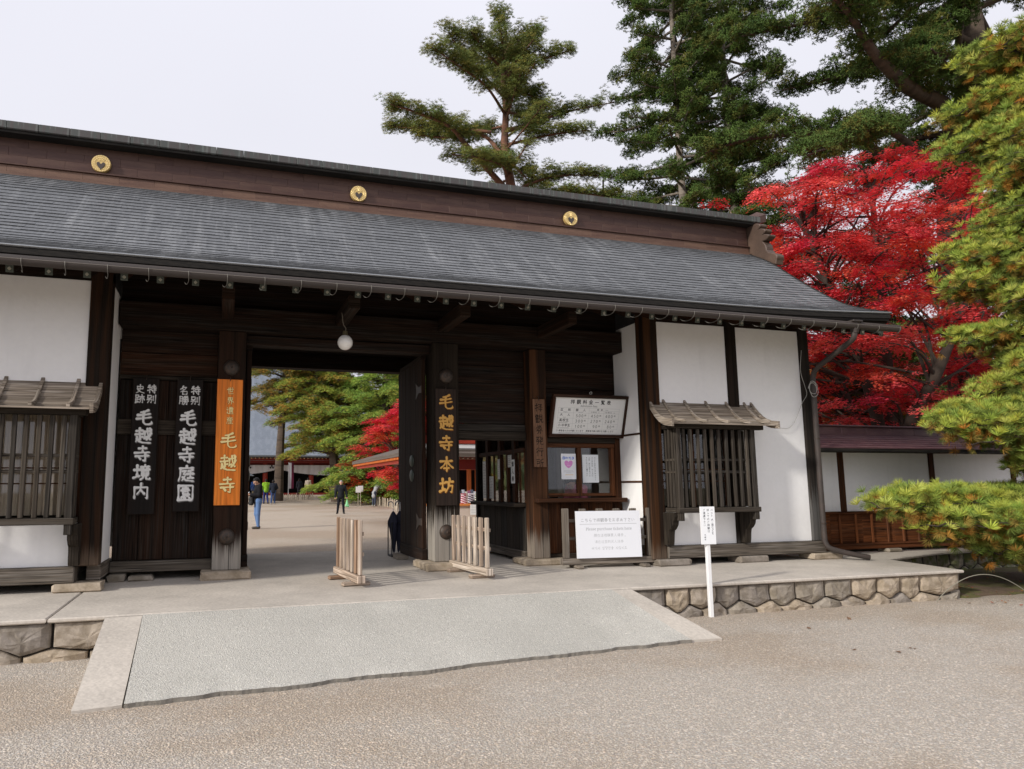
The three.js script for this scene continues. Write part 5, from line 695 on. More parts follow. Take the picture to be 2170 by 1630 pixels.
// hanging board: plank, lettered face, iron hook
function signBoard(name, label, x0, x1, y0, y1, z, th, mat, draw, opt = {}) {
  const t = thing(name, label, 'sign board', opt.group, [(x0 + x1) / 2, y0, z]), w = x1 - x0, h = y1 - y0;
  part('board', cbox(w, h, th, 0.006, h > w ? 'y' : 'x'), mat, t, [0, h / 2, -th / 2]);
  const W = opt.W || 256, H = Math.round(W * h / w), map = canvasTex(W, H, (c) => { draw(c, W, H, false); });
  const bump = opt.bump ? bumpTex(W, H, (c) => { c.fillStyle = '#000'; c.fillRect(0, 0, W, H); draw(c, W, H, true); }) : null;
  part('lettering', faceGeo(w - 0.014, h - 0.014), matte({ map, roughness: opt.rough || 0.7, ...(bump ? { bumpMap: bump, bumpScale: 0.006 } : {}) }), t, [0, h / 2, 0.0025]);
  if (opt.hook !== false) part('hook', tubeGeo([[0, h - 0.03, 0.006], [0, h + 0.03, 0.004], [0, h + 0.045, -th - 0.002]], 0.006, 5), iron, t);
  return t;
}
// relief letters: dark core, pale edges, as carved and painted
function carved(c, items, col, edge, bumpPass, brush = true) { for (const [str, x, y, s, lw, o] of items) { if (bumpPass) { c.strokeStyle = '#fff'; text(c, str, x, y, s, lw, { brush, ...o }); continue; } c.strokeStyle = edge; text(c, str, x + s * 0.025, y + s * 0.03, s, lw * 1.25, { brush, ...o }); c.strokeStyle = col; text(c, str, x, y, s, lw, { brush, ...o }); } }
{
  const darkBoard = (s1, s2, t5) => (c, W, H, bp) => { if (!bp) woodFill(c, W, H, [0.011, 0.009, 0.008], [0.016, 0.011, 0.009], true, 11); const k = W * 0.40; carved(c, [[s1, W * 0.53, H * 0.045, k * 0.98, k * 0.11, { vertical: true }], [s2, W * 0.07, H * 0.045, k * 0.98, k * 0.11, { vertical: true }]], '#dcdcda', '#7c7a78', bp); carved(c, [[t5, W * 0.13, H * 0.232, W * 0.68, W * 0.092, { vertical: true, gap: 1.09 }]], '#e4e4e2', '#7c7a78', bp); };
  signBoard('hanging_board', 'black wooden board with silver characters, hung beside the white return wall', -1.30, -0.94, 0.92, 2.89, -0.80, 0.05, M.dark[1], darkBoard('特別', '史跡', '毛越寺境内'), { bump: true, W: 288 });
  signBoard('hanging_board', 'black wooden board with silver characters, hung next to the orange board', -0.70, -0.33, 0.95, 2.89, -0.80, 0.05, M.dark[1], darkBoard('特別', '名勝', '毛越寺庭園'), { bump: true, W: 288 });
  signBoard('hanging_board', 'bright orange varnished board with gold characters on the gate post', -0.13, 0.235, 1.04, 2.88, -0.575, 0.04, lin(0.66, 0.19, 0.03, 0.4), (c, W, H, bp) => { if (!bp) woodFill(c, W, H, [0.86, 0.25, 0.034], [0.76, 0.20, 0.026], true, 21); carved(c, [['世界遺産', W * 0.37, H * 0.06, W * 0.31, W * 0.03, { vertical: true, gap: 1.30 }], ['毛越寺', W * 0.17, H * 0.425, W * 0.68, W * 0.085, { vertical: true, gap: 1.32 }]], '#fbe7a4', '#a8641a', bp); }, { bump: true, W: 288, rough: 0.35 });
  signBoard('hanging_board', 'dark brown board with gold carved characters on the gate post', 3.215, 3.575, 0.99, 2.86, -0.575, 0.04, M.dark[1], (c, W, H, bp) => { if (!bp) woodFill(c, W, H, [0.022, 0.015, 0.012], [0.034, 0.022, 0.016], true, 31); carved(c, [['毛越寺本坊', W * 0.15, H * 0.045, W * 0.72, W * 0.10, { vertical: true, gap: 1.30 }]], '#cf9f55', '#6d4012', bp); }, { bump: true, W: 288 });
  signBoard('hanging_board', 'narrow brown wooden board with black brushed characters on the ticket booth post', 4.965, 5.20, 1.60, 2.76, -0.68, 0.035, M.brown[0], (c, W, H, bp) => { if (!bp) woodFill(c, W, H, [0.16, 0.085, 0.05], [0.20, 0.11, 0.065], true, 41); c.strokeStyle = bp ? '#000' : '#171310'; text(c, '拝観券発行所', W * 0.16, H * 0.06, W * 0.66, W * 0.055, { vertical: true, gap: 1.22, brush: true }); }, { W: 200 });
}
// tilted admission fee board
{
  const t = thing('fee_board', 'white admission fee board in a dark frame tilted above the ticket window', 'sign board', null, [5.995, 2.12, -0.72], 0); t.rotation.x = Math.atan2(0.22, 0.70);
  const w = 1.46, h = 0.745; beam('backing', M.dark[1], t, -w / 2 + 0.02, w / 2 - 0.02, 0.02, h - 0.02, -0.045, -0.012);
  for (const [a, b, c, d] of [[-w / 2, w / 2, 0, 0.055], [-w / 2, w / 2, h - 0.055, h], [-w / 2, -w / 2 + 0.055, 0.057, h - 0.057], [w / 2 - 0.055, w / 2, 0.057, h - 0.057]]) beam('frame_bar', wood(texDark, tint(1.5, 1.2, 0.85, 0.7), 0.5), t, a, b, c, d, -0.05, 0.03, 0.008);
  const map = canvasTex(1024, 482, (c, W, H) => {
    c.fillStyle = '#e4e5e3'; c.fillRect(0, 0, W, H); c.strokeStyle = '#242628'; text(c, '拝観料金一覧表', 222, 26, 60, 6.5, { gap: 1.46 });
    c.fillStyle = '#4a4d50'; c.font = '36px sans-serif'; c.fillText('Admission fees', 372, 122);
    c.strokeStyle = '#9fa3a3'; c.lineWidth = 2; const X = [62, 282, 505, 722, 948], Y = [136, 202, 272, 342, 412]; for (const y of Y) { c.beginPath(); c.moveTo(X[0], y); c.lineTo(X[4], y); c.stroke(); } X.forEach((x, i) => { c.beginPath(); c.moveTo(x, i === 3 ? 170 : 136); c.lineTo(x, 412); c.stroke(); }); c.beginPath(); c.moveTo(505, 170); c.lineTo(948, 170); c.stroke();
    c.strokeStyle = '#2b2d30'; text(c, '区 別', 92, 143, 38, 4, { gap: 1.4 }); text(c, '個 人', 308, 143, 38, 4, { gap: 1.4 }); text(c, '団体', 620, 141, 26, 3, { gap: 2.1 }); text(c, '大 人', 92, 208, 38, 4, { gap: 1.4 }); text(c, '高校生', 88, 278, 42, 4.2, { gap: 1.12 }); text(c, '小', 78, 348, 38, 4); text(c, '中学生', 130, 348, 38, 4, { gap: 1.1 }); c.fillStyle = '#2b2d30'; c.beginPath(); c.arc(123, 368, 3.5, 0, 7); c.fill();
    c.fillStyle = '#5a5d60'; c.font = '15px sans-serif'; c.fillText('Category', 132, 196); c.fillText('Individual', 350, 196); c.fillText('Group', 740, 160); c.fillText('Adult', 140, 266); c.fillText('High school student', 80, 337); c.fillText('Junior & primary student', 72, 405);
    c.font = '24px sans-serif'; c.fillText('30', 530, 196); c.fillText('100', 735, 196); c.strokeStyle = '#55585a'; text(c, '名以上', 562, 176, 20, 2.2); text(c, '名以上', 782, 176, 20, 2.2); c.font = '14px sans-serif'; c.fillText('30+', 640, 196); c.fillText('100+', 862, 196);
    c.fillStyle = '#202224'; c.font = '52px sans-serif'; const num = (s, xr, y) => { let x = xr; for (const ch of [...s].reverse()) { x -= 40; c.fillText(ch, x, y); } c.strokeStyle = '#3a3c3e'; glyph(c, '円', xr + 4, y - 36, 24, 24, 3); };
    [['500', '450', '400'], ['300', '270', '240'], ['100', '90', '80']].forEach((r, j) => r.forEach((s, i) => num(s, [440, 660, 872][i], 258 + j * 70)));
    c.strokeStyle = '#3c3e40'; c.lineWidth = 2; c.beginPath(); c.arc(72, 438, 10, 0, 7); c.stroke(); text(c, '障害者の方は半額になります', 98, 426, 26, 2.6, { gap: 1.06 }); text(c, '障害者手帳の提示をお願いします', 490, 426, 26, 2.6, { gap: 1.06 }); c.fillStyle = '#55585a'; c.font = '14px sans-serif'; c.fillText('Half price for handicapped person (handicapped ID card is required)', 98, 470);
  });
  part('lettering', faceGeo(w - 0.11, h - 0.11), std({ map, roughness: 0.4 }), t, [0, h / 2, -0.008]);
  part('hanging_ring', new THREE.TorusGeometry(0.022, 0.005, 6, 16), lin(0.5, 0.5, 0.48, 0.4, 0.6), t, [-0.02, h + 0.03, -0.01]);
}
// fence units of grey timber: foot blocks, base rail, pales, rails. width along local x
function palesFence(name, label, group, pos, turn, w, h, n, matset, palew = 0.075, paled = 0.045) {
  const t = thing(name, label, 'fence', group, pos, turn);
  for (const s of [-1, 1]) beam('foot', pick(matset), t, s * (w / 2 - 0.22) - 0.055, s * (w / 2 - 0.22) + 0.055, 0.0, 0.055, -0.19, 0.19, 0.02, 'z');
  beam('base_rail', pick(matset), t, -w / 2 - 0.04, w / 2 + 0.04, 0.056, 0.155, -0.055, 0.055, 0.01);
  for (let k = 0; k < n; k++) { const x = lerp(-w / 2 + palew / 2, w / 2 - palew / 2, k / (n - 1)); beam('pale', pick(matset), t, x - palew / 2, x + palew / 2, 0.157, h + rr(-0.005, 0.005), -paled / 2, paled / 2, 0.008); }
  for (const y of [0.40, 0.66]) beam('rail', pick(matset), t, -w / 2 + 0.01, w / 2 - 0.01, y * h / 0.86, y * h / 0.86 + 0.05, -paled / 2 - 0.024, -paled / 2 - 0.001, 0.005);
  return t;
}
const fresh = [wood(texGrey, tint(2.4, 1.03, 0.97, 0.94)), wood(texGrey, tint(2.15, 1.05, 0.96, 0.91)), wood(texGrey, tint(2.55, 1, 0.98, 0.97))], fresh2 = [...fresh, wood(texGrey, tint(1.55, 1.2, 0.92, 0.75))];
palesFence('barrier_fence', 'short pale timber fence standing alone in the middle of the gateway', 'small barrier fences at the gate', [1.68, 0, 0.30], -Math.PI / 2 + 0.10, 1.16, 0.86, 7, fresh2);
palesFence('barrier_fence', 'short pale timber fence standing against the gate post with gold characters', 'small barrier fences at the gate', [3.53, 0, 0.08], -Math.PI / 2 + 0.09, 1.22, 0.85, 7, fresh);
// ticket notice on its own grey fence
{
  const a = -0.065, t = palesFence('notice_stand', 'grey timber fence stand in front of the ticket booth', null, [5.97, 0, -0.10], a, 1.58, 0.93, 6, [M.grey[0], M.grey[1]], 0.10, 0.07); t.userData.category = 'stand';
  const n = thing('ticket_notice', 'white board reading please purchase tickets here, leaning on a grey stand', 'notice', null, [5.93, 0.157, 0.0], a); n.rotation.order = 'YXZ'; n.rotation.x = -0.03;
  const w = 1.12, h = 0.735; beam('board', lin(0.72, 0.72, 0.74, 0.6), n, -w / 2, w / 2, 0, h, -0.03, 0, 0.002);
  const map = canvasTex(768, 504, (c, W, H) => {
    c.fillStyle = '#e9ebf0'; c.fillRect(0, 0, W, H); c.strokeStyle = '#8b8d90'; text(c, 'こちらで拝観券をお求め下さい', 52, 76, 44, 3, { gap: 1.06 }); c.lineWidth = 3; c.strokeStyle = '#8f9194'; c.beginPath(); c.moveTo(40, 140); c.lineTo(720, 140); c.stroke();
    c.fillStyle = '#97999c'; c.font = '41px serif'; const s = 'Please purchase tickets here'; c.fillText(s, W / 2 - c.measureText(s).width / 2, 208); c.strokeStyle = '#b2b4b7'; text(c, '請在這裡購買入場券', 200, 244, 37, 2.4, { gap: 1.08 }); c.beginPath(); c.arc(574, 276, 4, 0, 7); c.stroke(); text(c, '请在这里购买入场券', 206, 314, 36, 2.2, { gap: 1.08 }); c.strokeStyle = '#a6a8ab'; text(c, '여기서', 166, 384, 34, 2.6, { gap: 1.02 }); text(c, '입장권을', 292, 384, 34, 2.6, { gap: 1.02 }); text(c, '사십시오', 454, 384, 34, 2.6, { gap: 1.02 });
  });
  part('lettering', faceGeo(w - 0.004, h - 0.004), std({ map, roughness: 0.45 }), n, [0, h / 2, 0.002]);
}
// white post with pet notice
{
  const t = thing('post_sign', 'slim white post with a small white notice at the stone edging', 'sign post', null, [6.19, GY, 1.98], -0.12);
  beam('post', white, t, -0.026, 0.026, -0.05, 1.42, -0.026, 0.026, 0.004); beam('plate', white, t, -0.105, 0.105, 0.935, 1.43, 0.027, 0.042, 0.002);
  const map = canvasTex(192, 452, (c, W, H) => { c.fillStyle = '#eceef0'; c.fillRect(0, 0, W, H); c.strokeStyle = '#3c3f44'; text(c, 'ペット', 136, 24, 32, 3, { vertical: true, gap: 1.05 }); text(c, '犬', 136, 142, 32, 3); c.beginPath(); c.arc(152, 186, 3, 0, 7); c.stroke(); text(c, '猫などを', 136, 200, 32, 3, { vertical: true, gap: 1.1 }); text(c, '伴ってのご拝観は', 84, 24, 32, 3, { vertical: true, gap: 1.14 }); text(c, 'ご遠慮下さい', 34, 24, 32, 3, { vertical: true, gap: 1.14 }); text(c, '毛越寺', 36, 330, 22, 2, { vertical: true, gap: 1.25 }); });
  part('lettering', faceGeo(0.206, 0.487), std({ map, roughness: 0.5 }), t, [0, 1.1825, 0.0445]);
}
// globe lamp on a cord (unlit)
{
  const t = thing('globe_lamp', 'white glass globe lamp hanging on a cord under the eave', 'lamp', null, [1.645, 3.39, 0.06]);
  part('globe', new THREE.SphereGeometry(0.112, 32, 20), new THREE.MeshPhysicalMaterial({ color: new THREE.Color().setRGB(0.90, 0.885, 0.85), roughness: 0.18, clearcoat: 0.6, clearcoatRoughness: 0.08 }), t);
  part('fitting', new THREE.CylinderGeometry(0.032, 0.045, 0.07, 16), lin(0.12, 0.10, 0.055, 0.5, 0.4), t, [0, 0.135, 0]);
  part('cord', tubeGeo(curve([[0, 0.165, 0], [0.01, 0.21, 0], [-0.025, 0.26, 0], [-0.05, 0.42, 0.01], [-0.055, 0.44, 0.01]], 12), 0.006, 6), lin(0.16, 0.14, 0.11, 0.7), t);
}
// notices on the booth glass
function sheetNotice(name, label, w, h, pos, turn, draw, W = 200) { const t = thing(name, label, 'notice', null, pos, turn); part('sheet', cbox(w, h, 0.004, 0.0005), paper, t, [0, h / 2, 0]); part('print', faceGeo(w - 0.002, h - 0.002), std({ map: canvasTex(W, Math.round(W * h / w), draw), roughness: 0.6 }), t, [0, h / 2, 0.0035]); return t; }
sheetNotice('poster', 'white poster with a pink heart under blue lettering on the ticket window', 0.285, 0.44, [5.715, 1.405, -0.880], 0, (c, W, H) => {
  c.fillStyle = '#eceef2'; c.fillRect(0, 0, W, H); c.strokeStyle = '#4f74cf'; c.lineWidth = 6; const bars = [[[24, 36], [40, 36], [40, 66], [24, 66], [24, 36]], [[24, 50], [40, 50]], [[48, 36], [62, 44], [62, 60], [48, 66], [48, 36]], [[74, 36], [74, 66]], [[70, 48], [88, 46]], [[92, 40], [92, 66]], [[112, 36], [112, 66]], [[104, 46], [124, 44]], [[128, 36], [128, 66], [140, 66]], [[150, 40], [150, 66], [164, 66], [164, 40], [150, 40]], [[170, 38], [170, 64]]]; for (const b of bars) { c.beginPath(); c.moveTo(...b[0]); for (const p of b.slice(1)) c.lineTo(...p); c.stroke(); }
  c.fillStyle = '#dd8fd0'; c.beginPath(); c.moveTo(100, 176); c.bezierCurveTo(40, 150, 30, 90, 66, 84); c.bezierCurveTo(84, 80, 98, 92, 100, 104); c.bezierCurveTo(104, 90, 120, 80, 138, 84); c.bezierCurveTo(172, 92, 160, 150, 100, 176); c.fill(); c.strokeStyle = '#f5e2f2'; c.lineWidth = 3; c.beginPath(); c.moveTo(92, 116); c.lineTo(92, 140); c.moveTo(78, 142); c.lineTo(124, 142); c.stroke(); c.strokeStyle = '#83868c'; c.lineWidth = 3; for (const [y, a, b] of [[206, 40, 160], [220, 30, 170], [232, 64, 136], [284, 66, 138]]) { c.setLineDash([5, 3]); c.beginPath(); c.moveTo(a, y); c.lineTo(b, y); c.stroke(); } c.strokeStyle = '#dcb86e'; c.lineWidth = 9; c.beginPath(); c.moveTo(54, 256); c.lineTo(160, 256); c.stroke(); c.setLineDash([]);
});
sheetNotice('pet_notice', 'white sheet with columns of fine dark writing on the ticket window', 0.315, 0.485, [6.14, 1.345, -0.880], 0, (c, W, H) => { c.fillStyle = '#e6ebee'; c.fillRect(0, 0, W, H); c.strokeStyle = '#3e444a'; ['ペットはかならずキャリー', 'バッグ又は ケースに', '入れ 外に出さないよ', 'うにしてご入場下さい'].forEach((s, i) => text(c, s, 146 - i * 34, 26, 19, 1.9, { vertical: true, gap: 1.14 })); });
sheetNotice('window_label', 'narrow white strip with bold black characters on the booth mullion', 0.155, 0.42, [4.922, 1.34, -1.45], -Math.PI / 2, (c, W, H) => { c.fillStyle = '#dfe1df'; c.fillRect(0, 0, W, H); c.strokeStyle = '#16181a'; text(c, '個人券窓口', W * 0.2, H * 0.07, W * 0.6, W * 0.085, { vertical: true, gap: 1.42 }); }, 120);
{
  const lines = (n, seed) => (c, W, H) => { c.fillStyle = '#d9d9d4'; c.fillRect(0, 0, W, H); const R = mulberry(seed); c.strokeStyle = '#6a6c70'; c.lineWidth = 4; for (let i = 0; i < n; i++) { const y = H * (0.08 + 0.86 * i / n); c.setLineDash([6, 4]); c.beginPath(); c.moveTo(W * 0.12, y); c.lineTo(W * (0.5 + 0.4 * R()), y); c.stroke(); } c.setLineDash([]); };
  sheetNotice('paper_notice', 'white paper taped low inside the booth side window', 0.24, 0.42, [4.955, 1.06, -2.56], -Math.PI / 2, lines(12, 3), 100);
  sheetNotice('paper_notice', 'pale paper strip pasted on the dark booth mullion', 0.105, 0.37, [4.922, 1.42, -2.1], -Math.PI / 2, lines(8, 5), 60);
  sheetNotice('paper_notice', 'tall bluish paper list at the far end of the booth side window', 0.2, 0.72, [4.955, 1.06, -2.9], -Math.PI / 2, lines(20, 9), 80);
  sheetNotice('paper_notice', 'small white paper high in the booth side window', 0.16, 0.22, [4.955, 1.63, -1.66], -Math.PI / 2, lines(5, 12), 60);
}

// ---------------------------------------------------------------- wing wall on the right
{
  const t = thing('wing_wall', 'low white wall with reddish copper roof and brown boarded foot beside the gatehouse', 'wall'); const z = -0.60, X0 = 10.2, X1 = 17.6;
  const bro = [wood(texBrown, tint(1.5, 1.05, 0.95, 0.9)), wood(texBrown, tint(2.0, 1, 0.92, 0.85)), wood(texBrown, tint(2.5, 1, 0.92, 0.85))];
  beam('sill', bro[0], t, X0, X1, 0.07, 0.145, z - 0.1, z + 0.075, 0.008); beam('sill', bro[0], t, X0, X1, 0.147, 0.185, z - 0.1, z + 0.09, 0.006);
  for (let r = 0; r < 3; r++) for (let x = X0; x < X1; x += 0.78) { const m = beam('clapboard', pick(bro), t, x + 0.002, Math.min(X1, x + 0.778), 0.19 + r * 0.178, 0.19 + (r + 1) * 0.178 + 0.006, z - 0.02, z + 0.03 + 0.004, 0.003); m.rotation.x = 0.07; }
  for (let x = X0 + 0.18; x < X1; x += 0.39) beam('batten', pick(bro), t, x, x + 0.042, 0.187, 0.728, z + 0.046, z + 0.074, 0.004);
  beam('cap_rail', wood(texBrown, tint(1.2, 1, 0.9, 0.85)), t, X0, X1, 0.73, 0.775, z - 0.06, z + 0.085, 0.006);
  const ps = [10.28, 11.30, 13.62, 15.9]; for (const x of ps) beam('post', wood(texBrown, tint(0.8)), t, x, x + 0.13, 0.777, 1.97, z - 0.06, z + 0.025, 0.006);
  ps.forEach((x, i) => { const e = i < ps.length - 1 ? ps[i + 1] : X1; part('plaster_panel', boxUV(cbox(e - x - 0.134, 1.19, 0.08, 0.003), 'x', 3, 3, rnd(), rnd()), plaster, t, [(x + 0.13 + e) / 2, 1.374, z - 0.04]); });
  beam('plate', bro[0], t, X0, X1, 1.975, 2.06, z - 0.08, z + 0.05); for (const x of ps) beam('bracket', bro[0], t, x - 0.02, x + 0.3, 1.90, 1.968, z + 0.03, z + 0.30, 0.006);
  const purple = [0, 1, 2].map((k) => mottled([0.105, 0.05, 0.06], [0.15, 0.08, 0.085], 501 + k * 7, 9, 5, 0.5, 0.2));
  for (let k = 0; k < 7; k++) { const za = 0.02 - k * 0.098, zb = za - 0.106, y = (q) => 1.955 + (0.02 - q) * 0.48; const b = new Bag(); let x = X0 - 0.05; while (x < X1) { const e = Math.min(X1, x + rr(0.5, 0.9)); const l = rr(0.010, 0.016); b.quad([x, y(za) + l, za], [e - 0.004, y(za) + l, za], [e - 0.004, y(zb), zb], [x, y(zb), zb], [x / 2, za], [e / 2, za], [e / 2, zb], [x / 2, zb]); b.quad([x, y(za) - 0.01, za], [e - 0.004, y(za) - 0.01, za], [e - 0.004, y(za) + l, za], [x, y(za) + l, za]); x = e; } part('roof_course', b.geo(), pick(purple), t); }
  beam('roof_core', eaveMat, t, X0 - 0.04, X1, 1.90, 1.945, -0.62, 0.012, 0.004); { const b = new Bag(); b.quad([X0, 1.94, -1.32], [X0, 2.27, -0.66], [X1, 2.27, -0.66], [X1, 1.94, -1.32]); part('rear_roof', b.geo(), purple[0], t); }
  for (let x = X0; x < X1; x += 0.62) beam('ridge_panel', pick(purple), t, x, Math.min(X1, x + 0.616), 2.25, 2.40, -0.76, -0.58, 0.006); beam('ridge_cap', purple[1], t, X0 - 0.03, X1, 2.402, 2.432, -0.80, -0.53, 0.006);
  { const g = extrude([[0.05, 1.86], [0.05, 1.965], [-0.62, 2.30], [-0.62, 2.18]], 0.05, 0.004); g.rotateY(-Math.PI / 2); g.translate(X0 - 0.03, 0, 0); part('gable_board', boxUV(clean(g), 'z', 2.4, 0.6), bro[2], t); }
  for (const x of [10.5, 12.4, 14.6]) part('base_stone', cbox(0.34, 0.07, 0.26, 0.02), stoneMats[1], t, [x, 0.035, z + 0.02]);
}
// bent split-bamboo edging hoops in the moss
{
  const m = lin(0.20, 0.185, 0.14, 0.6); const hoop = (a, b, h, label) => { const A = new THREE.Vector3(...a), B = new THREE.Vector3(...b), pts = []; for (let i = 0; i <= 20; i++) { const u = i / 20, s = Math.sin(u * Math.PI); pts.push(A.clone().lerp(B, u).add(new THREE.Vector3(0, h * Math.pow(s, 0.8), 0))); } const o = part('edging_hoop', tubeGeo(pts, 0.006, 6), m, null); tag(o, label, 'edging hoop', 'bamboo hoops edging the moss bed'); };
  hoop([10.02, GY - 0.02, 2.05], [11.35, GY - 0.02, 2.55], 0.42, 'thin bent bamboo hoop standing at the corner of the stone platform'); hoop([11.40, GY - 0.02, 2.52], [13.1, GY - 0.02, 2.35], 0.52, 'thin bent bamboo hoop farther along the moss bed under the pine');
}
// loose wire and coil on the corner post
{
  const wpts = curve([[9.96, 3.7, 0.06], [9.9, 3.3, 0.07], [9.98, 3.05, 0.06], [10.0, 2.9, 0.07], [9.9, 2.75, 0.06], [9.6, 2.3, 0.05], [9.1, 2.35, 0.1], [8.85, 2.5, 0.2]], 40), w = lin(0.42, 0.41, 0.38, 0.6); const t = thing('loose_wire', 'thin pale wire looped on the corner post and trailing to the window canopy', 'wire'); part('wire', tubeGeo(wpts, 0.0045, 5), w, t); const c = []; for (let i = 0; i <= 60; i++) { const a = i / 60 * Math.PI * 5; c.push([9.99 + (0.09 + 0.02 * Math.sin(a * 1.7)) * Math.cos(a), 2.98 + 0.12 * Math.sin(a) + 0.03 * Math.sin(a * 0.4), 0.225 + 0.004 * i / 60]); } part('coil', tubeGeo(c, 0.005, 5), w, t);
}

// ---------------------------------------------------------------- across the courtyard
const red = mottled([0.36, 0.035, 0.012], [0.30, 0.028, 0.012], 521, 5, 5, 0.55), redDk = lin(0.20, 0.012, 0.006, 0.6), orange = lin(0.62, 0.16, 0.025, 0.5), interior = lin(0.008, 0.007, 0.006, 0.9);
{ // main hall
  const t = thing('temple_hall', 'large temple hall with grey roof, red columns and white curtain across the courtyard', 'temple', null, [4, 0.5, -58]);
  const b = new Bag(); // hipped roof, gently concave
  const lv = [[0, 20, 0.0], [0.12, 18.4, 0.55], [0.3, 16.0, 1.75], [0.5, 13.4, 3.6], [0.75, 10.3, 6.6], [1, 7.4, 10.2]]; const ring = ([f, hx, y]) => { const hz = lerp(9, 0.8, f); return [[-hx, 3.85 + y, hz - 9], [hx, 3.85 + y, hz - 9], [hx, 3.85 + y, -hz - 9], [-hx, 3.85 + y, -hz - 9]]; };
  for (let i = 0; i < lv.length - 1; i++) { const p = ring(lv[i]), q = ring(lv[i + 1]); for (let k = 0; k < 4; k++) { const k2 = (k + 1) % 4; b.quad(p[k], p[k2], q[k2], q[k], [p[k][0] / 3, i], [p[k2][0] / 3, i], [q[k2][0] / 3, i + 1], [q[k][0] / 3, i + 1]); } } { const p = ring(lv[5]); b.quad(p[0], p[1], p[2], p[3]); const q = ring(lv[0]); b.quad(q[3], q[2], q[1], q[0]); }
  part('roof', b.geo(), mottled([0.17, 0.195, 0.235], [0.205, 0.23, 0.27], 531, 12, 3, 0.55), t);
  beam('roof_edge', lin(0.10, 0.11, 0.12, 0.6), t, -20.05, 20.05, 3.70, 3.87, -0.35, 0.06, 0.02); for (let k = 0; k < 2; k++) beam('eave_beam', redDk, t, -19 + k, 19 - k, 3.40 - k * 0.2, 3.58 - k * 0.2, -1.0 - k * 0.6, -0.5 - k * 0.6, 0.02);
  for (let x = -8; x < 12; x += 0.36) { const r = beam('rafter', red, t, x, x + 0.13, 3.52, 3.66, -2.6, -0.28, 0.01); part('rafter_tip', cbox(0.10, 0.10, 0.02, 0.004), lin(0.8, 0.55, 0.3, 0.6), r, [0, 0, 1.17]); }
  for (const x of [-9.2, -4.6, 0, 4.6, 9.2]) { const c = part('column', new THREE.CylinderGeometry(0.24, 0.25, 3.2, 18), red, t, [x, 1.6, -2.8]); part('column_base', new THREE.CylinderGeometry(0.34, 0.38, 0.16, 18), stoneMats[0], c, [0, -1.56, 0]); }
  beam('tie_beam', redDk, t, -19, 19, 2.95, 3.25, -3.0, -2.7, 0.02); for (const x of [-2.3, 2.3, 6.9]) { const g = extrude([[-0.55, 0], [-0.3, 0.1], [-0.14, 0.34], [0.14, 0.34], [0.3, 0.1], [0.55, 0]], 0.1, 0.01); part('frog_leg_strut', g, redDk, t, [x, 3.25, -2.75]); }
  { // white curtain, drawn up into a peak between the columns
    const c = new Bag(), n = 160, low = (x) => { const u = ((x + 30.9) % 9.2) / 9.2, p = Math.pow(Math.abs(u - 0.5) * 2, 0.75); return 2.62 - 0.42 * Math.sin(p * Math.PI / 2) - 0.25 * p; }; const zz = (x) => -2.42 + 0.05 * Math.sin(x * 5.1) + 0.03 * Math.sin(x * 11); const d = new Bag();
    for (let i = 0; i < n; i++) { const a = lerp(-9, 12, i / n), e = lerp(-9, 12, (i + 1) / n); c.quad([a, low(a), zz(a)], [e, low(e), zz(e)], [e, 2.98, zz(e)], [a, 2.98, zz(a)]); d.quad([a, low(a) - 0.07, zz(a) + 0.01], [e, low(e) - 0.07, zz(e) + 0.01], [e, low(e), zz(e) + 0.01], [a, low(a), zz(a) + 0.01]); }
    const cu = part('curtain', c.geo(), std({ color: new THREE.Color().setRGB(0.72, 0.72, 0.74), roughness: 0.9, side: THREE.DoubleSide }), t); part('curtain_hem', d.geo(), std({ color: 0x1a1a1c, roughness: 0.9, side: THREE.DoubleSide }), cu);
    for (const x of [-5.7, -1.6, 2.6, 0.6]) { const m = merge([0, 1, 2].map((k) => new THREE.CircleGeometry(0.09, 12).translate(k === 2 ? 0 : (k - 0.5) * 0.24, k === 2 ? 0.17 : 0, 0))); part('curtain_crest', m, std({ color: 0x2a2a2e, roughness: 0.9, side: THREE.DoubleSide }), cu, [x, 2.72, -2.32]); }
  }
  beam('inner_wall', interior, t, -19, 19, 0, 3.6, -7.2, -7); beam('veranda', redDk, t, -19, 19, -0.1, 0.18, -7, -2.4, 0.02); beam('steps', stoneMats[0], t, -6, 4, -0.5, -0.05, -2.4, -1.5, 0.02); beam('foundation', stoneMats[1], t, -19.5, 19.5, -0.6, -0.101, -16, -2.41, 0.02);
  for (const x of [-16, -12, 13, 17]) beam('wall_panel', red, t, x - 1.6, x + 1.6, 0.18, 2.95, -4.6, -4.4, 0.02);
}
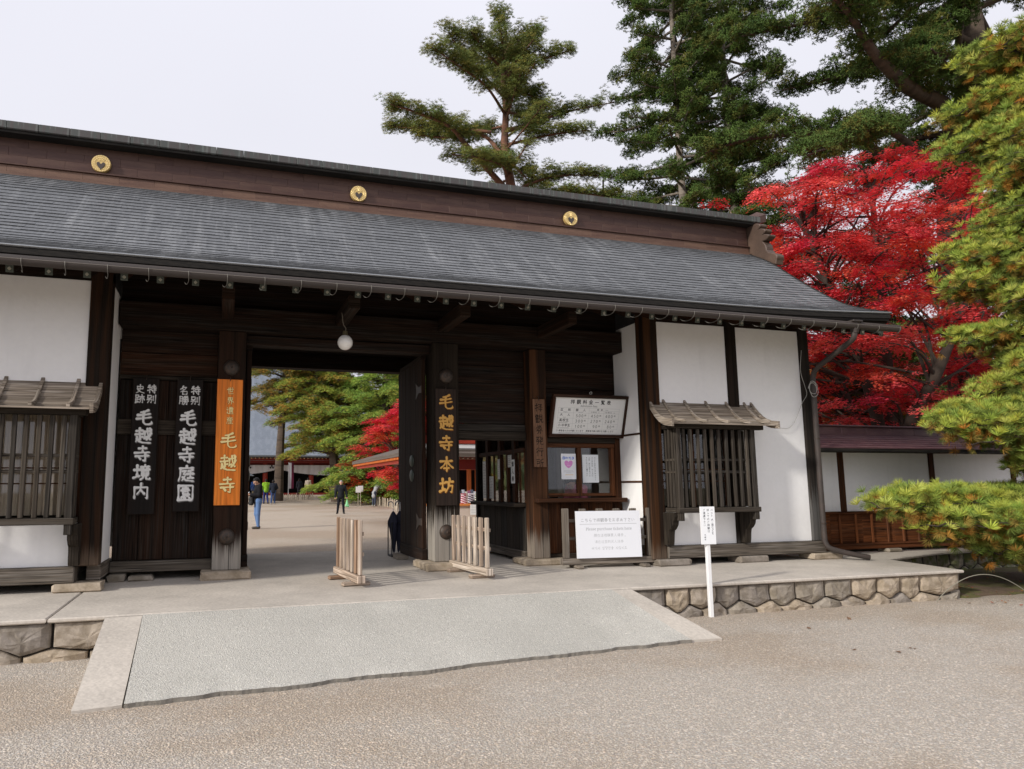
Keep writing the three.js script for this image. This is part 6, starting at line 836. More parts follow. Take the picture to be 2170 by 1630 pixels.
{ // shop with vermilion front, seen past the booth and past the open door
  const t = thing('shop_house', 'vermilion shop house with brown shingle roof behind the ticket booth', 'shop', null, [0, -0.1, 0]);
  const shg = mottled([0.085, 0.065, 0.05], [0.13, 0.105, 0.085], 541, 6, 6, 0.8);
  const b = new Bag(); const roofP = [[5.45, 2.36, -11.75], [14, 2.36, -11.75], [12, 2.98, -16], [7.4, 2.98, -16], [5.45, 2.36, -20.2], [14, 2.36, -20.2]];
  const lift = (p) => [p[0], p[1] + 0.13, p[2]]; const q = roofP.map(lift); b.quad(q[0], q[1], q[2], q[3]); b.tri(q[4], q[0], q[3]); b.quad(q[5], q[4], q[3], q[2]); b.tri(q[1], q[5], q[2]); b.quad(roofP[0], roofP[1], q[1], q[0]); b.quad(roofP[4], roofP[0], q[0], q[4]); part('roof', b.geo(), shg, t);
  const u = new Bag(); u.quad([5.45, 2.355, -11.75], [5.45, 2.355, -20.2], [14, 2.355, -20.2], [14, 2.355, -11.75]); part('eave_soffit', u.geo(), std({ color: new THREE.Color().setRGB(0.30, 0.03, 0.012), roughness: 0.6, side: THREE.DoubleSide }), t);
  for (let k = 0; k < 42; k++) beam('rafter_end', orange, t, 5.47, 5.75, 2.27, 2.35, -11.9 - k * 0.2, -11.82 - k * 0.2, 0.006); beam('eave_rail', red, t, 5.62, 5.7, 2.16, 2.262, -20, -11.9);
  for (let k = 0; k < 30; k++) beam('rafter_end', lin(0.2, 0.11, 0.07, 0.7), t, 5.9 + k * 0.16, 5.95 + k * 0.16, 2.29, 2.35, -12.1, -11.78, 0.004);
  beam('front_beam', red, t, 6.6, 13.5, 2.86, 3.15, -12.95, -12.62); beam('front_panel', white, t, 6.6, 13.5, 2.70, 2.855, -12.95, -12.66); beam('front_beam', shg, t, 6.2, 13.5, 2.47, 2.635, -12.75, -12.3); beam('valance', redDk, t, 6.2, 13.5, 1.98, 2.465, -12.66, -12.6);
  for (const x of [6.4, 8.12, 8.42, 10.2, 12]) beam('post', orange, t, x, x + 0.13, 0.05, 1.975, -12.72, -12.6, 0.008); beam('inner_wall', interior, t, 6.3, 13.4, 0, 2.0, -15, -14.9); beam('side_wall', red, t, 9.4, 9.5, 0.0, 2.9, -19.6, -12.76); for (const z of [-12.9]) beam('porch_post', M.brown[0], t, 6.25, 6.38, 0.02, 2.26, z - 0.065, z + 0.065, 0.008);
  beam('counter', lin(0.70, 0.24, 0.06, 0.5), t, 6.5, 10.4, 0.74, 0.81, -12.55, -11.95, 0.006); beam('counter_front', lin(0.62, 0.52, 0.44, 0.8), t, 6.55, 8.98, -0.02, 0.738, -12.5, -12.02, 0.006); beam('counter_leg', red, t, 8.99, 9.12, 0, 0.738, -12.5, -12.0, 0.006);
}
{ // goods on the shop counter
  const pal = [[0.6, 0.1, 0.16], [0.03, 0.03, 0.04], [0.55, 0.6, 0.68], [0.7, 0.68, 0.6], [0.35, 0.12, 0.22], [0.12, 0.14, 0.2], [0.7, 0.72, 0.75], [0.45, 0.06, 0.25]];
  for (let k = 0; k < 16; k++) { const c = pal[k % pal.length]; const o = thing('notebook', 'slim upright notebook in the back row on the shop counter', 'notebook', 'notebooks on the shop counter', [7.62 + k * 0.105, 0.712, -12.28]); beam('cover', lin(...c, 0.6), o, -0.045, 0.045, 0, 0.40 + 0.03 * (k % 3), -0.02, 0.02, 0.003); beam('pages', lin(0.75, 0.73, 0.68, 0.8), o, -0.038, 0.038, 0.008, 0.39, -0.0205 - 0.012, -0.0205, 0.001); }
  const stripe = (a, c2) => std({ map: canvasTex(64, 96, (x, W, H) => { x.fillStyle = c2; x.fillRect(0, 0, W, H); x.strokeStyle = a; x.lineWidth = 10; for (let i = -4; i < 8; i++) { x.beginPath(); x.moveTo(-10, i * 24); x.lineTo(80, i * 24 + 60); x.stroke(); } }), roughness: 0.7 });
  [['#a01838', '#e6d6da', 'small pouch with crimson diagonal stripes on the shop counter'], ['#2a2630', '#cfc8d0', 'small pouch with black diagonal stripes on the shop counter'], ['#34402c', '#d8d8cc', 'small pouch with olive diagonal stripes on the shop counter'], ['#e3dfd8', '#f0eeea', 'small plain white pouch on the shop counter'], ['#ece6cc', '#f2efe2', 'small cream pouch on the shop counter']].forEach(([a, c, l], k) => { const o = thing('gift_pouch', l, 'pouch', null, [7.78 + k * 0.25, 0.712, -12.08]); part('pouch', new THREE.CylinderGeometry(0.10, 0.115, 0.30, 16, 1).scale(1, 1, 0.35).translate(0, 0.15, 0), stripe(a, c), o); part('flap', cbox(0.19, 0.05, 0.08, 0.01), stripe(a, c), o, [0, 0.315, 0]); });
  const pr = (W, H, c, n) => { c.fillStyle = '#e9e9e6'; c.fillRect(0, 0, W, H); c.strokeStyle = '#77797c'; c.lineWidth = 3; for (let i = 0; i < n; i++) { c.setLineDash([7, 4]); c.beginPath(); c.moveTo(W * 0.1, H * (0.15 + 0.8 * i / n)); c.lineTo(W * 0.85, H * (0.15 + 0.8 * i / n)); c.stroke(); } c.setLineDash([]); };
  sheetNotice('price_sheet', 'white price sheet hanging from the front of the shop counter', 0.42, 0.34, [8.16, 0.34, -11.93], 0, (c, W, H) => pr(W, H, c, 5), 120); sheetNotice('price_sheet', 'white sheet standing behind the notebooks on the shop counter', 0.42, 0.32, [8.62, 1.12, -12.42], 0, (c, W, H) => pr(W, H, c, 5), 120);
}
// umbrella stand behind the open door
{
  const t = thing('umbrella_stand', 'black metal umbrella rack behind the open gate door', 'umbrella stand', null, [3.18, 0.002, -2.85]); const fr = [];
  for (const [x, z] of [[-0.15, 0.1], [0.15, 0.1], [-0.15, -0.2], [0.15, -0.2]]) part('leg', tubeGeo([[x, 0, z], [x, 0.62, z]], 0.011, 6), black, t); part('top_frame', merge([[[-0.15, 0.62, 0.1], [0.15, 0.62, 0.1]], [[-0.15, 0.62, -0.2], [0.15, 0.62, -0.2]], [[-0.15, 0.62, 0.1], [-0.15, 0.62, -0.2]], [[0.15, 0.62, 0.1], [0.15, 0.62, -0.2]]].map((p) => tubeGeo(p, 0.01, 6))), black, t); beam('tray', black, t, -0.16, 0.16, 0.0, 0.03, -0.21, 0.11, 0.004);
  const prof = [[0.004, 0.03], [0.02, 0.06], [0.05, 0.3], [0.085, 0.55], [0.10, 0.62], [0.05, 0.74], [0.022, 0.79], [0.014, 0.80]].map(([r, y]) => new THREE.Vector2(r, y));
  [[-0.09, 0.03, 'dark navy rolled umbrella at the outer corner of the rack', 0.02], [0.01, -0.03, 'dark navy rolled umbrella in the middle of the rack', -0.03], [0.1, -0.09, 'dark navy rolled umbrella farthest into the rack', 0.04]].forEach(([x, z, l, a]) => { const o = thing('umbrella', l, 'umbrella', null, [3.18 + x, 0.036, -2.85 + z]); o.rotation.z = a; const g = new THREE.LatheGeometry(prof, 14), p = g.attributes.position; for (let i = 0; i < p.count; i++) { const an = Math.atan2(p.getZ(i), p.getX(i)), k = 1 + 0.22 * Math.cos(an * 4 + p.getY(i) * 2); p.setX(i, p.getX(i) * k); p.setZ(i, p.getZ(i) * k); } g.computeVertexNormals(); part('canopy', g, lin(0.010, 0.011, 0.028, 0.7), o); part('shaft', tubeGeo([[0, -0.02, 0], [0, 0.90, 0]], 0.006, 6), lin(0.4, 0.4, 0.42, 0.3, 0.8), o); const h = []; for (let i = 0; i <= 12; i++) { const an = i / 12 * Math.PI; h.push([-0.045 + 0.045 * Math.cos(an), 0.93 + 0.05 * Math.sin(an), 0]); } part('handle', tubeGeo([[0, 0.88, 0], ...h, [-0.09, 0.90, 0]], 0.010, 7), lin(0.55, 0.56, 0.58, 0.25, 0.6), o); });
}
// stake fence round the garden, small signs, banner, lantern shelter, boundary stones
{
  const sm = [lin(0.36, 0.30, 0.22, 0.8), lin(0.44, 0.38, 0.29, 0.8), lin(0.28, 0.235, 0.175, 0.8)]; let k = 0;
  for (let i = 0; i < 26; i++) { const u = i / 25, x = lerp(10.2, 9.1, u) + 0.6 * Math.sin(u * 3), z = lerp(-37.5, -27, u), h = rr(0.42, 0.62), g = tubeGeo([[0, -0.05, 0], [rr(-0.03, 0.03), h, rr(-0.03, 0.03)]], [0.05, 0.045], 7); const o = part('fence_stake', g, pick(sm), null, [x, courtH(x, z), z]); tag(o, 'short split log stake in the row edging the maple garden', 'stake', 'log stakes edging the maple garden'); }
  for (let i = 0; i < 16; i++) { const x = 4.6 + i * 0.17, z = -47.5 - 0.02 * i, h = rr(0.4, 0.55); const o = part('edge_stake', tubeGeo([[0, -0.05, 0], [rr(-0.03, 0.03), h, 0]], [0.055, 0.045], 7), pick(sm), null, [x, courtH(x, z), z]); tag(o, 'short pale stake in the row at the foot of the courtyard pine', 'stake', 'pale stakes at the foot of the pine'); }
  const bn = thing('banner', 'tall white and purple banner on a pole before the temple hall', 'banner', null, [5.35, courtH(5.3, -50), -50]); part('pole', tubeGeo([[0, 0, 0], [0, 3.1, 0]], 0.025, 8), white, bn); { const g = new THREE.PlaneGeometry(0.42, 2.2, 6, 10), p = g.attributes.position; for (let i = 0; i < p.count; i++) p.setZ(i, 0.05 * Math.sin(p.getX(i) * 9 + p.getY(i) * 2)); g.computeVertexNormals(); part('cloth', g, std({ side: THREE.DoubleSide, roughness: 0.9, map: canvasTex(64, 256, (c) => { c.fillStyle = '#d9d5da'; c.fillRect(0, 0, 64, 256); c.fillStyle = '#6a1f3c'; c.fillRect(34, 0, 30, 256); }) }), bn, [0.23, 1.95, 0]); }
  const ls = thing('incense_shelter', 'small roofed incense stand in front of the temple hall', 'shelter', null, [1.1, courtH(1.1, -42), -42]); for (const [x, z] of [[-0.6, 0.6], [0.6, 0.6], [-0.6, -0.6], [0.6, -0.6]]) beam('post', M.brown[1], ls, x - 0.06, x + 0.06, 0, 2.0, z - 0.06, z + 0.06, 0.01); part('roof', new THREE.ConeGeometry(1.45, 0.62, 4, 1).rotateY(Math.PI / 4), lin(0.11, 0.125, 0.14, 0.6), ls, [0, 2.3, 0]); part('finial', new THREE.SphereGeometry(0.09, 12, 8), iron, ls, [0, 2.66, 0]); beam('box', lin(0.4, 0.12, 0.05, 0.6), ls, -0.45, 0.45, 0.7, 1.6, -0.45, 0.45, 0.02); beam('table', M.dark[0], ls, -0.55, 0.55, 0.55, 0.69, -0.55, 0.55, 0.02);
  for (const [x, z, y] of [[8.75, -36, 0.35], [8.95, -36.2, 0.4]]) { const o = thing('garden_notice', 'small white notice plate on a stick before the maple garden', 'notice', 'small notices before the maple garden', [x, courtH(x, z), z]); part('stick', tubeGeo([[0, 0, 0], [0, y + 0.8, 0]], 0.02, 6), sm[0], o); part('plate', cbox(0.34, 0.4, 0.03, 0.004), white, o, [0, y + 0.75, 0.03]); }
}
// wooded hill far beyond
{
  const hH = (x, z) => { const r = sstep(-95, -230, z); return -1 + r * (18 + 34 * sstep(-40, 190, x) + 16 * (noise2(x * 0.012 + 5, z * 0.014, 91, 3) - 0.5)); };
  struct('hill', sheet(-260, 420, -340, -92, 70, 34, hH, null, 9), lin(0.10, 0.105, 0.05, 0.95), 'wooded hill far behind the precinct');
  const bl = new THREE.IcosahedronGeometry(1, 2), p = bl.attributes.position; for (let i = 0; i < p.count; i++) { const v = new THREE.Vector3().fromBufferAttribute(p, i), k = 0.72 + 0.5 * vn(v.x * 3 + 7, v.y * 3 + v.z * 5, 0, 0, 5); p.setXYZ(i, v.x * k, v.y * k * 1.15, v.z * k); } bl.computeVertexNormals();
  const N = 5200, im = new THREE.InstancedMesh(bl, std({ color: 0xffffff, roughness: 0.95 }), N), m = new THREE.Matrix4(), q = new THREE.Quaternion(), c = new THREE.Color(), R = mulberry(55); const pal = [[0.11, 0.13, 0.045], [0.15, 0.155, 0.06], [0.20, 0.15, 0.05], [0.085, 0.11, 0.045], [0.22, 0.11, 0.04]];
  for (let k = 0; k < N; k++) { const x = lerp(-60, 330, R()), z = lerp(-95, -260, Math.pow(R(), 0.8)), s = 2.2 + 2.6 * R(); q.setFromAxisAngle(new THREE.Vector3(0, 1, 0), R() * 6); m.compose(new THREE.Vector3(x, hH(x, z) + s * 0.5, z), q, new THREE.Vector3(s, s * (0.8 + 0.5 * R()), s)); im.setMatrixAt(k, m); const a = pal[Math.floor(R() * pal.length)], b = 0.8 + 0.5 * R(); im.setColorAt(k, c.setRGB(a[0] * b, a[1] * b, a[2] * b)); }
  im.name = 'distant_wood'; im.castShadow = im.receiveShadow = true; tag(im, 'far-off mixed autumn wood covering the hill', 'wood', null, 'stuff'); scene.add(im);
}

// ---------------------------------------------------------------- trees
const V3 = (x, y, z) => new THREE.Vector3(x, y, z);
function bladeTuft(n, len, w, seed, { up = 0.2, flat = 1, curl = 0, jitter = 0.3, core = 0 } = {}) {   // thin blades from a centre
  const R = mulberry(seed), b = new Bag(), d = V3(0, 0, 0), s = V3(0, 0, 0);
  for (let i = 0; i < n; i++) {
    const y = 1 - 2 * (i + R()) / n, r = Math.sqrt(Math.max(0, 1 - y * y)), a = R() * 6.2832; d.set(r * Math.cos(a), y * flat + up, r * Math.sin(a)).normalize(); s.set(R() - 0.5, R() - 0.5, R() - 0.5).cross(d).normalize();
    const L = len * (1 - jitter * R()), A = d.clone().multiplyScalar(core * L), T = d.clone().multiplyScalar(L); T.y -= curl * L * r; const m = A.clone().lerp(T, 0.45); m.y += curl * L * 0.12;
    b.tri([A.x, A.y, A.z], [m.x + s.x * w, m.y + s.y * w, m.z + s.z * w], [T.x, T.y, T.z]); b.tri([A.x, A.y, A.z], [T.x, T.y, T.z], [m.x - s.x * w, m.y - s.y * w, m.z - s.z * w]);
  }
  return b.geo();
}
function leafClump(n, rad, leaf, seed, flat = 0.35) {                     // separate small pointed leaves
  const R = mulberry(seed), b = new Bag();
  for (let i = 0; i < n; i++) {
    const a = R() * 6.28, r = rad * Math.sqrt(R()), c = V3(r * Math.cos(a), (R() - 0.5) * 2 * rad * flat, r * Math.sin(a)), nrm = V3(R() - 0.5, 0.7 + R(), R() - 0.5).normalize(), u = V3(R() - 0.5, -0.25, R() - 0.5); u.addScaledVector(nrm, -u.dot(nrm)).normalize(); const v = nrm.clone().cross(u), l = leaf * (0.7 + 0.6 * R());
    const P = (x, y) => { const q = c.clone().addScaledVector(u, x * l).addScaledVector(v, y * l); return [q.x, q.y, q.z]; };
    b.tri(P(-0.4, 0), P(0.1, -0.16), P(0.75, 0)); b.tri(P(-0.4, 0), P(0.75, 0), P(0.1, 0.16)); b.tri(P(-0.35, 0), P(0.35, 0.55), P(0.08, 0.12)); b.tri(P(-0.35, 0), P(0.08, -0.12), P(0.35, -0.55)); b.tri(P(-0.35, 0), P(-0.15, 0.55), P(-0.02, 0.12)); b.tri(P(-0.35, 0), P(-0.02, -0.12), P(-0.15, -0.55));
  }
  return b.geo();
}
const leafMat = (rough = 0.75) => matte({ color: 0xffffff, roughness: rough, side: THREE.DoubleSide, specularIntensity: 0.25 });
const thinMat = new THREE.MeshPhysicalMaterial({ color: 0xffffff, roughness: 0.9, transmission: 0.42, specularIntensity: 0.3, thickness: 0, side: THREE.DoubleSide });
const needleMat = leafMat(0.8);
function crown(tree, name, geo, mat, items) {                              // items: {p, d, s, c}
  const im = new THREE.InstancedMesh(geo, mat, items.length), m = new THREE.Matrix4(), q = new THREE.Quaternion(), q2 = new THREE.Quaternion(), up = V3(0, 1, 0), c = new THREE.Color();
  items.forEach((it, i) => { q.setFromUnitVectors(up, it.d || up); q2.setFromAxisAngle(up, rnd() * 6.2832); q.multiply(q2); m.compose(it.p, q, V3(it.s, it.s * (it.sy || 1), it.s)); im.setMatrixAt(i, m); im.setColorAt(i, c.setRGB(...it.c)); });
  im.name = name; im.castShadow = im.receiveShadow = true; im.userData.kind = 'stuff'; tree.add(im); return im;
}
const bark = mottled([0.10, 0.072, 0.052], [0.055, 0.04, 0.03], 601, 10, 3, 0.95, 0, 0.02), barkRed = mottled([0.20, 0.095, 0.058], [0.12, 0.065, 0.045], 611, 8, 3, 0.95, 0, 0.02), barkPale = mottled([0.24, 0.205, 0.17], [0.15, 0.12, 0.095], 621, 14, 3, 0.95, 0, 0.02), barkDark = mottled([0.035, 0.026, 0.02], [0.055, 0.04, 0.03], 631, 8, 3, 0.95, 0, 0.02);
const vary = (p, k = 0.25) => { const b = 1 + (rnd() - 0.5) * 2 * k; return [p[0] * b * rr(0.92, 1.08), p[1] * b, p[2] * b * rr(0.9, 1.1)]; };
// grow twigs from a limb; each twig carries tufts
function growLimb(pts, r0, r1, o, items, twigs) {
  const c = curve(pts, Math.max(8, pts.length * 5)), n = c.length, rad = c.map((_, i) => lerp(r0, r1, i / (n - 1)));
  const L = c.reduce((s, p, i) => i ? s + p.distanceTo(c[i - 1]) : 0, 0), steps = Math.max(3, Math.round(L / o.step));
  for (let k = 0; k <= steps; k++) {
    const t = lerp(o.from ?? 0.3, 1, k / steps), i = Math.min(n - 2, Math.floor(t * (n - 1))), p = c[i].clone(), dir = c[i + 1].clone().sub(c[i]).normalize();
    for (let j = 0; j < o.twigs; j++) {
      const a = rnd() * 6.2832, lat = V3(Math.cos(a), rr(o.rise[0], o.rise[1]), Math.sin(a)), d = dir.clone().multiplyScalar(rr(0.2, 0.8)).add(lat).normalize(), len = o.len * rr(0.5, 1) * (1 - 0.35 * t), e = p.clone().addScaledVector(d, len); e.y -= (o.droop || 0) * len * len;
      if (twigs && o.twigR) twigs.push(tubeGeo([p, p.clone().lerp(e, 0.5).add(V3(0, 0.08 * len, 0)), e], [o.twigR, o.twigR * 0.7, o.twigR * 0.3], 4, false));
      const m = Math.max(1, Math.round(len / o.gap)); for (let q = 0; q < m; q++) { const f = lerp(o.bare ?? 0.35, 1, (q + rnd()) / m), pp = p.clone().lerp(e, f); pp.y += 0.3 * 0.08 * len; pp.add(V3(rr(-1, 1), rr(-0.5, 0.5), rr(-1, 1)).multiplyScalar(o.fuzz)); items.push({ p: pp, d: V3(d.x * 0.5, 1 + d.y, d.z * 0.5).normalize(), s: o.size * rr(0.7, 1.2), sy: o.sy || 1, c: vary(pick(o.pal), 0.22) }); }
    }
  }
  return tubeGeo(c, rad, r0 > 0.15 ? 9 : 6);
}
// a clump of several small sprays
function clumpTuft(sub, n, len, w, seed, spread, opt) { const R = mulberry(seed), gs = []; for (let k = 0; k < sub; k++) { const y = 1 - 1.5 * (k + 0.5) / sub, r = Math.sqrt(Math.max(0, 1 - y * y)), a = k * 2.399 + R(), g = bladeTuft(n, len, w, seed + k * 3, opt); g.translate(r * Math.cos(a) * spread * (0.7 + 0.5 * R()), y * spread * 0.7, r * Math.sin(a) * spread * (0.7 + 0.5 * R())); gs.push(g); } return mergeGeometries(gs); }
const farTuft = clumpTuft(6, 15, 0.52, 0.022, 5, 0.62, { up: 0.7, flat: 0.55, jitter: 0.4 }), cedarTuft = clumpTuft(11, 15, 0.42, 0.034, 6, 0.66, { up: 0.35, flat: 0.8, curl: 0.2, jitter: 0.45 });
const pinePal = [[0.16, 0.20, 0.055], [0.20, 0.225, 0.06], [0.13, 0.175, 0.055], [0.25, 0.235, 0.06], [0.18, 0.20, 0.05]], cedarPal = [[0.085, 0.135, 0.032], [0.105, 0.16, 0.038], [0.065, 0.105, 0.028], [0.145, 0.155, 0.038], [0.09, 0.145, 0.036]];
// tall red pine rising behind the roof
{
  const t = thing('red_pine', 'tall lone pine with reddish limbs rising behind the roof ridge', 'pine tree'), items = [], tw = [];
  const T = [[13.4, -0.3], [13.2, 6], [13.5, 12], [13.3, 16.0], [13.0, 17.9], [13.1, 20.1], [13.0, 21.8], [13.2, 24.1], [13.1, 25.1]];
  part('trunk', tubeGeo(curve(T.map(([x, y]) => [x, y, -20]), 50), Array.from({ length: 51 }, (_, i) => lerp(0.36, 0.04, i / 50)), 10), barkRed, t);
  const L = [[[12.9, 16.0], [10.8, 17.4], [9.7, 18.0], [7.8, 18.2], [6.6, 18.1]], [[12.9, 17.6], [12.1, 19.0], [10.3, 18.9], [8.9, 19.1]], [[13.1, 19.0], [14.2, 19.2], [15.6, 19.8], [18.8, 20.8]], [[13.1, 19.8], [13.6, 21.9], [14.0, 23.3], [14.3, 24.6]], [[13.0, 20.8], [11.5, 21.5], [10.3, 22.1], [9.6, 22.6]], [[13.1, 19.8], [11.6, 20.5], [10.0, 20.7], [8.4, 20.9]], [[13.1, 20.0], [14.6, 20.6], [16.0, 21.7]], [[13.0, 18.2], [14.8, 18.4], [16.6, 18.5]], [[13.3, 15.8], [15.1, 16.4], [17.9, 16.5]], [[12.3, 18.8], [10.3, 19.3], [8.6, 19.4], [7.5, 19.7]], [[13.1, 23.2], [12.7, 24.2], [12.5, 25.0]], [[13.9, 23.2], [14.7, 24.6], [15.4, 25.3]], [[13.1, 21.9], [14.4, 22.3], [15.7, 22.6]], [[13.05, 21.3], [14.6, 21.8], [15.8, 22.0]], [[13.1, 22.9], [12.0, 23.2], [11.1, 23.4]], [[13.1, 22.2], [11.6, 22.5], [10.7, 22.8]], [[13.1, 17.5], [14.5, 17.4], [15.5, 17.2]], [[13.1, 16.6], [12.2, 16.4], [10.3, 16.1]], [[13.1, 17.3], [11.5, 16.9], [9.8, 16.7]], [[13.2, 15.4], [11.4, 15.5], [10.0, 15.6]], [[13.2, 15.2], [15.5, 15.6], [19.0, 15.4]]];
  L.forEach((l, k) => { const dz = [2.2, -1.8, 1.2, -1, 1.5, 2.6, -1.6, 2, 1.6, -2.4, 0.6, -0.8, 1.8, -1.6, -1.4, 1.6, -2, 2.4, 1.2, -2, 1.6][k]; part('limb', growLimb(l.map(([x, y], i) => V3(x, y, -20 + dz * Math.pow(i / (l.length - 1), 0.8))), [0.16, 0.13, 0.13, 0.12][k] || 0.085, 0.02, { step: 0.27, twigs: 3, len: 1.15, rise: [-0.1, 0.55], gap: 0.165, fuzz: 0.18, size: 0.34, sy: 0.85, twigR: 0.013, from: 0.28, bare: 0.25, pal: pinePal }, items, tw), barkRed, t); });
  for (let k = 0; k < 26; k++) { const y = rr(16, 23.8), a = (k % 2 ? 1 : -1) * rr(0.9, 2.2), l = rr(1.6, 3.2) * (1.2 - (y - 16) / 14); part('limb', growLimb([V3(13.1, y, -20), V3(13.1 + 0.5 * Math.cos(a) * l, y + 0.3, -20 + 0.5 * Math.sin(a) * l), V3(13.1 + Math.cos(a) * l, y + 0.7, -20 + Math.sin(a) * l)], 0.06, 0.02, { step: 0.34, twigs: 3, len: 0.9, rise: [-0.1, 0.5], gap: 0.2, fuzz: 0.12, size: 0.30, sy: 0.75, twigR: 0.012, from: 0.35, pal: pinePal }, items, tw), barkRed, t); }
  part('twigs', merge(tw), barkDark, t).userData.kind = 'stuff'; crown(t, 'crown', farTuft, needleMat, items);
}
// pair of cedars
function cedar(label, group, x, z, h, y0, reach, n, bk, r, dens = 1, seed = 1) {
  const t = thing('cedar_tree', label, 'cedar tree', group), items = [], tw = [];
  part('trunk', tubeGeo(curve([[x, -0.4, z], [x + 0.1, h * 0.3, z], [x - 0.1, h * 0.6, z], [x, h, z]], 40), Array.from({ length: 41 }, (_, i) => lerp(r, 0.05, Math.pow(i / 40, 0.9))), 10), bk, t);
  for (let k = 0; k < n; k++) { const y = lerp(y0, h * 0.97, (k + rnd()) / n), a = k * 2.399 + rnd(), l = reach * rr(0.65, 1.1) * (1 - 0.55 * Math.pow((y - y0) / (h - y0), 1.5)), sag = rr(-0.05, 0.28); const P = (f, dy) => V3(x + Math.cos(a) * l * f, y + dy, z + Math.sin(a) * l * f); part('limb', growLimb([P(0, 0), P(0.4, -sag * l * 0.3), P(0.75, -sag * l * 0.35), P(1, -sag * l * 0.1)], 0.07, 0.015, { step: 0.42 / dens, twigs: 2, len: 0.75, rise: [-0.4, 0.5], gap: 0.22, fuzz: 0.2, size: 0.34, twigR: 0.014, from: 0.35, bare: 0.4, pal: cedarPal }, items, tw), bk, t); }
  part('twigs', merge(tw), bk, t).userData.kind = 'stuff'; crown(t, 'crown', cedarTuft, needleMat, items); return t;
}
cedar('tall cedar with a pale bare trunk, the nearer of two to the lone pine', null, 19.6, -15.2, 31, 7, 4.1, 120, barkPale, 0.30, 1.25);
cedar('tall cedar with a pale bare trunk, between its twin and the great spreading cedar', null, 22.2, -15.0, 33, 7, 4.1, 120, barkPale, 0.34, 1.25);
cedar('small dark cedar showing just above the ridge between pine and cedars', null, 21.0, -24, 19.2, 9, 2.8, 34, barkDark, 0.2);
// great cedar with sweeping limbs
{
  const t = thing('great_cedar', 'massive old cedar with thick sweeping limbs above the red maple', 'cedar tree'), items = [], tw = [];
  const tr = [[25.7, -0.5], [25.8, 5], [25.9, 10.4], [26.4, 14.1], [27.5, 16.6], [27.8, 18.5], [27.9, 20.4], [28.0, 23], [28.2, 27]];
  part('trunk', tubeGeo(curve(tr.map(([x, y]) => [x, y, -8]), 40), Array.from({ length: 41 }, (_, i) => lerp(0.78, 0.2, i / 40)), 12), bark, t);
  part('trunk', tubeGeo(curve([[25.9, 9, -8.2], [27.6, 12.5, -8.6], [29.4, 16, -8.8], [30.3, 19.3, -9], [29.7, 21, -9], [29.2, 25, -9]], 30), Array.from({ length: 31 }, (_, i) => lerp(0.5, 0.15, i / 30)), 10), bark, t);
  const L = [[[26.3, 14.2], [25.2, 15.0], [22.7, 15.1], [20.5, 15.6], [18.9, 16.3], [17.3, 16.4]], [[26.0, 12.4], [24.2, 13.2], [21.9, 14.3], [20.6, 14.4], [18.4, 14.1], [16.9, 13.6]], [[26.6, 16.0], [25.8, 16.1], [24.2, 15.7], [22.1, 15.6]], [[27.4, 18.0], [25.1, 17.7], [23.2, 17.4], [20.9, 16.9]], [[27.7, 18.5], [25.2, 18.3], [24.0, 17.2], [23.0, 16.4]], [[27.7, 19.6], [25.4, 19.5], [21.7, 18.4], [18.9, 17.1], [17.1, 17.0]], [[28.0, 21.0], [24.7, 20.1], [21.1, 18.9], [18.4, 18.2]], [[26.0, 12.6], [22.2, 13.9], [20.8, 13.3], [19.1, 12.4], [17.2, 11.5]], [[26.4, 14.6], [25.1, 14.5], [23.5, 13.4], [21.8, 13.1]], [[28.1, 22.2], [25, 21.6], [22, 20.6], [19.5, 20.2]], [[28.0, 20], [30, 20.6], [32.5, 20.2]], [[27.6, 17], [30.2, 17.6], [33, 17.0]], [[26.2, 13.2], [28.4, 14.2], [31.5, 13.6]], [[28.1, 24], [25.5, 23.4], [22.5, 22.4]], [[28.1, 25], [30, 24.6], [33, 24]], [[26.3, 13.6], [25.4, 12.7], [24.2, 12.0], [22.6, 11.6]]];
  L.forEach((l, k) => { const dz = [2.8, -2.4, 2.4, -2.6, 1.6, 3.2, -1.8, 1.8, -2.8, 1.5, 2, -2, 2.4, -1.6, 2, 2.2][k]; part('limb', growLimb(l.map(([x, y], i) => V3(x, y, -8 + dz * i / (l.length - 1))), [0.36, 0.2][k] || 0.15, 0.03, { step: 0.34, twigs: 3, len: 1.35, rise: [-0.25, 0.75], gap: 0.27, fuzz: 0.22, size: 0.34, twigR: 0.02, from: k < 2 ? 0.3 : 0.22, bare: 0.35, pal: cedarPal }, items, tw), bark, t); });
  for (let k = 0; k < 18; k++) { const y = rr(12.5, 23), a = (k % 2 ? 1 : -1) * rr(0.6, 2.4), l = rr(3, 5), bx = 27.0; const P = (f, dy) => V3(bx + Math.cos(a) * l * f * (Math.cos(a) > 0 ? 1 : 1.2), y + dy, -8 + Math.sin(a) * l * f); part('limb', growLimb([P(0, 0), P(0.4, 0.3), P(0.75, 0.2), P(1, 0.3)], 0.13, 0.03, { step: 0.45, twigs: 3, len: 1.1, rise: [-0.25, 0.7], gap: 0.3, fuzz: 0.22, size: 0.34, twigR: 0.02, from: 0.3, pal: cedarPal }, items, tw), bark, t); }
  part('twigs', merge(tw), bark, t).userData.kind = 'stuff'; crown(t, 'crown', cedarTuft, needleMat, items);
}
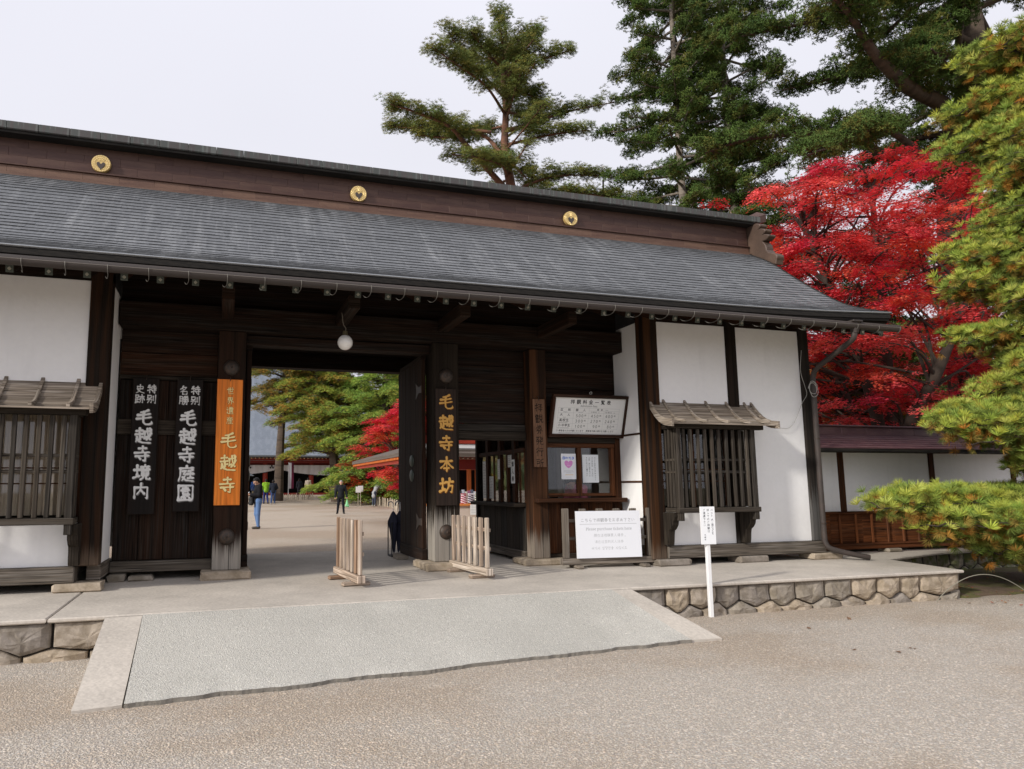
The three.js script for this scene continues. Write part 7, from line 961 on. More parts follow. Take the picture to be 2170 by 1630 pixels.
// maples: forked stems, horizontal sprays of small leaves
const mapleLeaf = [leafClump(12, 0.17, 0.062, 71), leafClump(12, 0.17, 0.062, 72, 0.5)];
function maple(name, label, o) {
  const t = thing(name, label, 'maple tree', o.group), items = [], tw = [], base = V3(...o.base);
  const forks = o.stems.map((s) => { const pts = s.map((p) => V3(...p)); part('trunk', tubeGeo(curve(pts, 24), Array.from({ length: 25 }, (_, i) => lerp(o.r, o.r * 0.28, i / 24)), 9), o.bark || barkDark, t); return curve(pts, 24); });
  const limbs = [];
  for (let k = 0; k < o.pads; k++) {
    let c; for (let tries = 0; tries < 40; tries++) { const u = V3(rr(-1, 1), rr(-1, 1), rr(-1, 1)), q = u.length(); if (q > 1 || q < 0.35) continue; c = V3(o.c[0] + u.x * o.rad[0], o.c[1] + u.y * o.rad[1], o.c[2] + u.z * o.rad[2]); if (!o.skip || !o.skip(c)) break; c = null; } if (!c) continue;
    let bd = 1e9; const cand = []; for (const f of forks) for (let i = 8; i < f.length; i++) { const d = f[i].distanceTo(c) + (f[i].y > c.y + 0.3 ? 2.5 : 0); cand.push([d, f[i]]); bd = Math.min(bd, d); } const best = pick(cand.filter((q) => q[0] < bd * 1.35 + 0.15))[1];
    const mid = best.clone().lerp(c, 0.55).add(V3(rr(-0.3, 0.3), rr(0, 0.5), rr(-0.3, 0.3))); const lc = curve([best, mid, c], 10); limbs.push(tubeGeo(lc, lc.map((_, i) => lerp(0.036, 0.008, i / 10) * Math.min(1.2, o.r / 0.2)), 5, false));
    const pr = rr(o.pr[0], o.pr[1]), tone = pick(o.pal), sl = V3(rr(-0.25, 0.25), 1, rr(-0.25, 0.25)).normalize(), n = Math.round(o.dens * pr * pr);
    for (let j = 0; j < 4; j++) { const a = rnd() * 6.28; tw.push(tubeGeo([c, c.clone().add(V3(Math.cos(a) * pr * 0.5, 0.05, Math.sin(a) * pr * 0.5)), c.clone().add(V3(Math.cos(a + 0.3) * pr, -0.05, Math.sin(a + 0.3) * pr))], [0.012, 0.009, 0.004], 4, false)); }
    for (let j = 0; j < n; j++) { const a = rnd() * 6.28, r = pr * Math.pow(rnd(), 0.6) * (0.75 + 0.35 * Math.sin(a * 3 + k)), x = Math.cos(a) * r, z = Math.sin(a) * r; const y = -(sl.x * x + sl.z * z) - 0.22 * (r / pr) * (r / pr) * pr + rr(-0.11, 0.11); items.push({ p: V3(c.x + x, c.y + y, c.z + z), d: V3(sl.x + 0.4 * Math.cos(a) * r / pr, 1, sl.z + 0.4 * Math.sin(a) * r / pr).normalize(), s: (o.size || 1) * rr(0.8, 1.25), c: vary(rnd() < 0.8 ? tone : pick(o.pal), 0.18) }); }
  }
  part('limbs', merge(limbs), o.bark || barkDark, t).userData.kind = 'stuff'; part('twigs', merge(tw), barkDark, t).userData.kind = 'stuff';
  const h = items.length >> 1; crown(t, 'crown', mapleLeaf[0], thinMat, items.slice(0, h)); crown(t, 'crown', mapleLeaf[1], thinMat, items.slice(h)); return t;
}
const redPal = [[0.85, 0.085, 0.10], [0.74, 0.055, 0.075], [0.90, 0.14, 0.13], [0.72, 0.042, 0.095], [0.80, 0.10, 0.095], [0.86, 0.15, 0.08], [0.62, 0.055, 0.06]], orangePal = [[0.75, 0.14, 0.028], [0.68, 0.08, 0.028], [0.72, 0.21, 0.03], [0.60, 0.08, 0.03]];
maple('red_maple', 'large blazing red maple between the gatehouse gable and the near pine', { base: [18, -0.4, -5], r: 0.24, stems: [[[18, -0.5, -5], [17.8, 1.6, -5], [17.2, 3.6, -4.7], [16.4, 6, -4.8], [15.6, 8.6, -5]], [[18, -0.4, -5], [18.2, 2, -5.1], [18.7, 4.6, -5.4], [18.5, 7.5, -5.2], [18.2, 10, -5]], [[18.1, -0.4, -4.9], [18.9, 1.9, -4.8], [20.3, 4, -4.4], [21.4, 6.6, -4.6], [21.8, 9, -5]], [[18.0, 1.0, -5], [17.4, 2.6, -4.0], [17.2, 4.2, -2.8], [17.6, 6, -2.2]], [[18.0, 1.2, -5], [18.6, 3, -6.4], [19.4, 5.2, -7.8], [19.8, 7.4, -8]]], c: [18.8, 6.6, -5], rad: [5.7, 4.5, 3.8], pads: 350, pr: [0.42, 0.95], dens: 88, pal: redPal, skip: (c) => c.x < 14.4 && c.y < 5 || c.x + c.y < 19.2 && c.z > -3.4 || c.y < 3.4 && c.x > 20, bark: barkDark });
maple('red_maple', 'slim crimson maple with open twigs right behind the gatehouse gable', { base: [14.6, -0.4, -6.5], r: 0.13, stems: [[[14.9, -0.5, -6.6], [14.6, 3, -6.6], [14.9, 6, -6.4], [14.5, 8.6, -6.4]], [[14.7, 2, -6.6], [15.4, 5, -6.2], [15.8, 8, -6]], [[14.7, 3, -6.6], [13.8, 6, -6.8], [13.2, 8.2, -7]]], c: [14.6, 7.6, -6.6], rad: [2.2, 2.3, 1.8], pads: 34, pr: [0.4, 0.75], dens: 80, pal: [[0.72, 0.03, 0.075], [0.7, 0.045, 0.05], [0.8, 0.06, 0.05]], bark: barkPale });
maple('orange_maple', 'orange and russet maple low behind the wing wall', { base: [17.5, -0.4, -9], r: 0.2, stems: [[[17.5, -0.5, -9], [17.2, 1.4, -9], [15.6, 3.2, -8.8], [14.2, 4.6, -8.6]], [[17.5, -0.4, -9], [18, 2, -9.2], [19.2, 4.2, -9.6], [19.6, 5.6, -10]], [[17.4, 0.6, -9], [18.6, 2.4, -8], [20.6, 3.6, -7.4]]], c: [18.8, 3.7, -8.4], rad: [5.6, 2.7, 2.8], pads: 150, pr: [0.5, 0.95], dens: 80, pal: orangePal, bark: barkDark });
// clipped pine with layered pads, close on the right
{
  const t = thing('garden_pine', 'yellow-green layered garden pine hanging over the moss bed', 'pine tree'), up = [], low = [], tw = [];
  const near = bladeTuft(52, 0.145, 0.0034, 81, { up: 0.8, flat: 0.5, jitter: 0.25 });
  part('trunk', tubeGeo(curve([[14.9, -0.5, 0.9], [14.6, 1, 1.1], [15.1, 2.6, 1.2], [14.7, 4.4, 1.2], [15.1, 6.4, 1.1], [14.8, 8.4, 1.1], [14.9, 10, 1.1]], 40), Array.from({ length: 41 }, (_, i) => lerp(0.2, 0.05, i / 40)), 9), barkDark, t);
  const P = [[9.75, 0.92, 1.55], [10.35, 0.66, 1.95], [10.9, 1.0, 1.2], [11.0, 0.42, 1.6], [11.5, 0.7, 2.2], [11.6, 0.2, 1.9], [12.2, 0.0, 2.1], [11.3, 2.2, 1.5], [11.7, 1.95, 1.9], [12.0, 2.45, 1.3], [12.4, 1.6, 2.2]];
  const edge = (y) => { const T = [[2.4, 12.5], [3, 12.55], [4.5, 12.7], [5.3, 13.05], [6, 13.0], [7, 12.95], [8, 13.3], [9, 13.7], [10.4, 14.3]]; for (let i = 1; i < T.length; i++) if (y <= T[i][0]) return lerp(T[i - 1][1], T[i][1], (y - T[i - 1][0]) / (T[i][0] - T[i - 1][0])); return 14; };
  for (let y = 2.6; y < 9.8; y += 0.27) P.push([edge(y) + rr(-0.1, 0.55) + (rnd() < 0.25 ? 0.4 : 0), y + rr(-0.1, 0.1), rr(0.5, 2.9)]);
  P.forEach(([tx, ty, tz], k) => {
    const bx = 14.85, by = ty + rr(-0.1, 0.25), a = V3(bx, by, 1.1), e = V3(tx, ty, tz), mid = a.clone().lerp(e, 0.5).add(V3(0, rr(-0.15, 0.2), rr(-0.2, 0.25))); const c = curve([a, mid, e], 16); part('limb', tubeGeo(c, c.map((_, i) => lerp(0.055, 0.012, i / 16)), 6), barkDark, t);
    const L = a.distanceTo(e); const N = Math.round(L * 9);
    for (let i = 0; i <= N; i++) {
      const f = lerp(0.05, 1, i / N), q = c[Math.min(16, Math.floor(f * 16))], width = (0.25 + 0.62 * Math.sin(Math.min(1, (1 - f) * 1.5 + 0.12) * Math.PI * 0.5)) * (k < 2 ? 1 : 1.0);
      for (let j = 0; j < 2; j++) {
        const sgn = j ? 1 : -1, w = width * rr(0.55, 1.1), e2 = q.clone().add(V3(-0.35 * w, rr(-0.05, 0.12), sgn * w)); tw.push(tubeGeo([q, q.clone().lerp(e2, 0.5).add(V3(0, 0.03, 0)), e2], [0.012, 0.009, 0.005], 4, false));
        const m = Math.max(2, Math.round(w / 0.06)); for (let s = 0; s < m; s++) { const g = (s + rnd()) / m, pp = q.clone().lerp(e2, g).add(V3(rr(-0.1, 0.1), rr(-0.06, 0.24), rr(-0.1, 0.1))); up.push({ p: pp, d: V3(-0.45 + rr(-0.4, 0.4), 1, 0.35 * sgn + rr(-0.3, 0.5)).normalize(), s: rr(0.85, 1.3), c: vary(pick([[0.34, 0.40, 0.07], [0.44, 0.47, 0.10], [0.25, 0.33, 0.06], [0.39, 0.42, 0.065], [0.21, 0.28, 0.06]]), 0.2) }); if (rnd() < 0.55) low.push({ p: pp.clone().add(V3(rr(-0.05, 0.05), rr(-0.16, -0.05), rr(-0.05, 0.05))), d: V3(rr(-0.8, 0.3), rr(-0.5, 0.5), rr(-0.2, 0.9)).normalize(), s: rr(0.75, 1.15), c: vary(pick([[0.42, 0.19, 0.035], [0.32, 0.18, 0.04], [0.15, 0.19, 0.04], [0.24, 0.19, 0.045], [0.12, 0.16, 0.035]]), 0.25) }); }
      }
    }
  });
  part('twigs', merge(tw), barkDark, t).userData.kind = 'stuff'; crown(t, 'crown', near, needleMat, up); const lc = crown(t, 'old_needles', near, needleMat, low); lc.userData.label = 'older orange-brown needles under the pads';
}
// courtyard trees seen through the gate
function courtPine(label, x, z, h, lean, spread, n, pal, seed, y0 = 1.2) {
  const t = thing('courtyard_pine', label, 'pine tree'), items = [], tw = [], g = courtH(x, z), top = V3(x + lean, g + h, z); const tc = curve([[x, g - 0.3, z], [x + lean * 0.2, g + h * 0.3, z + 0.2], [x + lean * 0.75, g + h * 0.62, z], [top.x, top.y, z]], 30);
  part('trunk', tubeGeo(tc, tc.map((_, i) => lerp(0.42, 0.09, i / 30)), 9), bark, t);
  for (let k = 0; k < n; k++) { const f = lerp(y0 / h, 0.97, (k + rnd()) / n), p = tc[Math.floor(f * 30)].clone(), a = k * 2.399 + rnd() * 0.6, l = spread * rr(0.6, 1.1) * (1 - 0.5 * f * f), dr = rr(0.05, 0.35); const Q = (u, d) => V3(p.x + Math.cos(a) * l * u, Math.max(g + 0.35, p.y + d), p.z + Math.sin(a) * l * u); part('limb', growLimb([p, Q(0.4, 0.25), Q(0.75, 0.1 - dr * l * 0.2), Q(1, -dr * l * 0.42)], 0.09, 0.02, { step: 0.42, twigs: 3, len: 1.1, rise: [-0.2, 0.4], gap: 0.28, fuzz: 0.16, size: 0.50, sy: 0.7, twigR: 0.015, from: 0.22, pal }, items, tw), bark, t); }
  part('twigs', merge(tw), bark, t).userData.kind = 'stuff'; crown(t, 'crown', farTuft, needleMat, items);
}
const gp = [[0.24, 0.31, 0.055], [0.30, 0.35, 0.06], [0.17, 0.25, 0.05], [0.36, 0.31, 0.06], [0.40, 0.25, 0.05]], gp2 = [[0.22, 0.34, 0.06], [0.28, 0.39, 0.075], [0.16, 0.26, 0.055], [0.34, 0.37, 0.065]];
courtPine('large spreading green pine with a leaning trunk in the courtyard', 8.4, -43, 13.5, -2.0, 4.6, 58, gp, 1, 4.2);
courtPine('dense bright green pine in the courtyard beside the maple garden', 11.3, -39.5, 14.5, 0.2, 5.2, 84, gp2, 2, 0.5);
courtPine('tall green pine with its crown above the courtyard maples', 9.4, -51, 18, 0.3, 5.5, 50, gp, 6, 5);
courtPine('yellowing tall pine behind the leaning courtyard pine', 4.2, -46, 16, 0.5, 4.2, 40, [[0.24, 0.19, 0.045], [0.30, 0.18, 0.04], [0.15, 0.18, 0.045]], 3, 8);
courtPine('dark green pine at the edge of the garden deep in the courtyard', 16.5, -46, 15, -0.5, 6, 48, gp2, 4, 0.8);
courtPine('broad green pine left of the temple hall steps', -7.5, -46, 13, 0.5, 5, 28, gp, 5, 2);
maple('garden_maple', 'bright crimson maple beside the shop roof in the courtyard', { base: [11.6, 0, -33], r: 0.3, stems: [[[11.7, -0.2, -34], [11.2, 1.6, -34], [10.6, 3.4, -33.6], [9.8, 5, -33]], [[11.7, -0.2, -34], [12.2, 2, -34], [12.8, 4.5, -33.6], [13, 6.2, -33]], [[11.4, 1.2, -34], [11.8, 2.8, -32.4], [12, 4.2, -31]]], c: [11.9, 4.1, -33], rad: [3.7, 3.1, 3.2], pads: 105, pr: [0.6, 1.05], dens: 60, size: 1.5, pal: [[0.8, 0.05, 0.06], [0.82, 0.04, 0.10], [0.72, 0.08, 0.05], [0.7, 0.16, 0.04], [0.8, 0.045, 0.07]], bark: bark });
maple('garden_maple', 'russet maple shaded behind the crimson one in the courtyard', { base: [10.5, 0, -38], r: 0.2, stems: [[[10.6, 0, -39], [10.4, 1.5, -39], [9.8, 3, -39]], [[10.6, 0, -39], [11.4, 1.8, -39], [12, 3, -39]]], c: [10.8, 2.4, -39], rad: [3.2, 1.9, 2], pads: 46, pr: [0.6, 1.0], dens: 50, size: 1.5, pal: orangePal, bark: bark });
// trees closing the view on the far side and on the right
for (const [x, z, h, r, s, l] of [[26, -24, 15, 4, 1.3, 'dark evergreen standing in the deep shade behind the orange maple'], [34, -18, 16, 4.6, 1.3, 'dark evergreen far right behind the garden pine'], [29, -14, 9, 3.4, 1.2, 'low dark evergreen below the great cedar'], [24, -60, 17, 5, 1.5, 'tall evergreen closing the far end of the garden'], [13, -72, 18, 5, 1.5, 'tall evergreen beyond the temple hall roof end'], [33, -46, 18, 5.5, 1.5, 'broad evergreen at the back of the maple garden'], [23, -9.5, 7, 2.6, 1.1, 'small dark evergreen among the maple stems']]) cedarFill(x, z, h, r, s, l);
function cedarFill(x, z, h, reach, size, label) {
  const t = thing('evergreen_tree', label, 'evergreen tree'), items = []; const g = z < -30 ? courtH(x, z) : -0.5; part('trunk', tubeGeo([[x, g - 0.2, z], [x, g + h * 0.5, z], [x, g + h, z]], [0.3, 0.2, 0.05], 8), barkDark, t);
  for (let k = 0; k < 34; k++) { const y = lerp(0.10, 0.98, (k + rnd()) / 34) * h, a = k * 2.399, l = reach * rr(0.7, 1.1) * (1 - 0.6 * Math.pow(y / h, 1.6)); const P = (f, d) => V3(x + Math.cos(a) * l * f, g + y + d, z + Math.sin(a) * l * f); part('limb', growLimb([P(0, 0), P(0.5, 0), P(1, -0.2 * l * 0.4)], 0.07, 0.02, { step: 0.6, twigs: 3, len: 1.1, rise: [-0.3, 0.4], gap: 0.42, fuzz: 0.25, size: 0.5 * size, twigR: 0, from: 0.25, pal: cedarPal }, items, null), barkDark, t); }
  crown(t, 'crown', cedarTuft, needleMat, items);
}

// ---------------------------------------------------------------- people: tapered capsules joined smoothly, meshed by surface nets
function sdfGeo(prims, cell, k = 0.02) {
  const lo = [1e9, 1e9, 1e9], hi = [-1e9, -1e9, -1e9], pad = cell * 3 + k;
  for (const p of prims) for (let i = 0; i < 3; i++) { lo[i] = Math.min(lo[i], p.a[i] - p.ra, p.b[i] - p.rb); hi[i] = Math.max(hi[i], p.a[i] + p.ra, p.b[i] + p.rb); }
  const n = lo.map((v, i) => Math.ceil((hi[i] - v + 2 * pad) / cell) + 1), o = lo.map((v) => v - pad), F = new Float32Array(n[0] * n[1] * n[2]).fill(1);
  for (const p of prims) {
    const r = [0, 1, 2].map((i) => { const a = Math.min(p.a[i] - p.ra, p.b[i] - p.rb) - pad, b = Math.max(p.a[i] + p.ra, p.b[i] + p.rb) + pad; return [Math.max(0, Math.floor((a - o[i]) / cell)), Math.min(n[i] - 1, Math.ceil((b - o[i]) / cell))]; });
    const d = p.b.map((v, i) => v - p.a[i]), L2 = d[0] * d[0] + d[1] * d[1] + d[2] * d[2] || 1e-9, sx = p.s || [1, 1, 1];
    for (let z = r[2][0]; z <= r[2][1]; z++) for (let y = r[1][0]; y <= r[1][1]; y++) for (let x = r[0][0]; x <= r[0][1]; x++) {
      const q = [o[0] + x * cell - p.a[0], o[1] + y * cell - p.a[1], o[2] + z * cell - p.a[2]], t = clamp((q[0] * d[0] + q[1] * d[1] + q[2] * d[2]) / L2, 0, 1);
      const v = Math.hypot((q[0] - d[0] * t) / sx[0], (q[1] - d[1] * t) / sx[1], (q[2] - d[2] * t) / sx[2]) - lerp(p.ra, p.rb, t), i = x + n[0] * (y + n[1] * z), f = F[i], h = Math.max(0, k - Math.abs(f - v)) / k; F[i] = Math.min(f, v) - h * h * k * 0.25;
    }
  }
  const at = (x, y, z) => x + n[0] * (y + n[1] * z), vid = new Int32Array(F.length).fill(-1), pos = [], idx = [], C = [[0, 0, 0], [1, 0, 0], [0, 1, 0], [1, 1, 0], [0, 0, 1], [1, 0, 1], [0, 1, 1], [1, 1, 1]], E = [[0, 1], [2, 3], [4, 5], [6, 7], [0, 2], [1, 3], [4, 6], [5, 7], [0, 4], [1, 5], [2, 6], [3, 7]];
  for (let z = 0; z < n[2] - 1; z++) for (let y = 0; y < n[1] - 1; y++) for (let x = 0; x < n[0] - 1; x++) {
    const v = C.map((c) => F[at(x + c[0], y + c[1], z + c[2])]); let m = 0; for (let i = 0; i < 8; i++) if (v[i] < 0) m |= 1 << i; if (m === 0 || m === 255) continue;
    let s = [0, 0, 0], c = 0; for (const [a, b] of E) if ((v[a] < 0) !== (v[b] < 0)) { const t = v[a] / (v[a] - v[b]); for (let i = 0; i < 3; i++) s[i] += lerp(C[a][i], C[b][i], t); c++; }
    vid[at(x, y, z)] = pos.length / 3; pos.push(o[0] + (x + s[0] / c) * cell, o[1] + (y + s[1] / c) * cell, o[2] + (z + s[2] / c) * cell);
  }
  for (let z = 1; z < n[2] - 1; z++) for (let y = 1; y < n[1] - 1; y++) for (let x = 1; x < n[0] - 1; x++) {
    const f = F[at(x, y, z)] < 0; const quad = (a, b, c, d, flip) => { if (flip) idx.push(a, b, c, a, c, d); else idx.push(a, c, b, a, d, c); };
    if (f !== F[at(x + 1, y, z)] < 0) quad(vid[at(x, y - 1, z - 1)], vid[at(x, y, z - 1)], vid[at(x, y, z)], vid[at(x, y - 1, z)], f);
    if (f !== F[at(x, y + 1, z)] < 0) quad(vid[at(x - 1, y, z - 1)], vid[at(x - 1, y, z)], vid[at(x, y, z)], vid[at(x, y, z - 1)], f);
    if (f !== F[at(x, y, z + 1)] < 0) quad(vid[at(x - 1, y - 1, z)], vid[at(x, y - 1, z)], vid[at(x, y, z)], vid[at(x - 1, y, z)], f);
  }
  const g = new THREE.BufferGeometry(); g.setAttribute('position', new THREE.Float32BufferAttribute(pos, 3)); g.setIndex(idx); g.computeVertexNormals(); return g;
}
const cap = (a, b, ra, rb = ra, s) => ({ a, b, ra, rb, s });
const lp3 = (a, b, t) => [lerp(a[0], b[0], t), lerp(a[1], b[1], t), lerp(a[2], b[2], t)];
const add3 = (a, b) => [a[0] + b[0], a[1] + b[1], a[2] + b[2]];
// hand: palm and five bent fingers along dir f, palm normal n
function handPrims(w, f, n, curl, side) {
  const F = V3(...f).normalize(), N = V3(...n); N.addScaledVector(F, -N.dot(F)).normalize(); const S = F.clone().cross(N).multiplyScalar(side), W = V3(...w), P = (a, b, c) => { const q = W.clone().addScaledVector(F, a).addScaledVector(S, b).addScaledVector(N, c); return [q.x, q.y, q.z]; }, out = [cap(P(0.01, -0.018, 0), P(0.075, -0.028, 0), 0.017), cap(P(0.01, 0.0, 0), P(0.08, 0.0, 0), 0.017), cap(P(0.01, 0.018, 0), P(0.075, 0.026, 0), 0.017)];
  [[-0.032, 0.055], [-0.011, 0.07], [0.011, 0.075], [0.032, 0.066]].forEach(([b, l]) => { const c = curl; const k1 = P(0.08, b, 0), k2 = P(0.08 + l * 0.5 * Math.cos(c * 0.6), b, l * 0.5 * Math.sin(c * 0.6)), k3 = P(0.08 + l * (0.5 * Math.cos(c * 0.6) + 0.5 * Math.cos(c * 1.5)), b, l * (0.5 * Math.sin(c * 0.6) + 0.5 * Math.sin(c * 1.5))); out.push(cap(k1, k2, 0.0095, 0.0088), cap(k2, k3, 0.0088, 0.0075)); });
  out.push(cap(P(0.02, 0.03, 0.005), P(0.055, 0.058, 0.018), 0.012, 0.0105), cap(P(0.055, 0.058, 0.018), P(0.085, 0.056, 0.034), 0.0105, 0.009)); return out;
}
function person(label, pos, turn, o) {
  const t = thing('person', label, 'person', o.group, pos, turn); t.scale.setScalar((o.h || 1.72) / 1.72); const cell = o.cell || 0.012;
  const J = { hipL: [0.09, 0.92, 0], hipR: [-0.09, 0.92, 0], kneeL: [0.10, 0.50, 0.02], kneeR: [-0.10, 0.50, 0.02], ankL: [0.11, 0.085, -0.02], ankR: [-0.11, 0.085, -0.02], toeL: [0.13, 0.03, 0.16], toeR: [-0.13, 0.03, 0.16], waist: [0, 1.06, 0], chest: [0, 1.28, 0.0], neck: [0, 1.46, -0.01], head: [0, 1.60, 0.02], shL: [0.175, 1.40, -0.01], shR: [-0.175, 1.40, -0.01], elL: [0.235, 1.13, -0.02], elR: [-0.235, 1.13, -0.02], wrL: [0.245, 0.88, 0.04], wrR: [-0.245, 0.88, 0.04], look: [0, 0, 1], ...o.J };
  const lk = V3(...J.look).normalize(), rt = V3(0, 1, 0).cross(lk).normalize(), hu = lk.clone().cross(rt), H = (x, y, z) => { const q = V3(...J.head).addScaledVector(rt, x).addScaledVector(hu, y).addScaledVector(lk, z); return [q.x, q.y, q.z]; };
  const legs = (g) => [cap(J.hipL, J.kneeL, 0.086 + g, 0.058 + g), cap(J.kneeL, J.ankL, 0.056 + g, 0.040 + g), cap(J.hipR, J.kneeR, 0.086 + g, 0.058 + g), cap(J.kneeR, J.ankR, 0.056 + g, 0.040 + g)];
  const torso = (g) => [cap(lp3(J.hipL, J.hipR, 0.25), J.waist, 0.112 + g, 0.112 + g), cap(lp3(J.hipL, J.hipR, 0.75), J.waist, 0.112 + g, 0.112 + g), cap(J.waist, add3(J.chest, [0.05, 0, 0]), 0.115 + g, 0.118 + g), cap(J.waist, add3(J.chest, [-0.05, 0, 0]), 0.115 + g, 0.118 + g), cap(J.chest, lp3(J.chest, J.neck, 0.7), 0.118 + g, 0.075 + g), cap(lp3(J.chest, J.neck, 0.5), J.shL, 0.075 + g, 0.060 + g), cap(lp3(J.chest, J.neck, 0.5), J.shR, 0.075 + g, 0.060 + g)];
  const arms = (g) => [cap(J.shL, J.elL, 0.056 + g, 0.043 + g), cap(J.elL, J.wrL, 0.043 + g, 0.031 + g), cap(J.shR, J.elR, 0.056 + g, 0.043 + g), cap(J.elR, J.wrR, 0.043 + g, 0.031 + g)];
  const headP = [cap(H(0, 0.025, -0.015), H(0, 0.02, 0.015), 0.088, 0.086), cap(H(0, -0.03, 0.02), H(0, -0.075, 0.045), 0.066, 0.045), cap(H(0, 0.01, 0.095), H(0, -0.025, 0.112), 0.010, 0.014), cap(H(0.088, 0, -0.005), H(0.092, -0.035, 0), 0.016, 0.012, [0.6, 1, 1]), cap(H(-0.088, 0, -0.005), H(-0.092, -0.035, 0), 0.016, 0.012, [0.6, 1, 1]), cap(H(-0.02, -0.062, 0.088), H(0.02, -0.062, 0.088), 0.008)];
  const dir = (a, b) => [b[0] - a[0], b[1] - a[1], b[2] - a[2]];
  const skin = lin(...(o.skin || [0.48, 0.28, 0.19]), 0.6);
  const bodyG = sdfGeo([...legs(-0.012), ...torso(-0.014), ...arms(-0.008), cap(J.neck, H(0, -0.05, -0.01), 0.052, 0.052)], cell, 0.03), parts = [bodyG, sdfGeo([...headP, cap(H(0, -0.12, -0.02), H(0, -0.05, -0.01), 0.05, 0.05)], Math.min(cell, 0.008), 0.016)];
  if (o.hands !== false) for (const [w, e, s, f, n] of [[J.wrL, J.elL, 1, J.fL, J.nL], [J.wrR, J.elR, -1, J.fR, J.nR]]) parts.push(sdfGeo([...handPrims(w, f || dir(e, w), n || [0, 0, 1], o.curl ?? 0.7, s), cap(w, lp3(w, e, 0.15), 0.022, 0.026)], 0.0045, 0.006));
  part('body', mergeGeometries(parts), skin, t);
  if (o.cell === undefined || o.cell < 0.02) { const eye = lin(0.02, 0.015, 0.012, 0.3); for (const s of [-1, 1]) { const e = part('eye', new THREE.SphereGeometry(0.009, 8, 6), eye, t); e.position.set(...H(s * 0.032, 0.012, 0.086)); } }
  const cl = (c, r = 0.85) => Array.isArray(c) ? matte({ color: new THREE.Color().setRGB(...c), roughness: r }) : c;
  part('top', sdfGeo([...torso(o.bulk ?? 0.014), ...arms(o.bulk ?? 0.014), ...(o.hem ? [cap([J.waist[0], J.waist[1] - 0.05, J.waist[2]], add3(lp3(J.hipL, J.hipR, 0.5), [o.hem[0] || 0, -o.hem[1], o.hem[2] || 0]), 0.145, o.hem[3] || 0.165)] : []), ...(o.hood ? [cap(add3(J.neck, [-0.07, -0.01, -0.05]), add3(J.neck, [0.07, -0.01, -0.05]), 0.06)] : [cap(J.neck, add3(J.neck, [0, 0.02, 0]), 0.063)])], cell, 0.035), cl(o.top), t);
  part('trousers', sdfGeo([...legs(0.013), cap(J.hipL, J.hipR, 0.115), cap(lp3(J.hipL, J.hipR, 0.5), lp3(J.hipL, J.waist, 0.5), 0.115)], cell, 0.035), cl(o.legs), t);
  for (const [a, b] of [[J.ankL, J.toeL], [J.ankR, J.toeR]]) part('shoe', sdfGeo([cap([a[0], 0.05, a[2] - 0.035], [b[0], 0.037, b[2]], 0.046, 0.036, [1, 0.95, 1]), cap(a, [a[0], 0.05, a[2]], 0.046, 0.048)], Math.min(cell, 0.01), 0.02), cl(o.shoe || [0.06, 0.05, 0.045], 0.6), t);
  if (o.hair) part('hair', sdfGeo([cap(H(0, 0.045, -0.03), H(0, 0.05, 0.012), 0.088, 0.082), cap(H(0, 0.0, -0.05), H(0, -0.04 - (o.hairLen || 0), -0.055), 0.078, 0.06), cap(H(0.06, 0.03, 0.0), H(0.075, -0.005, -0.01), 0.036, 0.025), cap(H(-0.06, 0.03, 0.0), H(-0.075, -0.005, -0.01), 0.036, 0.025)], Math.min(cell, 0.01), 0.02), cl(o.hair, 0.5), t);
  return { t, J, H };
}
const jeans = std({ map: dtex(128, 256, (u, v) => { const f = fbm(u * 6, v * 5, 6, 5, 701, 4); return mul3(mix3([0.05, 0.10, 0.24], [0.17, 0.27, 0.46], sstep(0.35, 0.75, f)), 0.85 + 0.3 * hash(Math.floor(u * 128), Math.floor(v * 256), 3)); }), roughness: 0.9 });
const uvY = (m) => m;
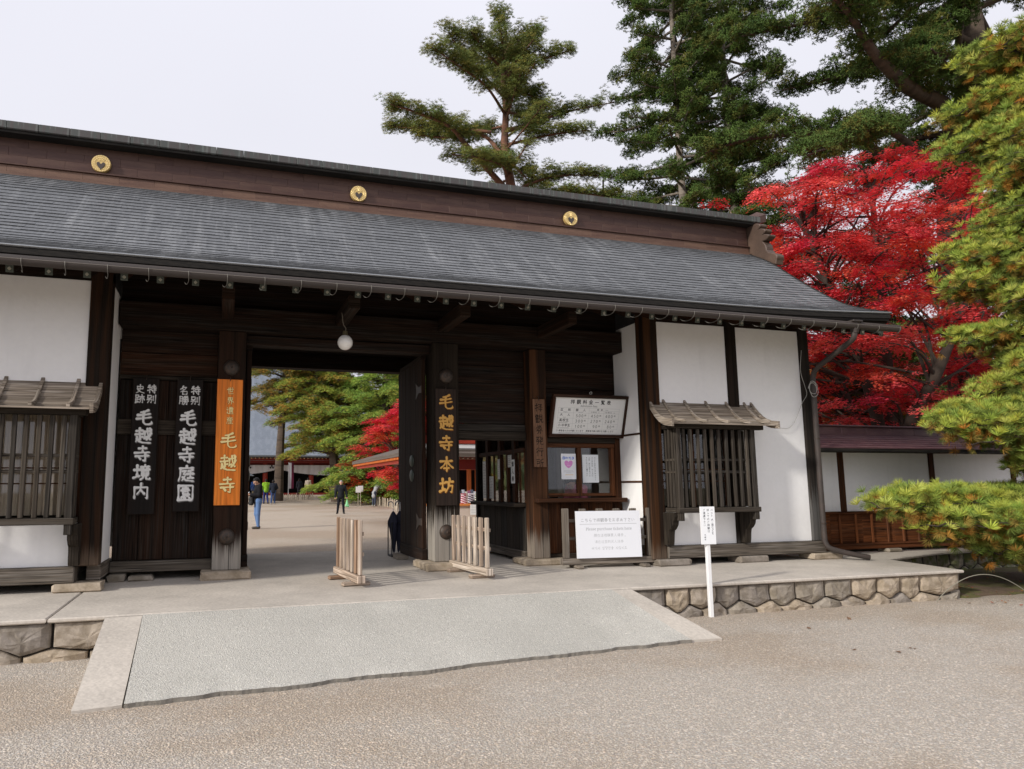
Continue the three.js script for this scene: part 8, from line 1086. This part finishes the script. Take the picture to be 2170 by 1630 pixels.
{
  // man with the phone
  const a = person('man in black hoodie and blue jeans looking down at his phone', [1.14, -0.1, -14.2], -Math.PI / 2 + 0.25, { top: [0.010, 0.010, 0.012], legs: [0.115, 0.195, 0.37], shoe: [0.10, 0.085, 0.07], hair: [0.012, 0.011, 0.010], hood: true, bulk: 0.022, J: { head: [0, 1.585, 0.07], look: [0, -0.55, 1], neck: [0, 1.45, 0.0], elL: [0.24, 1.13, 0.03], elR: [-0.24, 1.13, 0.03], wrL: [0.075, 1.13, 0.265], wrR: [-0.06, 1.14, 0.27], fL: [-0.45, 0.25, 0.8], fR: [0.45, 0.25, 0.8], nL: [-0.6, 0.7, -0.3], nR: [0.6, 0.7, -0.3], ankR: [-0.10, 0.085, -0.06], toeR: [-0.14, 0.03, 0.12], toeL: [0.13, 0.03, 0.19], ankL: [0.11, 0.085, 0.01] } });
  const place = (P, q) => { P.t.updateMatrixWorld(); return P.t.localToWorld(V3(...q)); };
  const ph = thing('phone', 'small pale smartphone held by the man in jeans', 'phone'); ph.position.copy(place(a, [0.005, 1.19, 0.36])); ph.rotation.set(0, a.t.rotation.y, 0); const pb = part('case', cbox(0.072, 0.145, 0.009, 0.003), lin(0.7, 0.7, 0.72, 0.3), ph); pb.rotation.x = -0.9; const sc = part('screen', cbox(0.064, 0.132, 0.002, 0.0005), lin(0.02, 0.02, 0.025, 0.1), ph, [0, -0.0045, -0.004]); sc.rotation.x = -0.9;
  const bg = thing('shoulder_bag', 'black shoulder bag at the hip of the man in jeans', 'bag'); bg.position.copy(place(a, [-0.10, 0.80, 0.20])); bg.rotation.y = a.t.rotation.y; part('pouch', sdfGeo([cap([-0.08, 0.06, 0], [-0.08, 0.24, 0], 0.06, 0.05), cap([0.08, 0.06, 0], [0.08, 0.24, 0], 0.06, 0.05), cap([-0.08, 0.05, 0.01], [0.08, 0.05, 0.01], 0.065), cap([-0.08, 0.2, 0], [0.08, 0.2, 0], 0.055)], 0.012, 0.03), lin(0.010, 0.010, 0.011, 0.8), bg); part('strap', tubeGeo(curve([[-0.10, 0.26, 0], [-0.14, 0.46, -0.06], [-0.04, 0.66, -0.11], [0.10, 0.70, -0.2], [0.24, 0.66, -0.26]], 16), 0.012, 6), black, bg);
  // man facing the gate
  const b = person('smiling grey-haired man in a dark jacket and trousers walking towards the gate', [5.89, -0.1, -25.8], -0.12, { top: [0.016, 0.018, 0.021], legs: [0.012, 0.013, 0.018], shoe: [0.03, 0.026, 0.022], hair: [0.30, 0.28, 0.26], bulk: 0.026, hem: [0, 0.02, 0, 0.15], skin: [0.52, 0.29, 0.21], J: { elL: [0.27, 1.13, -0.01], elR: [-0.27, 1.13, -0.01], wrL: [0.30, 0.88, 0.07], wrR: [-0.29, 0.87, 0.05], kneeL: [0.12, 0.5, 0.07], ankL: [0.15, 0.085, 0.06], toeL: [0.18, 0.03, 0.22], kneeR: [-0.13, 0.49, 0.0], ankR: [-0.17, 0.085, -0.04], toeR: [-0.22, 0.03, 0.12] }, curl: 1.3 });
  const gb = thing('carrier_bag', 'light green cloth bag hanging from the hand of the grey-haired man', 'bag'); gb.position.copy(place(b, [0.315, 0.34, 0.10])); part('sack', sdfGeo([cap([0, 0.10, 0], [0.0, 0.30, 0], 0.085, 0.05, [1, 1, 0.55]), cap([-0.06, 0.08, 0], [0.07, 0.06, 0], 0.05, 0.05)], 0.012, 0.03), lin(0.26, 0.66, 0.32, 0.7), gb); part('handle', tubeGeo(curve([[-0.03, 0.32, 0], [-0.01, 0.44, 0], [0.02, 0.32, 0]], 10), 0.008, 5), lin(0.26, 0.66, 0.32, 0.7), gb); part('umbrella_end', tubeGeo([[0.06, 0.12, 0], [0.12, -0.10, 0]], [0.012, 0.006], 6), lin(0.2, 0.22, 0.16, 0.7), gb);
  person('walker in a lime green jacket seen from behind', [2.96, courtH(2.96, -41), -41], Math.PI + 0.15, { h: 1.76, cell: 0.02, top: [0.22, 0.42, 0.03], legs: [0.02, 0.03, 0.13], hair: [0.015, 0.013, 0.012], bulk: 0.035, hood: true, shoe: [0.03, 0.03, 0.035], J: { kneeL: [0.10, 0.5, 0.10], ankL: [0.11, 0.085, 0.12], toeL: [0.13, 0.03, 0.29], ankR: [-0.11, 0.12, -0.2], toeR: [-0.13, 0.04, -0.04] } });
  person('walker in a dark navy jacket and jeans beside the lime green jacket', [3.42, courtH(3.42, -40.2), -40.2], Math.PI - 0.1, { h: 1.72, cell: 0.02, top: [0.016, 0.02, 0.03], legs: [0.045, 0.08, 0.19], hair: [0.015, 0.013, 0.012], bulk: 0.035, hood: true, shoe: [0.3, 0.28, 0.27], J: { kneeR: [-0.10, 0.5, 0.12], ankR: [-0.11, 0.085, 0.16], toeR: [-0.13, 0.03, 0.33], ankL: [0.13, 0.12, -0.2], toeL: [0.15, 0.04, -0.04], elR: [-0.27, 1.15, 0.06], wrR: [-0.2, 1.05, 0.24] } });
  // visitor leaning over the stakes to photograph the leaves
  const c = person('visitor in a grey tunic and dark patterned leggings leaning over the stakes with raised camera', [9.72, courtH(9.72, -35.4), -35.4], Math.PI / 2 + 0.5, { h: 1.66, cell: 0.015, top: [0.33, 0.34, 0.35], legs: [0.05, 0.06, 0.09], hair: [0.014, 0.012, 0.011], hairLen: 0.10, hem: [0, 0.22, 0, 0.17], shoe: [0.4, 0.38, 0.34], J: { waist: [0, 1.05, 0.10], chest: [0, 1.25, 0.20], neck: [0, 1.41, 0.27], head: [0, 1.53, 0.34], shL: [0.16, 1.37, 0.26], shR: [-0.16, 1.37, 0.26], elL: [0.22, 1.25, 0.46], elR: [-0.22, 1.25, 0.46], wrL: [0.08, 1.43, 0.60], wrR: [-0.08, 1.43, 0.60], hipL: [0.09, 0.92, 0.0], hipR: [-0.09, 0.92, 0.0], fL: [-0.3, 0.8, 0.3], fR: [0.3, 0.8, 0.3], look: [0, 0.15, 1] } });
  const cm = thing('camera', 'small pale camera raised by the visitor in grey', 'camera'); cm.position.copy(place(c, [0, 1.52, 0.64])); cm.rotation.y = c.t.rotation.y; part('camera_body', cbox(0.12, 0.07, 0.035, 0.008), lin(0.6, 0.6, 0.62, 0.4), cm); part('lens', new THREE.CylinderGeometry(0.024, 0.026, 0.03, 14).rotateX(Math.PI / 2), black, cm, [0, 0, 0.03]);
  // ticket clerk behind the glass, head bowed
  person('ticket clerk in a pink jacket bowing over the desk behind the booth glass', [6.27, -0.09, -1.42], -1.3, { h: 1.72, cell: 0.012, top: [0.52, 0.16, 0.24], legs: [0.02, 0.02, 0.025], hair: [0.014, 0.012, 0.011], hairLen: 0.05, skin: [0.42, 0.23, 0.15], J: { waist: [0, 1.02, 0.02], chest: [0, 1.22, 0.10], neck: [0, 1.37, 0.19], head: [0, 1.45, 0.29], shL: [0.17, 1.33, 0.15], shR: [-0.17, 1.33, 0.15], elL: [0.24, 1.08, 0.20], elR: [-0.24, 1.08, 0.20], wrL: [0.12, 1.12, 0.40], wrR: [-0.10, 1.12, 0.42], fL: [-0.3, -0.05, 0.9], fR: [0.3, -0.05, 0.9], nL: [0, -1, 0], nR: [0, -1, 0], look: [0, -0.8, 0.75] } });
  // visitors in front of the hall
  for (const [x, z, col, lg, l, ry] of [[2.3, -45, [0.02, 0.05, 0.16], [0.16, 0.13, 0.08], 'distant visitor in a blue jacket beside the incense stand', 2.6], [2.75, -47.5, [0.02, 0.02, 0.022], [0.03, 0.03, 0.035], 'distant visitor in black near the temple hall steps', 0.4], [6.6, -53, [0.03, 0.032, 0.04], [0.04, 0.04, 0.05], 'distant visitor in dark clothes before the temple hall', 3.3], [7.5, -54, [0.62, 0.52, 0.42], [0.35, 0.12, 0.06], 'distant visitor in a cream jacket before the temple hall', 3.0]]) person(l, [x, courtH(x, z), z], ry, { h: rr(1.6, 1.75), cell: 0.025, hands: false, top: col, legs: lg, hair: [0.02, 0.018, 0.016], bulk: 0.03 });
  const cup = thing('paper_cup', 'small white cup standing on the booth desk', 'cup', null, [5.40, 1.0165, -1.1]); part('cup', new THREE.CylinderGeometry(0.034, 0.028, 0.085, 16).translate(0, 0.0435, 0), white, cup); part('rim', new THREE.TorusGeometry(0.034, 0.003, 6, 18).rotateX(Math.PI / 2), white, cup, [0, 0.086, 0]);
}

renderer.render(scene, camera);
